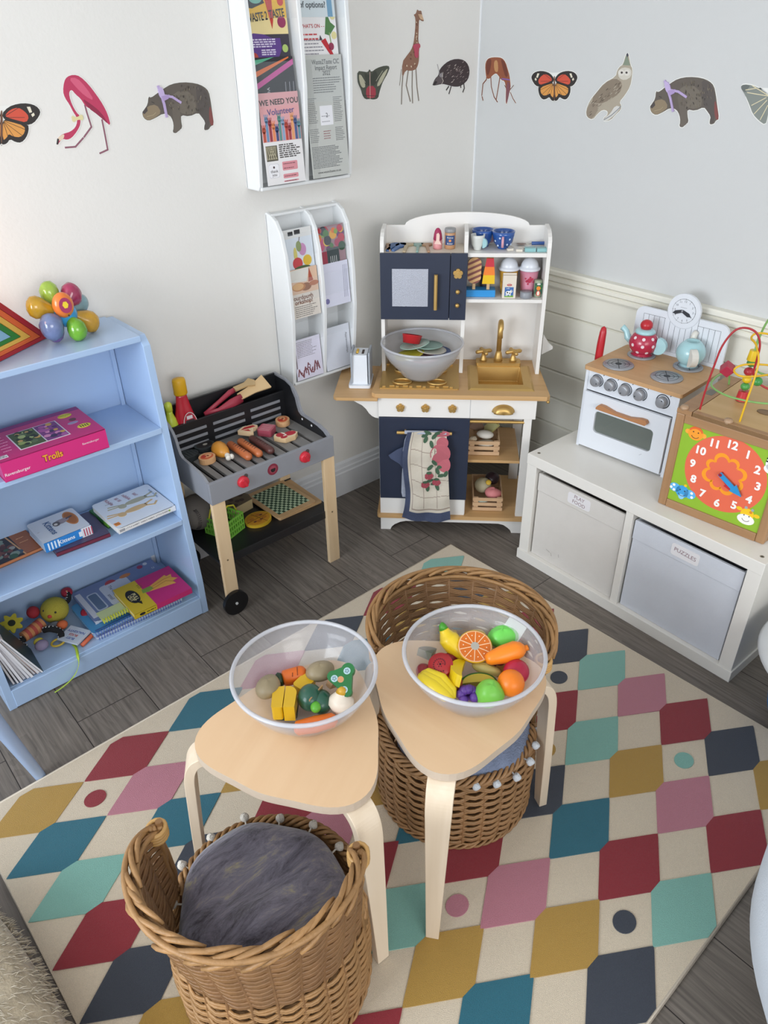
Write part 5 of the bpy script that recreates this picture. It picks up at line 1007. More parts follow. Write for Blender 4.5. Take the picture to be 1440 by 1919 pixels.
for lab, x, y in (('black grilled patty at the back left corner of the grill', -.385, .205), ('black grilled patty behind the chicken leg', -.318, .225)):
    slab('toy_burger', lab, 'play burger', [(.030*math.cos(a), .024*math.sin(a)) for a in [2*PI*i/24 for i in range(24)]], .014, gl_(x, y, zg), .1, '2c3133', '33393b', (lambda m, F2: [m.stroke([(-.022+.009*i, -.017), (-.022+.009*i, .017)], .002, '16181a', F2, 1) for i in range(6)]) if x < -.35 else (lambda m, F2: (m.disc(0, 0, .024, '241f1e', F2, 1, ry=.018), m.disc(.002, 0, .007, 'a8a49a', F2, 2, ry=.005))), 'wooden burgers on the barbecue')
t = thing('toy_chicken_leg', 'orange wooden chicken drumstick with white bone end on the grill', 'play chicken', gl_(-.302, .150, zg+.019), 0)
obj('meat', MB().lathe([(0, -.032), (.010, -.030), (.018, -.018), (.019, -.006), (.015, .010), (.008, .024), (.0, .025)], col('cf8d34', .35), 26, Rx_(PI/2) @ Tr(0, 0, 0)), t)
obj('bone', MB().tube([(0, -.020, -.002), (0, -.034, -.004)], .0065, col('dcd6cb', .4), 12).ell((-.004, -.038, -.003), .007, .006, .007, col('dcd6cb', .4)).ell((.005, -.038, -.003), .006, .006, .007, col('dcd6cb', .4)), t)
# condiment tray: ketchup, mustard, tongs, spatula
t = thing('toy_ketchup_bottle', 'red play ketchup bottle with yellow cap and flame label behind the grill', 'bottle', gl_(-.345, .270, .467), 0)
obj('bottle_body', MB().lathe([(.020, 0), (.0235, .004), (.0265, .03), (.025, .055), (.017, .085), (.013, .105), (.0125, .110)], mat('ketchup_red', 'bb2233', .25, coat=.4), 30, sy=.72), t); obj('cap', MB().lathe([(.0145, .110), (.0155, .112), (.015, .138), (.0135, .142), (0, .143)], col('d9a514', .4), 26), t)
F2 = Fm((0, -.0192, .046), (1, 0, 0), (0, .06, 1)); m = MB(); m.disc(.004, .002, .017, 'ddd2cf', F2, 1, ry=.026); m.disc(.004, .002, .0155, 'a8283a', F2, 2, ry=.0245); m.rect(-.007, -.010, .015, .012, '2e2a2e', F2, 3); m.rect(-.003, .014, .011, .021, 'd9d5d8', F2, 3); m.art([(-.008, -.016), (.016, -.016), (.015, -.002), (.012, -.008), (.008, .002), (.005, -.006), (.001, .004), (-.002, -.006), (-.006, .0)], 'e0823a', F2, 4); obj('flame_label', m, t)
t = thing('toy_mustard_bottle', 'lime green play bottle beside the ketchup, behind the bookcase edge', 'bottle', gl_(-.392, .268, .467), 0)
obj('bottle_body', MB().lathe([(.016, 0), (.018, .003), (.019, .05), (.015, .066), (.009, .078), (.009, .084)], mat('lime', 'b9c83c', .3), 24), t); obj('cap', MB().lathe([(.0105, .084), (.0105, .098), (.006, .102), (0, .103)], mat('lime2', 'c3cf45', .3), 20), t)
t = thing('toy_tongs', 'red and wood play tongs lying on top of the grill hood', 'tongs', gl_(-.158, .270, .546), .03)
pinkr = mat('tongs_red', 'a8384a', .4)
obj('upper_arm', MB().tube([(-.11, 0, .0), (-.06, .004, .016), (-.02, .006, .030), (.0, .008, .032)], [.006, .006, .0075, .007], pinkr, 10, flat=.6), t); obj('lower_arm', MB().tube([(-.11, 0, 0), (-.07, -.006, .002), (-.03, -.008, .008), (.005, -.008, .014)], [.006, .006, .013, .012], pinkr, 10, flat=.5), t)
m = MB(); m.prism([(0, -.010), (.05, -.012), (.098, -.020), (.102, .020), (.05, .010), (0, .008)], 0, .005, col('d9b98a', .55)); o = obj('spatula_blade', m, t, .001, loc=(.0, -.004, .016)); o.rotation_euler = (.55, -.13, .05)
m = MB(); m.prism([(0, -.006), (.04, -.006), (.062, -.013), (.074, 0), (.062, .013), (.04, .006), (0, .006)], 0, .006, col('c2a578', .55)); o = obj('spoon_blade', m, t, .001, loc=(-.004, .006, .032)); o.rotation_euler = (.4, -.02, .08)
# lower shelf
t = thing('chequered_board', 'green and cream chequered game board on the barbecue lower shelf', 'game board', gl_(-.100, .175, .1965), .03)
m = MB(); m.prism(rrect(-.078, -.098, .078, .098, .012), .0, .006, wood('board_ply', 'b99468', 'c8a57a', 1, 8)); F2 = TOP(0, 0, .006)
obj('board', m, t, .001); m = MB(); nb = 14; sx_, sy_ = .126/nb, .158/nb
m.rect(-.063, -.079, .063, .079, 'bccfae', F2, 1)
for i in range(nb):
    for j in range(nb):
        if (i+j) % 2 == 0: m.rect(-.063+i*sx_, -.079+j*sy_, -.063+(i+1)*sx_, -.079+(j+1)*sy_, '24452f', F2, 2)
obj('chequer_print', m, t)
m = MB(); m.prism(rrect(-.085, -.1, .085, .1, .006), 0, .006, wood('board_ply', 'b99468', 'c8a57a', 1, 8)); o = obj('wooden_board', m, loc=gl_(-.083, .176, .1896+.0), rotz=-.02, bevel=.001); tag(o, 'plain wooden board under the chequered game board', 'board'); t.location.z = .1965
o.location.z = .1962; t.location.z = .2024
def pk_pizza(m, F2): m.disc(0, 0, .041, 'c78b26', F2, 1, ry=.034); [m.disc(x, y, .009, 'b06f22', F2, 2, ry=.007) for x, y in ((-.018, .01), (.012, .014), (.018, -.010), (-.008, -.014))]; [m.disc(x, y, .006, '6d3a24', F2, 3, ry=.004) for x, y in ((.02, .008), (-.02, -.008), (.004, -.012))]; m.stroke([(.0, .034), (.008, -.034)], .0014, '7a5a1a', F2, 4); m.stroke([(-.042, .004), (.04, -.003)], .0014, '7a5a1a', F2, 4)
slab('toy_pizza', 'yellow wooden pizza on the barbecue lower shelf', 'play pizza', [(.046*math.cos(a), .040*math.sin(a)) for a in [2*PI*i/30 for i in range(30)]], .010, gl_(-.222, .125, .1965), .2, 'c9a227', 'cfa62c', pk_pizza)
slab('toy_cheese', 'dark topped wedge of play cheese behind the green basket', 'play cheese', [(-.05, -.028), (.04, -.028), (.052, .004), (.045, .04), (-.05, .04)], .035, gl_(-.235, .225, .1965), .15, 'b5a37c', '6f604c', lambda m, F2: [m.disc(x, y, .008, '4a3a30', F2, 1) for x, y in ((-.03, 0), (-.01, .02), (.015, -.005), (.03, .02), (-.02, -.015), (.0, .0))])
t = thing('toy_basket', 'small green plastic lattice basket with yellow handles on the barbecue lower shelf', 'basket', gl_(-.330, .150, .1965), .35)
grn = mat('basket_green', '7fc24a', .4); m = MB(); w_, d_, h_ = .040, .045, .050
for i in range(9):
    for s in (-1, 1):
        x = -w_+2*w_*i/8; m.box(x-.0022, x+.0022, s*d_-.001, s*d_+.001, 0, h_, grn); y = -d_+2*d_*i/8; m.box(s*w_-.001, s*w_+.001, y-.0022, y+.0022, 0, h_, grn)
for z_ in (0, .015, .031, h_-.004):
    for s in (-1, 1): m.box(-w_-.001, w_+.001, s*d_-.0018, s*d_+.0018, z_, z_+.005, grn); m.box(s*w_-.0018, s*w_+.0018, -d_-.001, d_+.001, z_, z_+.005, grn)
m.box(-w_, w_, -d_, d_, 0, .002, grn); obj('lattice_body', m, t)
for s in (-.5, .5): obj('handle', MB().tube([(-w_, s*d_, h_), (-w_*.7, s*d_, h_+.022), (0, s*d_, h_+.032), (w_*.7, s*d_, h_+.022), (w_, s*d_, h_)], .0025, col('d9cf3c', .4), 8, flat=1), t)
t = thing('stitched_ball', 'grey stitched ball resting on the barbecue lower shelf at the back left', 'ball', (-1.335, -.118, .1965+.058), 0)
obj('ball_cover', MB().ell((0, 0, 0), .058, .058, .058, mat('grey_leather', '77716b', .8), n=36), t)
m = MB()
for i in range(17):
    a = -1.1+2.2*i/16; c = Vector((-.030+.012*math.cos(a*1.5), -.046, .045*math.sin(a))).normalized()*.0585
    for s in (-1, 1): m.tube([c, (c+Vector((s*.006, 0, .003))).normalized()*.0588], .0008, col('3a3436'), 4)
obj('stitching', m, t)

# ---------------------------------------------------------------- things on the bookcase
def sl_(u, d, z_): return tuple(Matrix.Translation(SH+(0,)) @ Rz(SHA) @ Vector((u, d, z_)))
def book(n, lab, cat, u, d, z_, w, h, th, a, cover, pages='d9d4c8', spine=None, paint=None, grp=None, tilt=(0, 0), board=False, spiral=None, rnd=.002):
    """closed book lying flat; spine along -y edge"""
    t = thing(n, lab, cat, sl_(u, d, z_), SHA+a, grp); t.rotation_euler = (tilt[0], tilt[1], SHA+a)
    c = col(cover, .35); m = MB(); P = rrect(-w/2, -h/2, w/2, h/2, rnd, 3)
    m.prism(P, th-.0016, th, c); m.prism(P, 0, .0016, c); m.box(-w/2, w/2, -h/2, -h/2+.0012, 0, th, col(spine or cover, .35)); cv = obj('cover', m, t)
    obj('page_block', MB().box(-w/2+.002, w/2-.002, -h/2+.0012, h/2-.003, .0016, th-.0016, mat('book_pages', pages, .8, var=.12, scale=1, stretch=(1, 1, 1500)) if 0 else col(pages, .8)), t)
    if paint: m = MB(); paint(m, TOP(0, 0, th), FRONT(0, -h/2, th/2), w, h, th); obj('cover_print', m, cv)
    if spiral:
        m = MB(); k = int(w/.008)
        for i in range(k): x = -w/2+.006+i*.008; m.tube([(x, -h/2-.001+.006*math.cos(b), th/2+(.004+th/2)*math.sin(b)) for b in [2*PI*j/8 for j in range(8)]], .0009, col(spiral, .35), 5, True)
        obj('spiral_binding', m, t)
    return t
# pink jigsaw box
def p_trolls(m, T_, F2, w, h, th):
    m.rect(-w/2, h/2-.02, w/2, h/2, '8a2f72', T_, 1); m.rect(-.07, -.06, .055, .045, 'd9d2d8', T_, 2); rr = random.Random(2)
    m.rect(-.067, -.057, -.005, .042, '4c5c36', T_, 3); m.rect(-.002, -.057, .052, .042, '7c3f7c', T_, 3)
    for i in range(26): m.disc(rr.uniform(-.062, -.01), rr.uniform(-.05, .036), rr.uniform(.004, .010), rr.choice(['8fa05a', '3a4a2e', 'a8b878', '5d6f4a', '2b3324', 'c4a060']), T_, 4+i*.02, n=9)
    for i in range(24): m.disc(rr.uniform(.004, .046), rr.uniform(-.05, .036), rr.uniform(.004, .010), rr.choice(['a85a98', '5a2f6a', 'c9a050', '8a4a8a', 'd48ab0', '3f3054']), T_, 4+i*.02, n=9)
    m.disc(.085, .055, .018, 'd9cf3a', T_, 2, ry=.012); m.text('CAN YOU', .085, .057, .007, '3a2a1a', T_, 3); m.text('?', .085, .050, .007, '3a2a1a', T_, 3); m.disc(.100, -.035, .017, 'd9cf3a', T_, 2, ry=.012)
    for i in range(4): m.stroke([(.091+.006*i, -.041), (.091+.006*i, -.029)], .0025, '4a3a1a', T_, 3)
    m.disc(.085, .0, .014, '9a8fae', T_, 2, ry=.007); m.disc(.092, .02, .009, '6a3a3c', T_, 2); m.rect(-w/2+.005, -.075, -w/2+.028, -.060, 'd9d6da', T_, 2); m.lines(-w/2+.006, -w/2+.027, -.074, -.061, 2, .002, '2a2a2a', T_, 3)
    m.text('Trolls', -.01, 0, .025, '8a1a3a', F2, 1, bold=3, sx=.85); m.text('Trolls', -.01, .0008, .024, 'e8a52e', F2, 2, bold=1, sx=.85); m.text('Ravensburger', -.098, -.008, .011, 'eed9e2', F2, 2, bold=.5); m.text('Ravensburger', .088, .006, .008, 'eed9e2', F2, 2)
    m.lines(-.105, -.075, -.05, .05, 6, .0012, 'd9a0c0', T_, 2)
book('jigsaw_box', 'large pink jigsaw box with picture window on the upper bookcase shelf', 'jigsaw box', .308, .120, .635, .262, .185, .053, .0, 'c02a70', 'b5457c', 'cc2f78', p_trolls)
tag(obj('folded_paper', MB().prism([(-.03, -.09), (.05, -.09), (.05, .06), (-.03, .06)], 0, .006, col('3f8f8a')), loc=sl_(.19, .142, .6345), rotz=SHA), 'thin teal booklet under the left end of the pink jigsaw box', 'booklet') if 0 else None
# middle shelf
def p_hare(m, T_, F2, w, h, th):
    for i, (c, x, y, a) in enumerate((('a9a48c', .02, .02, 0), ('c9a878', .0, -.02, .1))):
        m.disc(x, y, .035, c, T_, 2, ry=.012); m.disc(x-.045, y-.004, .012, c, T_, 2.5); m.stroke([(x-.05, y), (x-.085, y+.004)], .005, c, T_, 2); m.stroke([(x-.048, y+.006), (x-.080, y+.016)], .005, c, T_, 2); m.stroke([(x+.03, y-.006), (x+.05, y-.016), (x+.062, y-.004)], .006, c, T_, 2); m.stroke([(x+.03, y+.004), (x+.055, y+.012)], .006, c, T_, 2)
    for i, s in enumerate(('Ribble', 'lil lil', 'nibble', 'liti!')): m.text(s, -.045+.026*i, .062-.003*i, .016, '9a4a5c', T_, 2, a=-PI/2+.15)
    m.rect(-.086, -.068, -.070, -.052, 'd9873a', T_, 2); m.stroke([(-.083, -.056), (-.073, -.064)], .002, '6a3a1a', T_, 3); m.text('ROD CAMPBELL', .075, .02, .008, '3f7fb0', T_, 2, a=-PI/2); m.lines(-.06, -.03, .04, .07, 1, .001, '8a8a8a', T_, 2)
    m.text('LITTLE RABBIT  NIBBLE NIBBLE  LITTLE RABBIT', .0, 0, .0065, '5a4a4a', F2, 1); m.rect(-w/2+.004, -.004, -w/2+.02, .004, '9a9a9e', F2, .5); m.disc(w/2-.02, 0, .003, '8fae3a', F2, 1)
book('board_book', 'white board book with two rabbits on the middle bookcase shelf', 'board book', .500, .128, .3665, .178, .170, .017, .02, 'd6dae0', 'dcd9d2', 'e2e2e2', p_hare, tilt=(-.0, .0), rnd=.010)
m = MB().box(-.04, .04, -.05, .05, 0, .0195, col('2f6a34', .4)); m.box(-.0405, .0405, -.0505, -.03, .004, .0197, col('6fae3c', .4)); [m.disc(x, y, .006, 'c9d9b8', TOP(0, 0, .0196), 1) for x, y in ((-.025, -.02), (-.01, .0), (-.028, .02))]; tag(obj('green_book', m, loc=sl_(.448, .175, .3455), rotz=SHA+.1), 'green book under the left corner of the rabbit board book', 'book')
tag(obj('thin_book', MB().box(-.075, .075, -.055, .06, 0, .0195, col('9aa3ad', .5)), loc=sl_(.530, .135, .3455), rotz=SHA), 'thin grey book directly under the rabbit board book', 'book')
def p_kit(m, T_, F2, w, h, th):
    m.text('Kittens', -.022, .0, .026, '3f5f8a', T_, 2, a=-PI/2+.0, bold=1); m.lines(-.058, -.050, -.05, .05, 1, .001, '9a9a9a', T_, 2); m.disc(.040, .012, .017, 'c07a3f', T_, 1, ry=.040); m.disc(.040, .012, .013, 'a8642f', T_, 1.5, ry=.034)
    m.disc(.012, .012, .018, '8a8288', T_, 2, ry=.012); m.disc(-.002, .008, .010, '5d5658', T_, 3, ry=.012); m.disc(.022, .014, .014, '9c8f94', T_, 3, ry=.010); m.disc(-.004, .006, .005, 'd9d0c8', T_, 4); m.stroke([(.03, .016), (.045, .02)], .006, '4f484c', T_, 4)
    m.rect(-w/2, -th/2, w*.25, th*.5, '2a7fc9', F2, .6); m.rect(w*.28, -th/2, w/2, th/2, 'd9dbe2', F2, .6); m.text('Kittens', -.006, 0, .016, 'e9f0f6', F2, 2, bold=1); m.rect(w*.22, -.008, w*.29, .007, 'dfe6ee', F2, 1.5)
    for i in range(4): m.stroke([(-w*.42+.009*i, -.010), (-w*.42+.009*i, .010)], .004, 'dce9f4', F2, 1.5); m.stroke([(w*.34+.007*i, -.012), (w*.34+.007*i, .010)], .003, 'b5475c', F2, 1.5)
book('board_book', 'chunky white kittens board book with blue spine on the middle shelf', 'board book', .297, .168, .3585, .132, .125, .030, .02, 'd3d6dc', 'cfe0ee', '3a86c8', p_kit, rnd=.009)
book('picture_book', 'thin purple book with maroon spine under the kittens book', 'book', .330, .158, .3455, .150, .150, .012, -.05, '4f4660', 'c9b9b0', '6d2436')
def p_or(m, T_, F2, w, h, th):
    m.rect(-w/2, -h/2, w*.18, h/2, '3a3438', T_, 1); m.stroke([(w*.18, -h/2), (w*.12, h/2)], .004, 'd9a878', T_, 2); rr = random.Random(9)
    for i in range(30): m.disc(rr.uniform(-w*.45, w*.12), rr.uniform(-h*.42, h*.42), rr.uniform(.005, .014), rr.choice(['5a3a3a', '4a5f6f', '8a9a8c', '2a2426', '7a4a44', 'a8a49a', '3f5f4a']), T_, 2+i*.02, n=10)
    m.lines(w*.24, w*.42, -h*.1, h*.3, 2, .0015, 'e0b088', T_, 2)
book('picture_book', 'orange and dark picture book at the left of the middle shelf', 'book', .160, .205, .3455, .150, .125, .010, .06, 'a8623c', 'c9a890', 'c07a50', p_or)
# bottom shelf stack
zb_ = .0665
GB = 'flat children\'s books stacked on the bottom shelf'
book('spiral_book', 'white and blue spiral-bound book at the bottom of the stack', 'book', .412, .110, zb_, .27, .165, .010, -.03, 'c9d6e6', 'd9d9d6', 'c9d6e6', None, GB, spiral='3552b0')
book('spiral_book', 'blue spiral-bound book second from the bottom of the stack', 'book', .400, .118, zb_+.011, .26, .165, .012, .0, '4a8fc0', 'e3e3e0', '9ab8d8', lambda m, T_, F2, w, h, th: (m.text('Spot', -.100, .02, .02, 'c9dcea', T_, 1, a=-PI/2+.3), m.rect(-w/2+.01, -h/2+.005, w/2-.01, -h/2+.012, '3f5f98', T_, 1)), GB, spiral='4565c0', rnd=.012)
def p_wall(m, T_, F2, w, h, th):
    m.rect(-w/2+.004, -h*.4, -w/2+.02, h*.4, 'c9ccd6', T_, 1); m.art(rrect(-.105, -.05, -.072, .045, .008), 'b9c3d4', T_, 1); m.art(rrect(-.101, -.045, -.076, .040, .006), '5d7290', T_, 2); m.disc(-.075, -.062, .020, 'a83a84', T_, 2, ry=.011)
    for i in range(4): m.stroke([(-.085+.006*i, -.067), (-.082+.006*i, -.057)], .0022, 'd9a8cc', T_, 3)
    m.art(rrect(-.060, -.055, .03, .058, .012), 'c3cad8', T_, 1); m.text('The very', -.03, .02, .014, '4a5068', T_, 2, a=-PI/2); m.text('small', -.048, -.01, .016, '4a5068', T_, 2, a=-PI/2); m.art(arc(-.02, .055, .017, 0, PI, 10), 'b5424a', T_, 2); m.disc(.03, .060, .018, 'c9804a', T_, 2, ry=.009); m.disc(.085, .07, .009, '9a3a5c', T_, 2); m.disc(.105, .075, .007, 'c9ccd6', T_, 2); m.text('u', .115, .04, .02, 'c9ccd6', T_, 2)
book('picture_book', 'lilac illustrated book in the middle of the bottom shelf stack', 'book', .425, .155, zb_+.024, .265, .175, .010, .0, '6f7fa8', 'e2e2e2', 'c9d0dc', p_wall, GB, rnd=.010)
m = MB(); [m.tube([(x, -.083-.001+.007*math.cos(b), .008+.008*math.sin(b)) for b in [2*PI*j/8 for j in range(8)]], .0013, col('c9cf3a', .4), 5, True) for x in [-.035+i*.008 for i in range(10)]]; m.box(-.035, .04, -.083, -.03, .0, .004, col('c3cf9a', .5)); tag(obj('notebook', m, loc=sl_(.345, .128, zb_+.0345), rotz=SHA), 'small notebook with yellow spiral binding beneath the yellow book', 'notebook')
def p_pull(m, T_, F2, w, h, th):
    m.rect(w*-.12, -h/2, w/2, h/2, 'b52a70', T_, 1); m.rect(-w/2, -h/2, -w*.12, h/2, 'c2a82a', T_, 1); m.disc(-.060, .005, .018, '1d1d20', T_, 2, ry=.036); m.art([(-.060, -.03), (-.052, -.046), (-.048, -.028)], '1d1d20', T_, 2)
    m.text('PULL', -.055, .0, .017, 'd9cf9a', T_, 3, a=-PI/2, bold=1); m.text('OUT', -.068, .0, .015, 'd9cf9a', T_, 3, a=-PI/2, bold=1)
    m.art([(-.010, -.005), (-.015, .012), (.01, .022), (.06, .040), (.062, .030), (.078, .032), (.072, .015), (.085, .0), (.065, -.004), (.07, -.02), (.03, -.012)], 'cf9a48', T_, 2); m.art([(-.03, .0), (-.026, .018), (.002, .018), (.006, .002), (-.012, -.005)], '7a9440', T_, 3); m.stroke([(.0, .0), (.05, .01), (.07, -.01)], .0016, '9a6a30', T_, 3); m.stroke([(.0, .01), (.05, .022), (.07, .02)], .0016, '9a6a30', T_, 3)
    m.lines(-.03, -.012, .028, .05, 3, .002, '5f5418', T_, 2); m.disc(-.068, 0, .009, '1d1d20', F2, 2, ry=.0045); m.lines(-.055, -.02, -.003, .003, 1, .0025, '3a3318', F2, 2, 5); m.rect(-w*.12, -th/2, w/2, th/2, 'c02a6c', F2, 1)
book('pull_out_book', 'yellow and pink book with black speech bubble on top of the stack', 'book', .478, .070, zb_+.0350, .185, .150, .018, -.02, 'c9ae2a', 'd9c98a', 'cdb42e', p_pull)
m = MB().box(-.03, .03, -.035, .035, 0, .006, col('c9d3e0', .5)); F2 = TOP(0, 0, .006)
for i, (s, c) in enumerate((('NAUGHTY', '3a5aa8'), ('BUGS', 'c04a3a'), ('BUSY', '3a5aa8'))): m.text(s, .012-.014*i, 0, .012, c, F2, 1, a=PI/2, bold=1)
tag(obj('small_card_book', m, loc=sl_(.230, .078, zb_+.012), rotz=SHA+.5), 'small white book with blue and red lettering by the lime ribbon', 'book')
tag(obj('crayon', MB().tube([(-.035, 0, 0), (.03, 0, 0), (.036, 0, 0)], [.006, .006, .002], col('c9603f', .5), 8), loc=sl_(.262, .048, zb_+.007), rotz=SHA+.5), 'orange rounded stick lying under the small white book', 'crayon')
pts = [(0, 0, .004), (.0, -.02, .006), (-.004, -.04, .007), (-.010, -.058, .004), (-.016, -.068, -.015), (-.03, -.072, -.035), (-.05, -.075, -.048), (-.075, -.078, -.055), (-.1, -.08, -.058)]
m = MB().tube(spline(pts, 5), .0045, mat('lime_ribbon', 'a8c23a', .4), 6, flat=.18, up=(0, .4, 1)); tag(obj('ribbon', m, loc=sl_(.215, .058, zb_), rotz=SHA), 'lime green ribbon trailing over the bottom edge of the bookcase', 'ribbon')
# leaning board books at the left
rr = random.Random(4)
for i in range(9):
    x = .036+.0092*i; lean = .16+.034*i; th = [.006, .0065, .007, .007, .007, .007, .0065, .008, .0065][i]; c = ['8a7f7a', '2f3340', 'c9c6cc', 'c3c3cc', 'b8b8c2', 'cfcdd2', '7f6f74', 'd9c4bc', '1f3a3c'][i]
    m = MB().box(0, th*.14, -.075, .04, 0, .165, col(c, .4)); m.box(th*.14, th*.86, -.0745, .039, .001, .1645, col('e2e2e6', .7)); m.box(th*.86, th, -.075, .04, 0, .165, col(c, .4))
    o = obj('leaning_book', m, loc=sl_(x, .088-.004*(i % 3), zb_+.002), rotz=SHA); o.rotation_euler = (0, -lean*.9, SHA-.06)
    tag(o, 'thin board book of the leaning row at the left end of the bottom shelf', 'book', 'thin board books leaning at the left of the bottom shelf')
# chick soft toy
t = thing('soft_toy_chick', 'yellow chick soft toy with striped body and checked legs on the bottom shelf', 'soft toy', sl_(.19, .185, zb_), SHA)
plush = mat('yellow_plush', 'b3a840', .95, bump=.6, bscale=300); 
obj('head', MB().ell((.035, .010, .040), .040, .038, .038, plush, n=28), t)
m = MB(); 
for i in range(7): m.cyl((-.012-.009*i, -.008-.003*i, .026), (-.021-.009*i, -.011-.003*i, .026), .020-.0007*i, col('b5524a' if i % 2 else 'c98a5c', .9), n=18)
obj('striped_body', m, t)
m = MB().ell((.012, -.018, .046), .007, .006, .006, col('c2453a', .8)); m.ell((.028, -.025, .056), .003, .003, .003, col('1d1d1f', .3)); m.ell((.004, .000, .060), .003, .003, .003, col('1d1d1f', .3)); obj('face', m, t)
obj('wing', MB().ell((.008, -.035, .022), .022, .012, .012, col('6f7378', .9)).ell((.030, -.048, .022), .016, .013, .014, col('d06a3f', .9)), t)
obj('red_ball_ear', MB().ell((-.020, .022, .055), .018, .018, .018, col('9a2430', .8)), t)
chk = mat('checked_fabric', '1c1c1e', .9); 
def checked(pts, r, nme):
    m = MB(); m.tube(spline(pts, 5), r, chk, 10); q = spline(pts, 5)
    for i, p in enumerate(q[1:-1]):
        for k_ in range(4):
            a = k_*PI/2+(i % 2)*PI/4+.3; m.ell((p.x+r*.8*math.cos(a), p.y+r*.2, p.z+r*.8*math.sin(a)), r*.32, r*.4, r*.32, col('d9d9d6', .9), n=6)
    obj(nme, m, t)
checked([(-.02, -.045, .03), (-.005, -.06, .035), (.012, -.075, .026), (.010, -.092, .014)], .009, 'leg'); checked([(-.075, -.03, .022), (-.09, -.045, .02), (-.085, -.065, .018)], .010, 'leg'); checked([(-.12, .0, .035), (-.135, .02, .04), (-.13, .04, .045)], .013, 'leg'); checked([(.07, .02, .04), (.085, .03, .04), (.095, .05, .045)], .008, 'leg')
m = MB(); P = [(.026*(1+.22*math.cos(7*a))*math.cos(a), .026*(1+.22*math.cos(7*a))*math.sin(a)) for a in [2*PI*i/56 for i in range(56)]]
F2 = Fm((-.085, .005, .060), (1, 0, 0), (.1, .9, .45)); m.prism(P, 0, .005, col('c2b63a', .9), F2); m.disc(0, 0, .010, '2c3327', F2, 20, t=.0003); obj('flower', m, t, .001)
obj('teething_ring', MB().tube([(-.005+.018*math.cos(a), -.098+.015*math.sin(a), .010) for a in [2*PI*i/20 for i in range(20)]], .0032, col('c9ac3c', .4), 8, True), t)
obj('purple_foot', MB().ell((-.046, -.088, .018), .019, .016, .015, col('8f84a0', .9)).ell((-.048, -.072, .022), .014, .008, .012, col('b5a83f', .9)), t)
for u, v, z_ in ((.105, -.045, .022), (.092, .055, .048)): obj('button_hand', MB().lathe([(0, .006), (.012, .006), (.0165, .003), (.0165, -.003), (0, -.004)], col('a02438', .5), 20, Tr(u, v, z_) @ Rx_(.4)).ell((u, v-.003, z_+.006), .003, .003, .002, col('d9a878'), n=8), t)
# flower rattle
t = thing('flower_rattle', 'translucent rattle toy of coloured bulbs on top of the bookcase', 'rattle toy', sl_(.452, .175, .889), SHA)
def gl(n, h): return mat(n, h, .12, coat=.6, var=.35, scale=60, alpha=.88)
bulbs = [((-.052, .0, .066), 'amber', 'c79a1e', .021), ((-.010, .018, .083), 'lime_clear', '9fbf45', .021), ((.034, .010, .072), 'magenta', 'a52f5a', .023), ((.055, .025, .050), 'aqua_clear', '7d9fa8', .018), ((.056, -.008, .020), 'amber2', 'c9971c', .021), ((.012, -.040, .019), 'green_glitter', '6fae2e', .0215), ((-.038, -.030, .033), 'lilac_clear', '6f7fa8', .026), ((-.032, -.020, .020), 'violet', '7d5fa0', .020)]
ctr = Vector((.003, -.008, .050))
for i, (p, n_, h_, r) in enumerate(bulbs):
    d = (Vector(p)-ctr).normalized(); M_ = Fm(ctr, d.orthogonal(), d.cross(d.orthogonal())); L_ = (Vector(p)-ctr).length
    obj('bulb', MB().lathe([(.007, .006), (.010, L_*.45), (r*.9, L_*.8), (r, L_), (r*.82, L_+r*.55), (r*.4, L_+r*.85), (0, L_+r*.9)], gl(n_, h_), 22, M_), t)
obj('blue_hub', MB().ell((.004, -.010, .045), .026, .024, .024, mat('hub_blue', '2f96cc', .25, coat=.5)), t)
m = MB().ell((-.002, -.028, .066), .023, .016, .023, mat('hub_orange', 'e07a30', .3, coat=.4)); F2 = Fm((-.002, -.0437, .068), (1, 0, 0), (0, .18, 1)); m.disc(0, 0, .0135, '9a2a58', F2, 1, t=.0006); m.disc(0, .001, .0065, 'e3c92a', F2, 2, t=.0006, n=6); m.disc(.001, -.018, .0018, '3a2a1a', F2, 3); obj('face_disc', m, t)
# nested wooden triangle rainbow
t = thing('rainbow_stacker', 'nested wooden triangles in rainbow colours on top of the bookcase', 'stacking toy', sl_(.412, .228, .889), SHA+.53)
cs = ['a8262e', 'd9642f', 'dfae4a', '2f7a2c', '86b2cc']; A_ = [(0, 0), (-.33, 0), (-.165, .165)]; cen = (-.165, .056)
for i, c in enumerate(cs):
    s0, s1 = 1-.19*i, 1-.19*(i+1)+.012
    tr = lambda s: [(cen[0]+(x-cen[0])*s, cen[1]+(y-cen[1])*s) for x, y in A_]
    a, b = tr(s0), tr(s1); m = MB(); Fq = FRONT(0, 0, 0)
    if i < 4:
        vs = [(x, y, z_) for z_ in (-.018, .018) for (x, y) in a+b]; fs = []
        for k_ in range(3): j = (k_+1) % 3; fs += [(6+k_, 6+j, 9+j, 9+k_), (k_, 3+k_, 3+j, j), (k_, j, 6+j, 6+k_), (3+k_, 9+k_, 9+j, 3+j)]
        m.add(vs, fs, col(c, .4), False, Fq)
    else: m.prism(a, -.018, .018, col(c, .4), Fq)
    obj('triangle_layer', m, t, .001, label=['red', 'orange', 'yellow', 'green', 'pale blue'][i]+' wooden triangle')
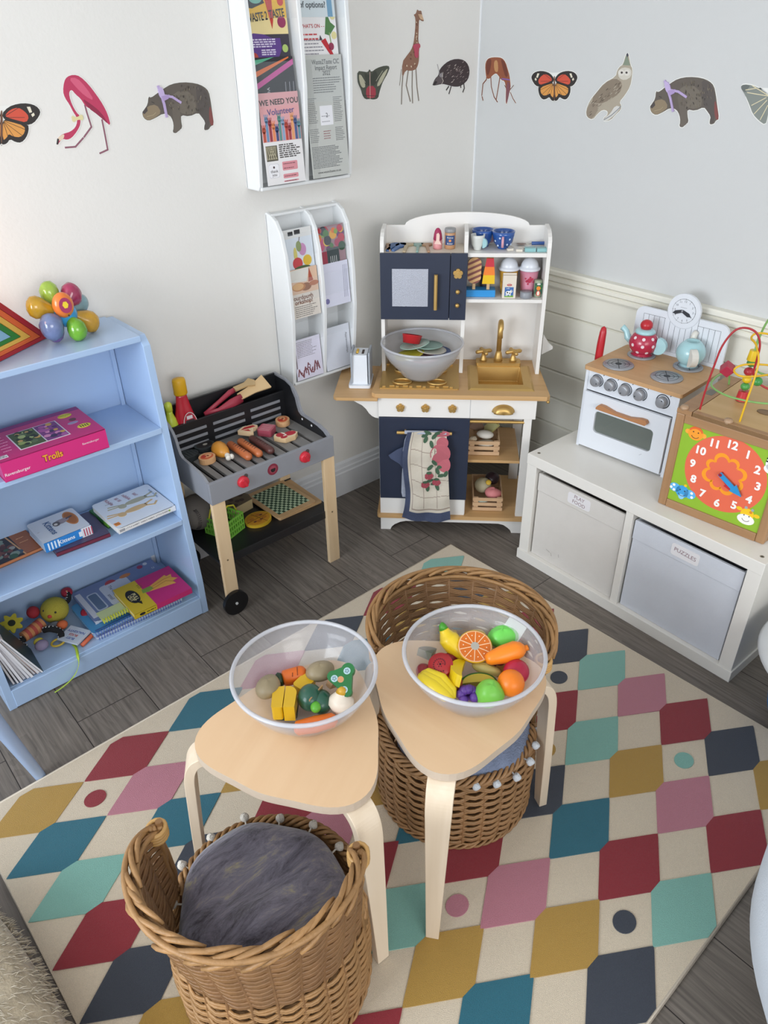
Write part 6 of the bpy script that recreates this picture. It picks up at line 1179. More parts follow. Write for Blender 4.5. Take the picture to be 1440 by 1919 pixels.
# wedge behind: a red edge of the next frame
# ---------------------------------------------------------------- bowls on the stools
BW1 = (-1.6575, -1.178); BW2 = (-1.3935, -1.3515)
bowl('translucent bowl of wooden vegetables on the left stool', BW1[0], BW1[1], .4505)
bowl('translucent bowl of play fruit on the right stool', BW2[0], BW2[1], .4505)
GV = 'wooden vegetables in the left bowl'; GF = 'play fruit in the right bowl'
def cfrom(x, y, z_): v = onz(x, y, z_); return (v.x, v.y, v.z)
CAMA = YAW-PI/2      # rotation that lays local +y away from the viewpoint
def lump_(n, lab, px, z_, r, cl, rot=(0, 0, 0), G_=GF, cat='play fruit', rough=.35, lump=.04, emit=0, extra=None, mt=None):
    t = thing(n, lab, cat, cfrom(px[0], px[1], z_), 0, G_); t.rotation_euler = (rot[0], rot[1], CAMA+rot[2])
    m = MB().ell((0, 0, 0), r[0], r[1], r[2], mt or col(cl, rough), lump=lump, seed=len(lab) % 9, n=26)
    if extra: extra(m, t)
    obj('body', m, t); return t
pot = mat('potato_brown', '958669', .45, var=.12, scale=50)
lump_('toy_potato', 'brown potato at the left of the vegetable bowl', (503, 1287), .503, (.027, .022, .019), 0, (0, 0, 1.2), GV, 'play vegetable', mt=pot)
lump_('toy_potato', 'brown potato at the back of the vegetable bowl', (600, 1258), .502, (.029, .021, .019), 0, (0, 0, .4), GV, 'play vegetable', mt=pot)
t = thing('toy_carrot', 'orange carrot piece with dark green top between the potatoes', 'play vegetable', cfrom(550, 1267, .492), CAMA+.35, GV)
obj('root', MB().tube([(-.022, 0, 0), (-.018, 0, 0), (.015, 0, 0), (.022, 0, 0), (.026, 0, 0)], [.010, .016, .0165, .014, .008], mat('carrot_orange', 'dd6a1c', .4), 20), t); obj('green_top', MB().tube([(-.032, 0, 0), (-.028, 0, 0), (-.022, 0, 0)], [.012, .015, .012], col('1e3a22', .4), 16), t)
obj('root_line', MB().tube([(.006, -.012, .0115), (.008, -.004, .0165), (.010, .004, .0165)], .0008, col('7a3410'), 5).tube([(-.004, -.012, .0115), (-.002, -.006, .0155)], .0008, col('7a3410'), 5), t)
yel = mat('yellow_wood_gloss', 'dfb213', .3, coat=.3)
t = thing('toy_pepper', 'yellow wooden pepper cut down the middle at the front of the bowl', 'play vegetable', cfrom(534, 1318, .490), CAMA, GV)
for s in (-1, 1): obj('half', MB().prism([(s*.0008, -.026), (s*.021, -.026)]+arc(s*.006, .008, .0165, -.1 if s > 0 else PI+.1, PI/2, 8, .018)+[(s*.0008, .026)], -.018, .018, yel), t, .005, 3)
obj('green_base', MB().prism(rrect(-.021, -.02, .0225, .026, .008), -.024, -.012, col('23301c')), t, .003)
o = obj('toy_sweetcorn', MB().prism(rrect(-.014, -.020, .014, .020, .006), -.012, .012, yel), loc=cfrom(571, 1284, .488), bevel=.004); o.rotation_euler = (0, .1, CAMA-.6); tag(o, 'small yellow wooden piece behind the green pepper', 'play vegetable', GV)
t = thing('toy_green_pepper', 'dark green halved pepper with light green stalk in the middle of the bowl', 'play vegetable', cfrom(590, 1312, .491), CAMA, GV)
gg = mat('dark_green_gloss', '1f5340', .3, var=.1, coat=.3)
obj('half', MB().ell((-.008, .003, .004), .0235, .026, .025, gg, n=26), t); obj('half', MB().ell((.013, -.003, -.002), .020, .024, .022, gg, n=26), t); obj('stalk_patch', MB().ell((.004, -.022, .006), .010, .012, .010, col('5fae35', .4)), t)
obj('cut_face', MB().prism([(-.001, -.02), (.001, -.02), (.001, .022), (-.001, .022)], -.01, .023, col('b08a5c', .6), Matrix.Rotation(-.55, 4, 'Z') @ Matrix.Rotation(.2, 4, 'Y')), t)
t = thing('toy_broccoli', 'flat green broccoli slice with pale blue florets at the right of the bowl', 'play vegetable', cfrom(645, 1277, .520), CAMA, GV); t.rotation_euler = (.55, .0, CAMA-.2)
Pb = arc(.006, .020, .0125, -.7, PI-.2, 9)+arc(-.020, .004, .0105, PI/2, PI*1.4, 7)+arc(.010, -.020, .0105, PI, 2.2*PI, 8)
m = MB(); m.prism(Pb, 0, .014, col('1f6a35', .35)); obj('slice', m, t, .0015); m = MB(); F2 = TOP(0, 0, .014); [(m.disc(x, y, .0065, 'a9c3c9', F2, 1), [m.disc(x+.003*math.cos(a), y+.003*math.sin(a), .0017, '6f8a94', F2, 2, n=8) for a in (0, 1.3, 2.5, 3.8, 5)]) for x, y in ((.005, .017), (-.016, .0), (.006, -.018))]; m.disc(-.004, .0, .006, 'c08a5c', F2, 1); obj('florets', m, t)
t = thing('toy_onion', 'white onion with yellow tip at the front right of the vegetable bowl', 'play vegetable', cfrom(640, 1315, .497), CAMA, GV); t.rotation_euler = (-.3, .3, CAMA+.4)
obj('bulb', MB().lathe([(0, -.022), (.014, -.020), (.024, -.006), (.023, .006), (.012, .018), (.008, .026), (0, .028)], col('e6d8c6', .35), 26), t); obj('tip', MB().lathe([(.0125, .018), (.0085, .027), (.004, .03), (0, .0305)], col('c9992a', .4), 20), t)
t = thing('toy_carrot', 'long orange carrot lying against the front wall of the vegetable bowl', 'play vegetable', cfrom(592, 1358, .478), CAMA+.22, GV)
obj('root', MB().tube([(-.040, 0, 0), (-.034, 0, 0), (.0, .001, 0), (.032, 0, .004), (.040, 0, .005)], [.006, .013, .0155, .013, .006], mat('carrot_orange', 'dd6a1c', .4), 20), t)
o = obj('toy_wood_piece', MB().prism([(-.012, -.006), (.014, -.008), (.012, .008), (-.012, .007)], 0, .02, col('b08a64', .6)), loc=cfrom(622, 1285, .49), bevel=.001); o.rotation_euler = (.3, .4, CAMA+.9); tag(o, 'bare wooden off-cut beside the broccoli slice', 'play vegetable', GV)
# fruit
yb = mat('banana_yellow', 'e3c21a', .3, coat=.3)
t = thing('toy_banana', 'yellow banana with green tip standing up at the back left', 'play fruit', cfrom(846, 1212, .505), CAMA, GF)
bp = [(.024, -.022, -.012), (.018, -.014, -.004), (.006, -.006, .006), (-.006, .004, .018), (-.013, .012, .030), (-.0155, .016, .037)]
obj('fruit', MB().tube(spline(bp[:5], 5), [.009]+[.014+.004*math.sin(PI*i/20) for i in range(15)]+[.014, .012, .010, .009, .0085], yb, 14), t); obj('green_tip', MB().tube(bp[4:]+[(-.0165, .0175, .041)], [.0086, .006, .002], col('3f8f22', .4), 12), t)
t = thing('toy_orange_half', 'halved orange showing segments in the centre of the fruit bowl', 'play fruit', cfrom(890, 1213, .523), CAMA, GF); t.rotation_euler = (.42, .02, CAMA)
obj('peel', MB().lathe([(0, -.024), (.014, -.022), (.026, -.010), (.030, .002), (.030, .004), (0, .004)], mat('orange_peel', 'e0a916', .35), 36), t)
m = MB(); F2 = TOP(0, 0, .004); m.disc(0, 0, .0285, 'e9b98c', F2, 1, n=36, t=.0005); m.disc(0, 0, .0268, 'cf6a1a', F2, 2, n=36, t=.0005); [m.stroke([(.006*math.cos(a), .006*math.sin(a)), (.0266*math.cos(a), .0266*math.sin(a))], .0013, 'f0c9a0', F2, 3, t=.0005) for a in [i*2*PI/10+.2 for i in range(10)]]; m.disc(0, 0, .0072, 'a9a49a', F2, 4, t=.0005)
[m.disc(.020*math.cos(a), .020*math.sin(a), .0011, 'f4d8b8', F2, 3, n=6, t=.0005) for a in [i*2*PI/10+.5 for i in range(10)]]; obj('segments', m, t)
def wedge(lab, px, z_, R_, ang, th, c, rot, side=None, n='toy_fruit_wedge'):
    m = MB(); P = [(0, 0)]+arc(0, 0, R_, -ang/2, ang/2, 12); m.prism(P, -th/2, th/2, col(side or c, .4), None, col(c, .4)); o = obj(n, m, loc=cfrom(px[0], px[1], z_), bevel=.002); o.rotation_euler = (rot[0], rot[1], CAMA+rot[2]); return tag(o, lab, 'play fruit', GF)
def cresc(lab, px, z_, L_, h_, th, c, rot, n='toy_fruit_wedge', rind=None):
    P = arc(0, 0, L_, 0, PI, 16, h_)+arc(0, 0, L_*.96, PI, 0, 10, h_*.12)[1:-1]; t = thing(n, lab, 'play fruit', cfrom(px[0], px[1], z_), 0, GF); t.rotation_euler = (rot[0], rot[1], CAMA+rot[2])
    m = MB(); m.prism(P, -th/2, th/2, col(c, .35)); obj('flesh', m, t, .003)
    if rind: obj('rind', MB().tube([(L_*1.0*math.cos(a), h_*1.0*math.sin(a), 0) for a in [PI*i/16 for i in range(17)]], th*.42, col(rind, .35), 8), t)
cresc('large bright yellow lemon wedge left of centre in the fruit bowl', (868, 1262), .507, .038, .026, .024, 'e3c41a', (.15, .35, 1.35)); lump_('toy_melon', 'pale cream melon wedge right of the yellow lemon wedge', (912, 1254), .494, (.026, .011, .011), 'c4b46a', (0, .1, -.35)); cresc('cucumber slice with dark green rind behind the front green mango', (898, 1284), .492, .028, .018, .014, 'bfa834', (.2, 0, .05), 'toy_cucumber', '1f6a2a')
lump_('toy_lemon', 'yellow lemon just behind the orange half', (893, 1192), .496, (.018, .014, .012), 'd9b416', (0, 0, 0)); wedge('small mustard yellow wedge behind the banana', (857, 1192), .492, .026, 1.2, .012, 'c9a324', (.5, .3, 2.2))
lump_('toy_mango', 'light green mango at the back right of the fruit bowl', (944, 1193), .518, (.029, .021, .019), '6fd257', (0, -.1, .15), lump=.07)
t = thing('toy_carrot', 'long orange carrot lying across the right of the fruit bowl', 'play vegetable', cfrom(949, 1227, .524), CAMA, GF); t.rotation_euler = (0, -.08, CAMA+.22)
obj('root', MB().tube([(-.036, 0, 0), (-.030, 0, 0), (-.005, .002, 0), (.018, .003, .002), (.028, .002, .002), (.034, .002, .002)], [.007, .011, .016, .0165, .013, .007], mat('neon_orange', 'f5861a', .35), 20), t); obj('stalk', MB().tube([(.033, .002, .002), (.040, .002, .003)], .005, mat('neon_orange', 'f5861a', .35), 10), t)
lump_('toy_tomato', 'crimson tomato at the right edge of the fruit bowl', (968, 1259), .503, (.022, .022, .021), 'b32040', (0, 0, 0), lump=.01)
lump_('toy_orange', 'smooth orange ball in front of the crimson tomato', (958, 1280), .510, (.0225, .0225, .0225), 'f2801a', (0, 0, 0), lump=0)
lump_('toy_pear', 'light green pear at the front of the fruit bowl', (918, 1300), .498, (.024, .022, .026), '7cc94e', (.2, .1, 0), lump=.05)
t = thing('toy_grapes', 'purple bunch of grapes at the front of the fruit bowl', 'play fruit', cfrom(877, 1303), 0, GF) if 0 else thing('toy_grapes', 'purple bunch of grapes at the front of the fruit bowl', 'play fruit', cfrom(877, 1305, .490), CAMA, GF)
m = MB(); rr = random.Random(8)
for i in range(20): a = rr.uniform(0, 2*PI); b = rr.uniform(-.8, 1.2); m.ell((.013*math.cos(a)*math.cos(b), .012*math.sin(a)*math.cos(b), .012*math.sin(b)), .0082, .0082, .0082, mat('grape_purple', '5c3790', .4), n=12)
obj('grapes', m, t)
t = thing('toy_banana', 'ridged yellow star-shaped banana at the front left of the fruit bowl', 'play fruit', cfrom(819, 1284, .505), 0, GF); t.rotation_euler = (0, .12, CAMA-.72)
m = MB(); 
for k_ in (-1, 0, 1): m.tube([(-.034, k_*.002, 0), (-.026, k_*.007, .002), (.0, k_*.010, .005), (.026, k_*.007, .0), (.036, k_*.001, -.003)], [.004, .010, .0125, .010, .003], mat('bright_yellow', 'f0d42a', .3), 12)
obj('fruit', m, t)
lump_('toy_peach', 'brownish orange peach beside the ridged yellow banana', (847, 1284), .488, (.021, .021, .020), 'a5542c', (0, 0, 0), lump=.01)
t = thing('toy_tomato_slice', 'round red slice with spiral seed marks at the left of the bowl', 'play fruit', cfrom(826, 1246, .517), 0, GF); t.rotation_euler = (.35, -.25, CAMA)
obj('slice', MB().lathe([(0, -.016), (.020, -.014), (.0215, 0), (.021, .003), (0, .003)], mat('tomato_red', 'b52a2e', .35), 28), t); m = MB(); F2 = TOP(0, 0, .003)
[m.disc(r_*math.cos(a), r_*math.sin(a), .0014, '6a1420', F2, 1, n=8) for a, r_ in [(-.3+i*.33, .008+.00035*i) for i in range(17)]]; [m.disc(.0045*math.cos(a), .0045*math.sin(a), .0012, '6a1420', F2, 1, n=8) for a in (0, 1, 2, 3, 4, 5)]; m.disc(0, 0, .0018, '1d0a0c', F2, 2); obj('seed_marks', m, t)
wedge('grey-green quarter piece behind the red slice', (808, 1232), .500, .030, 1.5, .016, '6f7466', (.3, .2, 1.9), '7c806f'); lump_('toy_apple', 'dark red apple piece at the far left of the fruit bowl', (795, 1258), .498, (.014, .014, .013), '8a1c26'); lump_('toy_cherry', 'dark crimson ball under the orange half', (930, 1245), .480, (.020, .018, .017), '7a1226'); lump_('toy_strawberry', 'dark red piece between the red slice and the banana', (843, 1238), .493, (.016, .012, .014), '7f1422')
o = obj('toy_wood_piece', MB().box(-.010, .010, -.010, .010, -.008, .008, col('c08f3a', .5)), loc=cfrom(940, 1256, .482), bevel=.002); o.rotation_euler = (.1, .1, CAMA+.1); tag(o, 'small mustard block below the long carrot', 'play fruit', GF)
m = MB(); m.prism([(-.022, -.014), (.018, -.022), (.026, .012), (-.012, .022)], 0, .0006, col('e3e8e4', .7)); o = obj('paper_tag', m, loc=cfrom(961, 1178, .535)); o.rotation_euler = (.9, .1, CAMA-.45); tag(o, 'blank white paper square standing against the back of the fruit bowl', 'paper')

# ---------------------------------------------------------------- things cut by the frame
t = thing('pouffe', 'round off-white upholstered pouffe at the right edge of the picture', 'pouffe', (-1.088, -2.287, 0), 0)
obj('cushion_top', MB().lathe([(0, .16), (.36, .16), (.405, .19), (.428, .25), (.432, .32), (.42, .37), (.38, .41), (.3, .425), (0, .43)], mat('off_white_fabric', 'c3cad2', .85, bump=.3, bscale=300), 72), t)
for a in (1.35, 2.9, 4.5, 5.9): obj('leg', MB().cyl((.38*math.cos(a), .38*math.sin(a), .17), (.42*math.cos(a), .42*math.sin(a), .0), .018, mat('dark_wood_leg', '6b5a48', .5), r1=.012), t)
t = thing('fluffy_cushion', 'beige long-haired fluffy floor cushion at the lower left edge', 'floor cushion', (-2.52, -1.20, .0), 0)
m = MB(); F_fl = mat('beige_fluff', 'b5a890', .95, var=.25, scale=35, bump=1, bscale=110, sheen=.5)
vs = []; n, k_ = 60, 14; rr = random.Random(3)
for i in range(k_+1):
    b = -PI/2+PI*i/k_
    for j in range(n):
        a = 2*PI*j/n; sq = (abs(math.cos(a))**3.2+abs(math.sin(a))**3.2)**(-1/3.2); w_ = 1+.012*math.sin(9*a+i)+rr.uniform(-.006, .006)
        cb = max(0, math.cos(b))**.55; vs.append((.30*sq*math.cos(a)*cb*w_, .44*sq*math.sin(a)*cb*w_, .085+.085*math.copysign(abs(math.sin(b))**.8, math.sin(b))*w_))
m.add(vs, [(i*n+j, i*n+(j+1) % n, (i+1)*n+(j+1) % n, (i+1)*n+j) for i in range(k_) for j in range(n)], F_fl, True); obj('cover', m, t)
m = MB(); 
for i in range(2600):
    a = rr.uniform(-1.3, 1.3); b = rr.uniform(-.3, 1.2); sq = (abs(math.cos(a))**3.2+abs(math.sin(a))**3.2)**(-1/3.2); cb = math.cos(b)**.55
    p = Vector((.30*sq*math.cos(a)*cb, .44*sq*math.sin(a)*cb, .085+.085*math.copysign(abs(math.sin(b))**.8, math.sin(b)))); d = Vector((math.cos(a)*cb*.6+rr.uniform(-.4, .4), math.sin(a)*.6-.6+rr.uniform(-.4, .4), .3+rr.uniform(-.5, .3))).normalized()
    m.tube([p, p+d*.009, p+d*.017+Vector((0, 0, -.004))], [.0012, .0009, .0002], F_fl, 3, cap=False)
fz = obj('long_pile', m, t); fz['kind'] = 'stuff'
t = thing('play_table', 'light blue splayed table leg reaching the rug corner beside the bookcase', 'table', (-2.056, -.553, 0), 0)
lb = mat('light_blue_gloss2', '9fb4d4', .4)
obj('leg', MB().cyl((0, 0, 0), (-.077, -.096, .47), .0125, lb, r1=.020, n=20), t); 
for x, y in ((-.50, .14), (-.46, -.16)): obj('leg', MB().cyl((x, y, 0), (x*.82, y*.7, .47), .0125, lb, r1=.020, n=20), t)
obj('table_top', MB().prism(rrect(-.46, -.16, -.055, .14, .05), .47, .49, lb), t, .003)
t = thing('storage_tub', 'bright blue tub with white rim at the right edge beside the cabinet', 'tub', (-.485, -1.785, 0), 0)
tb = mat('tub_blue', '2f72b8', .55, var=.15, scale=40, bump=.5, bscale=60); R_ = .215
obj('tub_body', MB().lathe([(.13, 0), (.150, .004), (.168, .06), (.185, .16), (.195, .235), (.188, .235), (.17, .08), (.13, .012), (0, .012)], tb, 50), t); obj('rim', MB().lathe([(.192, .225), (.225, .228), (.232, .236), (.226, .246), (.195, .248), (.186, .240)], col('c9ccce', .35), 60), t); obj('contents', MB().lathe([(0, .215), (.12, .21), (.187, .2), (.187, .19), (0, .19)], col('d0c2a4', .8), 40), t)

# ---------------------------------------------------------------- animal stickers on both walls
def stick(lab, name, base, wall, layers, mapf, border=.0022, cat='wall sticker', grp=None):
    """layers: (kind, colour, points in photo-sized units[, width])"""
    wp = onleft if wall == 'L' else onright
    pts0 = [wp(*mapf(*p)) for p in base]; ctr = sum(pts0, Vector())/len(pts0)
    xd = Vector((1, 0, 0)) if wall == 'L' else Vector((0, -1, 0)); M_ = Fm((0, 0, 0), xd, (0, 0, 1))
    def smooth(P):
        if len(P) < 5: return P
        return [q for i in range(len(P)) for q in ((P[i-1][0]*.25+P[i][0]*.75, P[i-1][1]*.25+P[i][1]*.75), (P[i][0]*.75+P[(i+1) % len(P)][0]*.25, P[i][1]*.75+P[(i+1) % len(P)][1]*.25))]
    base = smooth(base); layers = [l if l[0] == "line" else (l[0], l[1], smooth(l[2])) for l in layers]
    def cv(P): return [((wp(*mapf(*p))-ctr).dot(xd), (wp(*mapf(*p))-ctr).z) for p in P]
    m = MB(); B = cv(base); n = len(B); A = sum(B[i][0]*B[(i+1) % n][1]-B[(i+1) % n][0]*B[i][1] for i in range(n)); s = 1 if A > 0 else -1; O = []
    for i in range(n):
        a, b, c = Vector(B[i-1]), Vector(B[i]), Vector(B[(i+1) % n]); d1 = (b-a).normalized(); d2 = (c-b).normalized(); nn = Vector((d1.y+d2.y, -(d1.x+d2.x)))
        nn = nn.normalized()*s if nn.length > 1e-6 else Vector((d1.y, -d1.x))*s; O.append((b.x+nn.x*border, b.y+nn.y*border))
    Lw = mat('sticker_border', 'e3e3de', .4)
    m.prism(O, 0, .0005, Lw, M_)
    for i, l in enumerate(layers):
        k = 2+i*.12
        if l[0] == 'line': m.stroke(cv(l[2]), l[3]+.0028, Lw, M_, 1.9) if len(l) > 4 else None; m.stroke(cv(l[2]), l[3], l[1], M_, k)
        else: m.art(cv(l[2]), l[1], M_, k)
    o = obj(name, m, loc=tuple(ctr+(Vector((0, -.0005, 0)) if wall == 'L' else Vector((-.0005, 0, 0))))); tag(o, lab, cat, grp or 'animal stickers in a row along the walls'); return o
z1 = lambda x, y: (x/3.2727, y/3.2727)
z3 = lambda x, y: (660+x/3.692, y/3.692)
z4 = lambda x, y: (980+x/3.1304, 60+y/3.1304)
hb = [(870, 690), (885, 670), (905, 640), (910, 590), (925, 600), (960, 575), (1000, 545), (1050, 515), (1120, 503), (1200, 510), (1250, 530), (1280, 560), (1292, 620), (1300, 680), (1312, 765), (1290, 775), (1280, 795), (1252, 800), (1252, 775), (1260, 750), (1235, 715), (1215, 690), (1160, 715), (1110, 705), (1110, 740), (1118, 785), (1095, 800), (1080, 818), (1058, 812), (1065, 780), (1060, 740), (1040, 705), (1000, 695), (950, 725), (910, 742), (880, 725)]
def hip(a=0):
    return [('p', '5d554d', hb), ('p', '8a7a62', [(872, 692), (905, 650), (960, 640), (990, 690), (950, 722), (910, 740), (880, 722)]), ('p', '6e665b', [(1060, 560), (1180, 560), (1210, 680), (1160, 705), (1100, 690), (1070, 640)]), ('p', '665e55', [(1040, 600), (1100, 620), (1112, 790), (1080, 815), (1062, 800), (1066, 740)]), ('p', '534c48', [(1200, 515), (1260, 545), (1290, 620), (1282, 790), (1255, 795), (1258, 740), (1215, 680), (1205, 600)]), ('p', '7d4440', [(1285, 640), (1300, 690), (1312, 765), (1292, 772), (1280, 720)]), ('p', '4a4240', [(872, 690), (900, 655), (905, 680), (885, 700)]), ('line', 'a89a7c', [(900, 715), (940, 705), (955, 690)], .0012), ('line', '3a3534', [(930, 625), (945, 632)], .0018),
            ('line', 'b3a0c9', [(968, 530), (985, 575), (1005, 640), (1020, 715)], .006), ('line', 'b3a0c9', [(1000, 585), (1055, 595), (1105, 628)], .0058), ('p', 'bcaad2', [(966, 528), (996, 540), (1010, 590), (985, 605), (970, 575)]), ('p', 'a892c0', [(985, 590), (1035, 580), (1030, 605), (1000, 620)])]
_h = random.Random(21)
def hatch(n=70):
    out = []
    while len(out) < n:
        x = _h.uniform(1010, 1285); y = _h.uniform(520, 720)
        if ((x-1150)/130)**2+((y-605)/95)**2 < .9: out.append(('line', _h.choice(['7d7466', '4c4642', '8a806f', '5f574e']), [(x, y), (x+_h.uniform(-3, 5), y+13)], .0008))
    return out
_hip = hip
def hip(): L0 = _hip(); return L0[:9]+hatch()+L0[9:]
stick('hippo sticker with lilac bow on the left wall, beside the flamingo', 'hippo_sticker', hb, 'L', hip(), z1)
mp2 = lambda x, y: (1218+(x-868)*(1349-1218)/(1313-868), 143.7+(y-503)*(239-143.7)/(818-503))
stick('hippo sticker with lilac bow on the right wall, beside the owl', 'hippo_sticker', hb, 'R', hip(), mp2)
fb = [(345, 885), (350, 850), (372, 828), (395, 818), (430, 808), (462, 782), (474, 745), (466, 712), (450, 690), (425, 640), (397, 600), (385, 560), (392, 500), (410, 470), (450, 457), (490, 468), (540, 515), (590, 580), (630, 640), (660, 700), (680, 775), (640, 740), (600, 705), (560, 672), (522, 650), (495, 606), (462, 578), (440, 550), (424, 560), (424, 590), (440, 640), (468, 690), (490, 710), (494, 760), (474, 802), (440, 845), (410, 858), (385, 850), (365, 868), (355, 888)]
fl = [('line', '8a5a68', [(520, 645), (532, 690), (560, 778), (515, 840), (462, 900), (400, 905)], .0042, 1), ('line', '8a5a68', [(625, 735), (640, 810), (660, 918), (612, 940)], .0042, 1), ('p', 'b8365a', fb), ('p', '8f2444', [(500, 600), (560, 640), (620, 690), (672, 770), (600, 705), (540, 662)]), ('p', 'cf5a78', [(420, 480), (470, 475), (530, 540), (580, 620), (520, 590), (460, 530)]), ('p', 'e0c9b0', [(350, 850), (372, 828), (395, 822), (390, 850), (365, 866)]), ('p', '2f2a2a', [(345, 885), (350, 850), (362, 852), (356, 886)]), ('p', 'd9cf9c', [(435, 705), (468, 722), (505, 696), (512, 740), (476, 732), (446, 755)])]
stick('pink flamingo sticker bending down on the left wall', 'flamingo_sticker', fb, 'L', fl, z1)
def bfl(cx, mirror=True, veins=True):
    up = [(8, 700), (50, 655), (110, 635), (170, 633), (220, 648), (248, 680), (240, 712), (205, 757), (160, 768), (100, 745), (30, 738)]; lo = [(8, 725), (100, 745), (172, 762), (176, 800), (160, 845), (130, 875), (95, 872), (60, 852), (42, 880), (18, 888), (8, 880)]
    L_ = []; body = [(2, 690), (8, 672), (14, 690), (16, 780), (11, 870), (8, 884), (5, 870), (0, 780)]
    for s in (1, -1):
        f = lambda P: [(8+s*(x-8), y) for x, y in P]
        L_ += [('p', '2b2524', f(up)), ('p', '2b2524', f(lo)), ('p', 'cb4f3a', f([(32, 702), (62, 672), (110, 658), (150, 682), (178, 716), (160, 752), (105, 738), (36, 718)])), ('p', 'd6954a', f([(14, 738), (60, 745), (150, 772), (152, 812), (125, 842), (82, 838), (52, 820), (40, 845), (16, 862)])), ('p', 'dfd8c4', f([(163, 655), (184, 654), (196, 688), (180, 692)])), ('p', 'dfd8c4', f([(190, 702), (206, 690), (212, 706), (198, 718)]))]
        L_ += [('line', '2b2524', f(v), .0009) for v in ([(20, 720), (150, 720)], [(30, 712), (110, 662)], [(20, 745), (140, 835)], [(20, 745), (85, 840)], [(20, 750), (45, 830)], [(20, 740), (155, 795)])]
    L_.append(('p', '6b4a38', body)); B_ = up[1:9]+lo[2:]
    return L_, B_+[(8+-(x-8), y) for x, y in B_[::-1]]
L_, B_ = bfl(0); B_ = [p for p in B_]
stick('large orange and black butterfly sticker cut by the left edge of the picture', 'butterfly_sticker', B_, 'L', L_, z1)
mpb = lambda x, y: (1040+(x-8)*.181, 161+(y-760)*.222)
stick('small orange butterfly sticker on the right wall, between deer and owl', 'butterfly_sticker', B_, 'R', L_, mpb)
mo = [(35, 490), (80, 495), (108, 500), (120, 475), (132, 500), (170, 470), (230, 452), (262, 460), (245, 510), (215, 560), (200, 600), (188, 640), (180, 680), (150, 690), (122, 685), (90, 688), (70, 660), (60, 620), (45, 590), (35, 560)]
ml = [('p', '4a4d42', mo), ('p', 'b8b59c', [(45, 505), (75, 540), (95, 600), (70, 610), (50, 570)]), ('p', 'b8b59c', [(250, 465), (200, 520), (165, 600), (195, 590), (235, 510)]), ('p', '3a3d34', [(85, 505), (118, 520), (118, 590), (95, 590)]), ('p', '3a3d34', [(160, 480), (128, 520), (128, 590), (160, 590), (180, 530)]), ('p', 'a83a48', [(98, 595), (160, 595), (165, 670), (130, 680), (95, 672)]), ('line', 'c9c6ae', [(210, 490), (165, 560)], .0013), ('line', 'c9c6ae', [(60, 520), (90, 570)], .0013), ('line', 'c9a8a0', [(122, 500), (124, 685)], .0022), ('line', '2a2a28', [(75, 660), (180, 665)], .0012)]
stick('olive and red moth sticker beside the upper leaflet rack', 'moth_sticker', mo, 'L', ml, z3)
gb = [(345, 545), (345, 430), (380, 382), (408, 345), (425, 300), (436, 200), (438, 125), (424, 100), (440, 96), (450, 62), (460, 76), (478, 72), (482, 95), (490, 128), (497, 148), (480, 146), (462, 132), (460, 200), (456, 292), (472, 310), (462, 345), (463, 410), (455, 452), (440, 482), (400, 492), (370, 484)]
gl2 = [('line', '7c6f62', [(352, 500), (344, 610), (341, 720)], .0042, 1), ('line', '7c6f62', [(388, 488), (374, 590), (402, 700)], .0042, 1), ('line', '7c6f62', [(416, 485), (414, 600), (418, 712)], .0042, 1), ('line', '7c6f62', [(440, 470), (448, 600), (460, 695)], .0042, 1), ('line', '6a5a4c', [(340, 480), (328, 590)], .002, 1), ('p', '8a6450', gb)]
rr = random.Random(12)
for i in range(34):
    y = rr.uniform(140, 470); f_ = (y-140)/150; x = 449+rr.uniform(-7, 7)-3*f_ if y < 300 else (rr.uniform(425, 450) if y < 370 else rr.uniform(362, 448)); s = 5 if y < 300 else 7; gl2.append(('p', rr.choice(['6b4436', '7a4f3c', 'd0bfa4']), [(x-s*.6, y-s), (x+s*.6, y-s*.7), (x+s*.5, y+s), (x-s*.5, y+s*.6)]))
gl2 += [('p', 'b5475c', [(415, 310), (465, 298), (472, 326), (456, 338), (458, 400), (432, 400), (428, 345)]), ('p', 'c9a888', [(455, 98), (480, 100), (494, 140), (470, 132)]), ('line', '3a2f2a', [(466, 108), (470, 111)], .001)]
stick('giraffe sticker with pink scarf, tallest of the animal stickers', 'giraffe_sticker', gb, 'L', gl2, z3)
eb = [(555, 588), (572, 545), (598, 520), (600, 490), (625, 455), (665, 422), (720, 405), (775, 415), (805, 450), (814, 500), (802, 550), (772, 582), (740, 600), (700, 600), (660, 588), (625, 580), (590, 588), (565, 592)]
el = [('line', '3f3634', [(668, 598), (652, 622)], .005, 1), ('line', '3f3634', [(684, 600), (670, 648)], .005, 1), ('line', '3f3634', [(750, 590), (752, 605)], .005, 1), ('line', '3f3634', [(772, 580), (776, 610), (766, 636)], .005, 1), ('p', '3d3234', eb), ('p', '5a5052', [(557, 586), (575, 548), (600, 522), (625, 535), (622, 575), (590, 586)]), ('p', '8f8a8c', [(600, 520), (620, 500), (630, 530), (610, 535)]), ('p', '2a2324', [(555, 588), (575, 560), (590, 565), (575, 588)]), ('line', 'a5a0a2', [(590, 445), (600, 490), (606, 515)], .0018), ('line', 'd9cfc4', [(628, 500), (622, 540), (630, 560), (618, 582)], .0016)]
for i in range(46):
    x = rr.uniform(640, 795); y = rr.uniform(425, 580)
    if ((x-718)/88)**2+((y-505)/90)**2 < .9: el.append(('line', rr.choice(['a89a94', '7d6f6c', 'c2b8b0']), [(x, y), (x+9, y-7)], .0011))
stick('dark hedgehog sticker just left of the room corner', 'hedgehog_sticker', eb, 'L', el, z3)
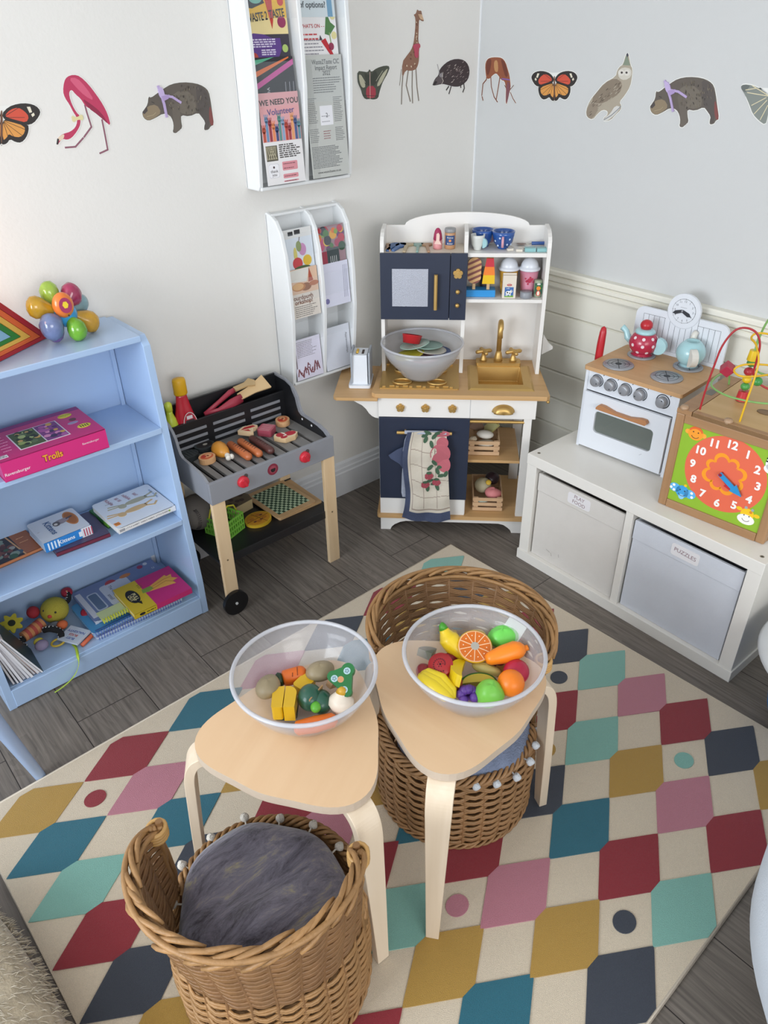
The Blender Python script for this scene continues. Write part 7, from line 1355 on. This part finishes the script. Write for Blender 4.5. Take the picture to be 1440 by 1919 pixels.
db = [(928, 520), (922, 450), (935, 412), (960, 398), (1000, 395), (1040, 400), (1065, 430), (1080, 480), (1092, 520), (1098, 570), (1100, 610), (1086, 660), (1074, 720), (1066, 715), (1066, 660), (1068, 610), (1058, 560), (1036, 555), (1020, 530), (1000, 505), (975, 520), (955, 545), (935, 545)]
dl = [('line', '7a4f42', [(935, 520), (932, 550), (908, 580), (900, 660), (908, 693)], .0048, 1), ('line', '7a4f42', [(962, 530), (966, 600), (985, 670), (1008, 705)], .0042, 1), ('line', '7a4f42', [(1025, 535), (1015, 600), (1000, 688)], .0045, 1), ('line', '7a4f42', [(1098, 640), (1115, 680), (1134, 712)], .0032, 1), ('line', '5a3a38', [(1070, 612), (1058, 590)], .0026, 1), ('line', '5a3a38', [(1098, 618), (1120, 590)], .0026, 1), ('p', '8f5238', db), ('p', 'b98a5c', [(985, 420), (1010, 415), (1015, 490), (1000, 503), (985, 480)]), ('p', '6d3a2c', [(930, 430), (955, 402), (970, 420), (950, 520), (932, 515)]), ('p', '6d3a2c', [(1030, 402), (1062, 430), (1085, 520), (1066, 540), (1045, 470)]), ('p', '7a4a52', [(1072, 560), (1098, 575), (1092, 640), (1074, 716), (1068, 700)]), ('line', '7c5a9a', [(1040, 545), (1066, 548), (1092, 552)], .004)]
stick('grazing brown deer sticker just right of the room corner', 'deer_sticker', db, 'R', dl, z3)
ob = [(372, 462), (395, 402), (440, 348), (480, 298), (548, 262), (556, 225), (572, 202), (590, 192), (608, 130), (618, 124), (624, 135), (634, 195), (646, 215), (642, 270), (632, 320), (600, 372), (568, 410), (580, 430), (578, 455), (545, 485), (520, 515), (480, 525), (475, 505), (500, 488), (500, 462), (470, 455), (440, 480), (412, 515), (378, 500)]
ol = [('p', 'a79d8c', ob), ('p', '857868', [(395, 402), (480, 300), (545, 268), (590, 300), (570, 360), (510, 400), (450, 425)]), ('p', '8f8272', [(374, 462), (400, 410), (460, 430), (412, 512), (380, 498)]), ('p', 'c9c4b8', [(560, 230), (590, 205), (640, 215), (640, 262), (600, 285), (565, 270)]), ('p', 'd6d2c9', arc(580, 238, 19, 0, 2*PI, 12)), ('p', 'd6d2c9', arc(614, 238, 19, 0, 2*PI, 12)), ('p', '3f3836', arc(583, 238, 7, 0, 2*PI, 8)), ('p', '3f3836', arc(611, 238, 7, 0, 2*PI, 8)), ('p', '7f8a78', [(590, 194), (613, 130), (633, 196)]), ('p', '3a3a4a', [(609, 132), (617, 122), (623, 136), (616, 150)]), ('p', 'cfcdc8', [(545, 430), (580, 440), (540, 488), (500, 520), (478, 522), (480, 505), (515, 480)]), ('line', '8d8f92', [(478, 515), (520, 490), (560, 455), (578, 435)], .003)]
for i in range(44): x = rr.uniform(390, 575); y = 470-(x-390)*.85+rr.uniform(-45, 35); ol.append(('line', rr.choice(['5c5046', '6f6254', 'c4bbaa']), [(x, y), (x+10, y-9)], .0011))
stick('barn owl sticker wearing a party hat on the right wall', 'owl_sticker', ob, 'R', ol, z4)
wb = [(1278, 322), (1298, 306), (1350, 312), (1400, 335), (1440, 365), (1445, 420), (1440, 500), (1425, 545), (1390, 522), (1352, 482), (1332, 425), (1305, 365)]
wb2 = wb+[(2*1452-x, y) for x, y in wb[::-1]]
wl_ = []
for s in (0, 1):
    f = lambda P: [((2*1452-x) if s else x, y) for x, y in P]
    wl_ += [('p', '7d837d', f(wb)), ('p', '5f6562', f([(1278, 322), (1298, 308), (1340, 314), (1320, 335), (1305, 360)]))]+[('line', 'd9cda8', f(v), .0018) for v in ([(1310, 340), (1370, 330)], [(1320, 355), (1440, 375)], [(1345, 430), (1430, 385)], [(1360, 480), (1435, 400)], [(1395, 515), (1440, 430)], [(1350, 315), (1440, 370)])]
wl_.append(('line', '4a4440', [(1452, 350), (1452, 520)], .005))
stick('grey-green butterfly sticker with gold veins cut by the right edge', 'butterfly_sticker', wb2, 'R', wl_, z4)

# sizes settled against neighbouring things
SC = {'toy_teapot': 1.2, 'toy_jug': 1.22, 'wooden_peg': 1.3, 'toy_steak': 1.25, 'toy_meat_square': 1.15, 'toy_chicken_leg': 1.25, 'toy_burger': 1.1, 'toy_sausage': 1.08, 'ice_cream_tub': 1.06}
for o in list(C.objects):
    n_ = o.name.split('.')[0]
    if o.parent is None and n_ in SC: o.scale = (SC[n_],)*3
    if o.parent is None and o.get('group') == GF and n_ != 'toy_fruit_wedge': o.scale = (1.13,)*3
    if n_ == 'toy_ketchup_bottle': o.scale = (1.34, 1.15, 1.5)
    if n_ == 'toy_mustard_bottle': o.scale = (1.1, 1.05, 1.5)
    if n_ == 'flower_rattle': o.scale = (1.12, 1.1, 1.36)
    if n_ == 'toy_utensil': o.scale = (1.25, 1.15, 1.2)
    if n_ == 'toy_tongs': o.scale = (1.12, 1.5, 1.25)
    if n_ == 'toy_basket': o.scale = (1, 1, 1.2)
# ---------------------------------------------------------------- camera and light
cd = bpy.data.cameras.new('camera'); co = bpy.data.objects.new('camera', cd); C.objects.link(co)
M = Matrix((RX, UX, -FX)).transposed().to_4x4(); M.translation = CAM; co.matrix_world = M
cd.sensor_fit = 'VERTICAL'; cd.sensor_height = 36; cd.lens = FPX*36/1919; cd.clip_start = .02
sc.camera = co
def area(name, loc, target, sx, sy, power, color):
    l = bpy.data.lights.new(name, 'AREA'); l.shape = 'RECTANGLE'; l.size = sx; l.size_y = sy; l.energy = power; l.color = color
    o = bpy.data.objects.new(name, l); C.objects.link(o); o.location = loc
    o.rotation_euler = (Vector(target)-Vector(loc)).to_track_quat('-Z', 'Y').to_euler(); return o
area('window_light_side', (-4.4, -1.1, 1.35), (-.5, -.6, .8), 1.5, 1.3, 62, (.86, .93, 1))
area('window_light_back', (-2.6, -4.4, 1.6), (-.9, -.5, .7), 2.0, 1.3, 42, (1, .97, .93))
pl = bpy.data.lights.new('lamp_glow', 'POINT'); pl.energy = 1.1; pl.color = (1, .5, .25); pl.shadow_soft_size = .06
po = bpy.data.objects.new('lamp_glow', pl); C.objects.link(po); po.location = (-1.92, -.2, 1.10)
w = bpy.data.worlds.new('world'); sc.world = w; w.use_nodes = True
w.node_tree.nodes['Background'].inputs[0].default_value = (.80, .88, 1, 1); w.node_tree.nodes['Background'].inputs[1].default_value = .9
sc.view_settings.view_transform = 'Standard'; sc.view_settings.look = 'None'; sc.view_settings.gamma = 1; sc.view_settings.exposure = .24
sc.view_settings.use_curve_mapping = False
sc.cycles.use_denoising = True; sc.cycles.max_bounces = 8; sc.cycles.transparent_max_bounces = 16
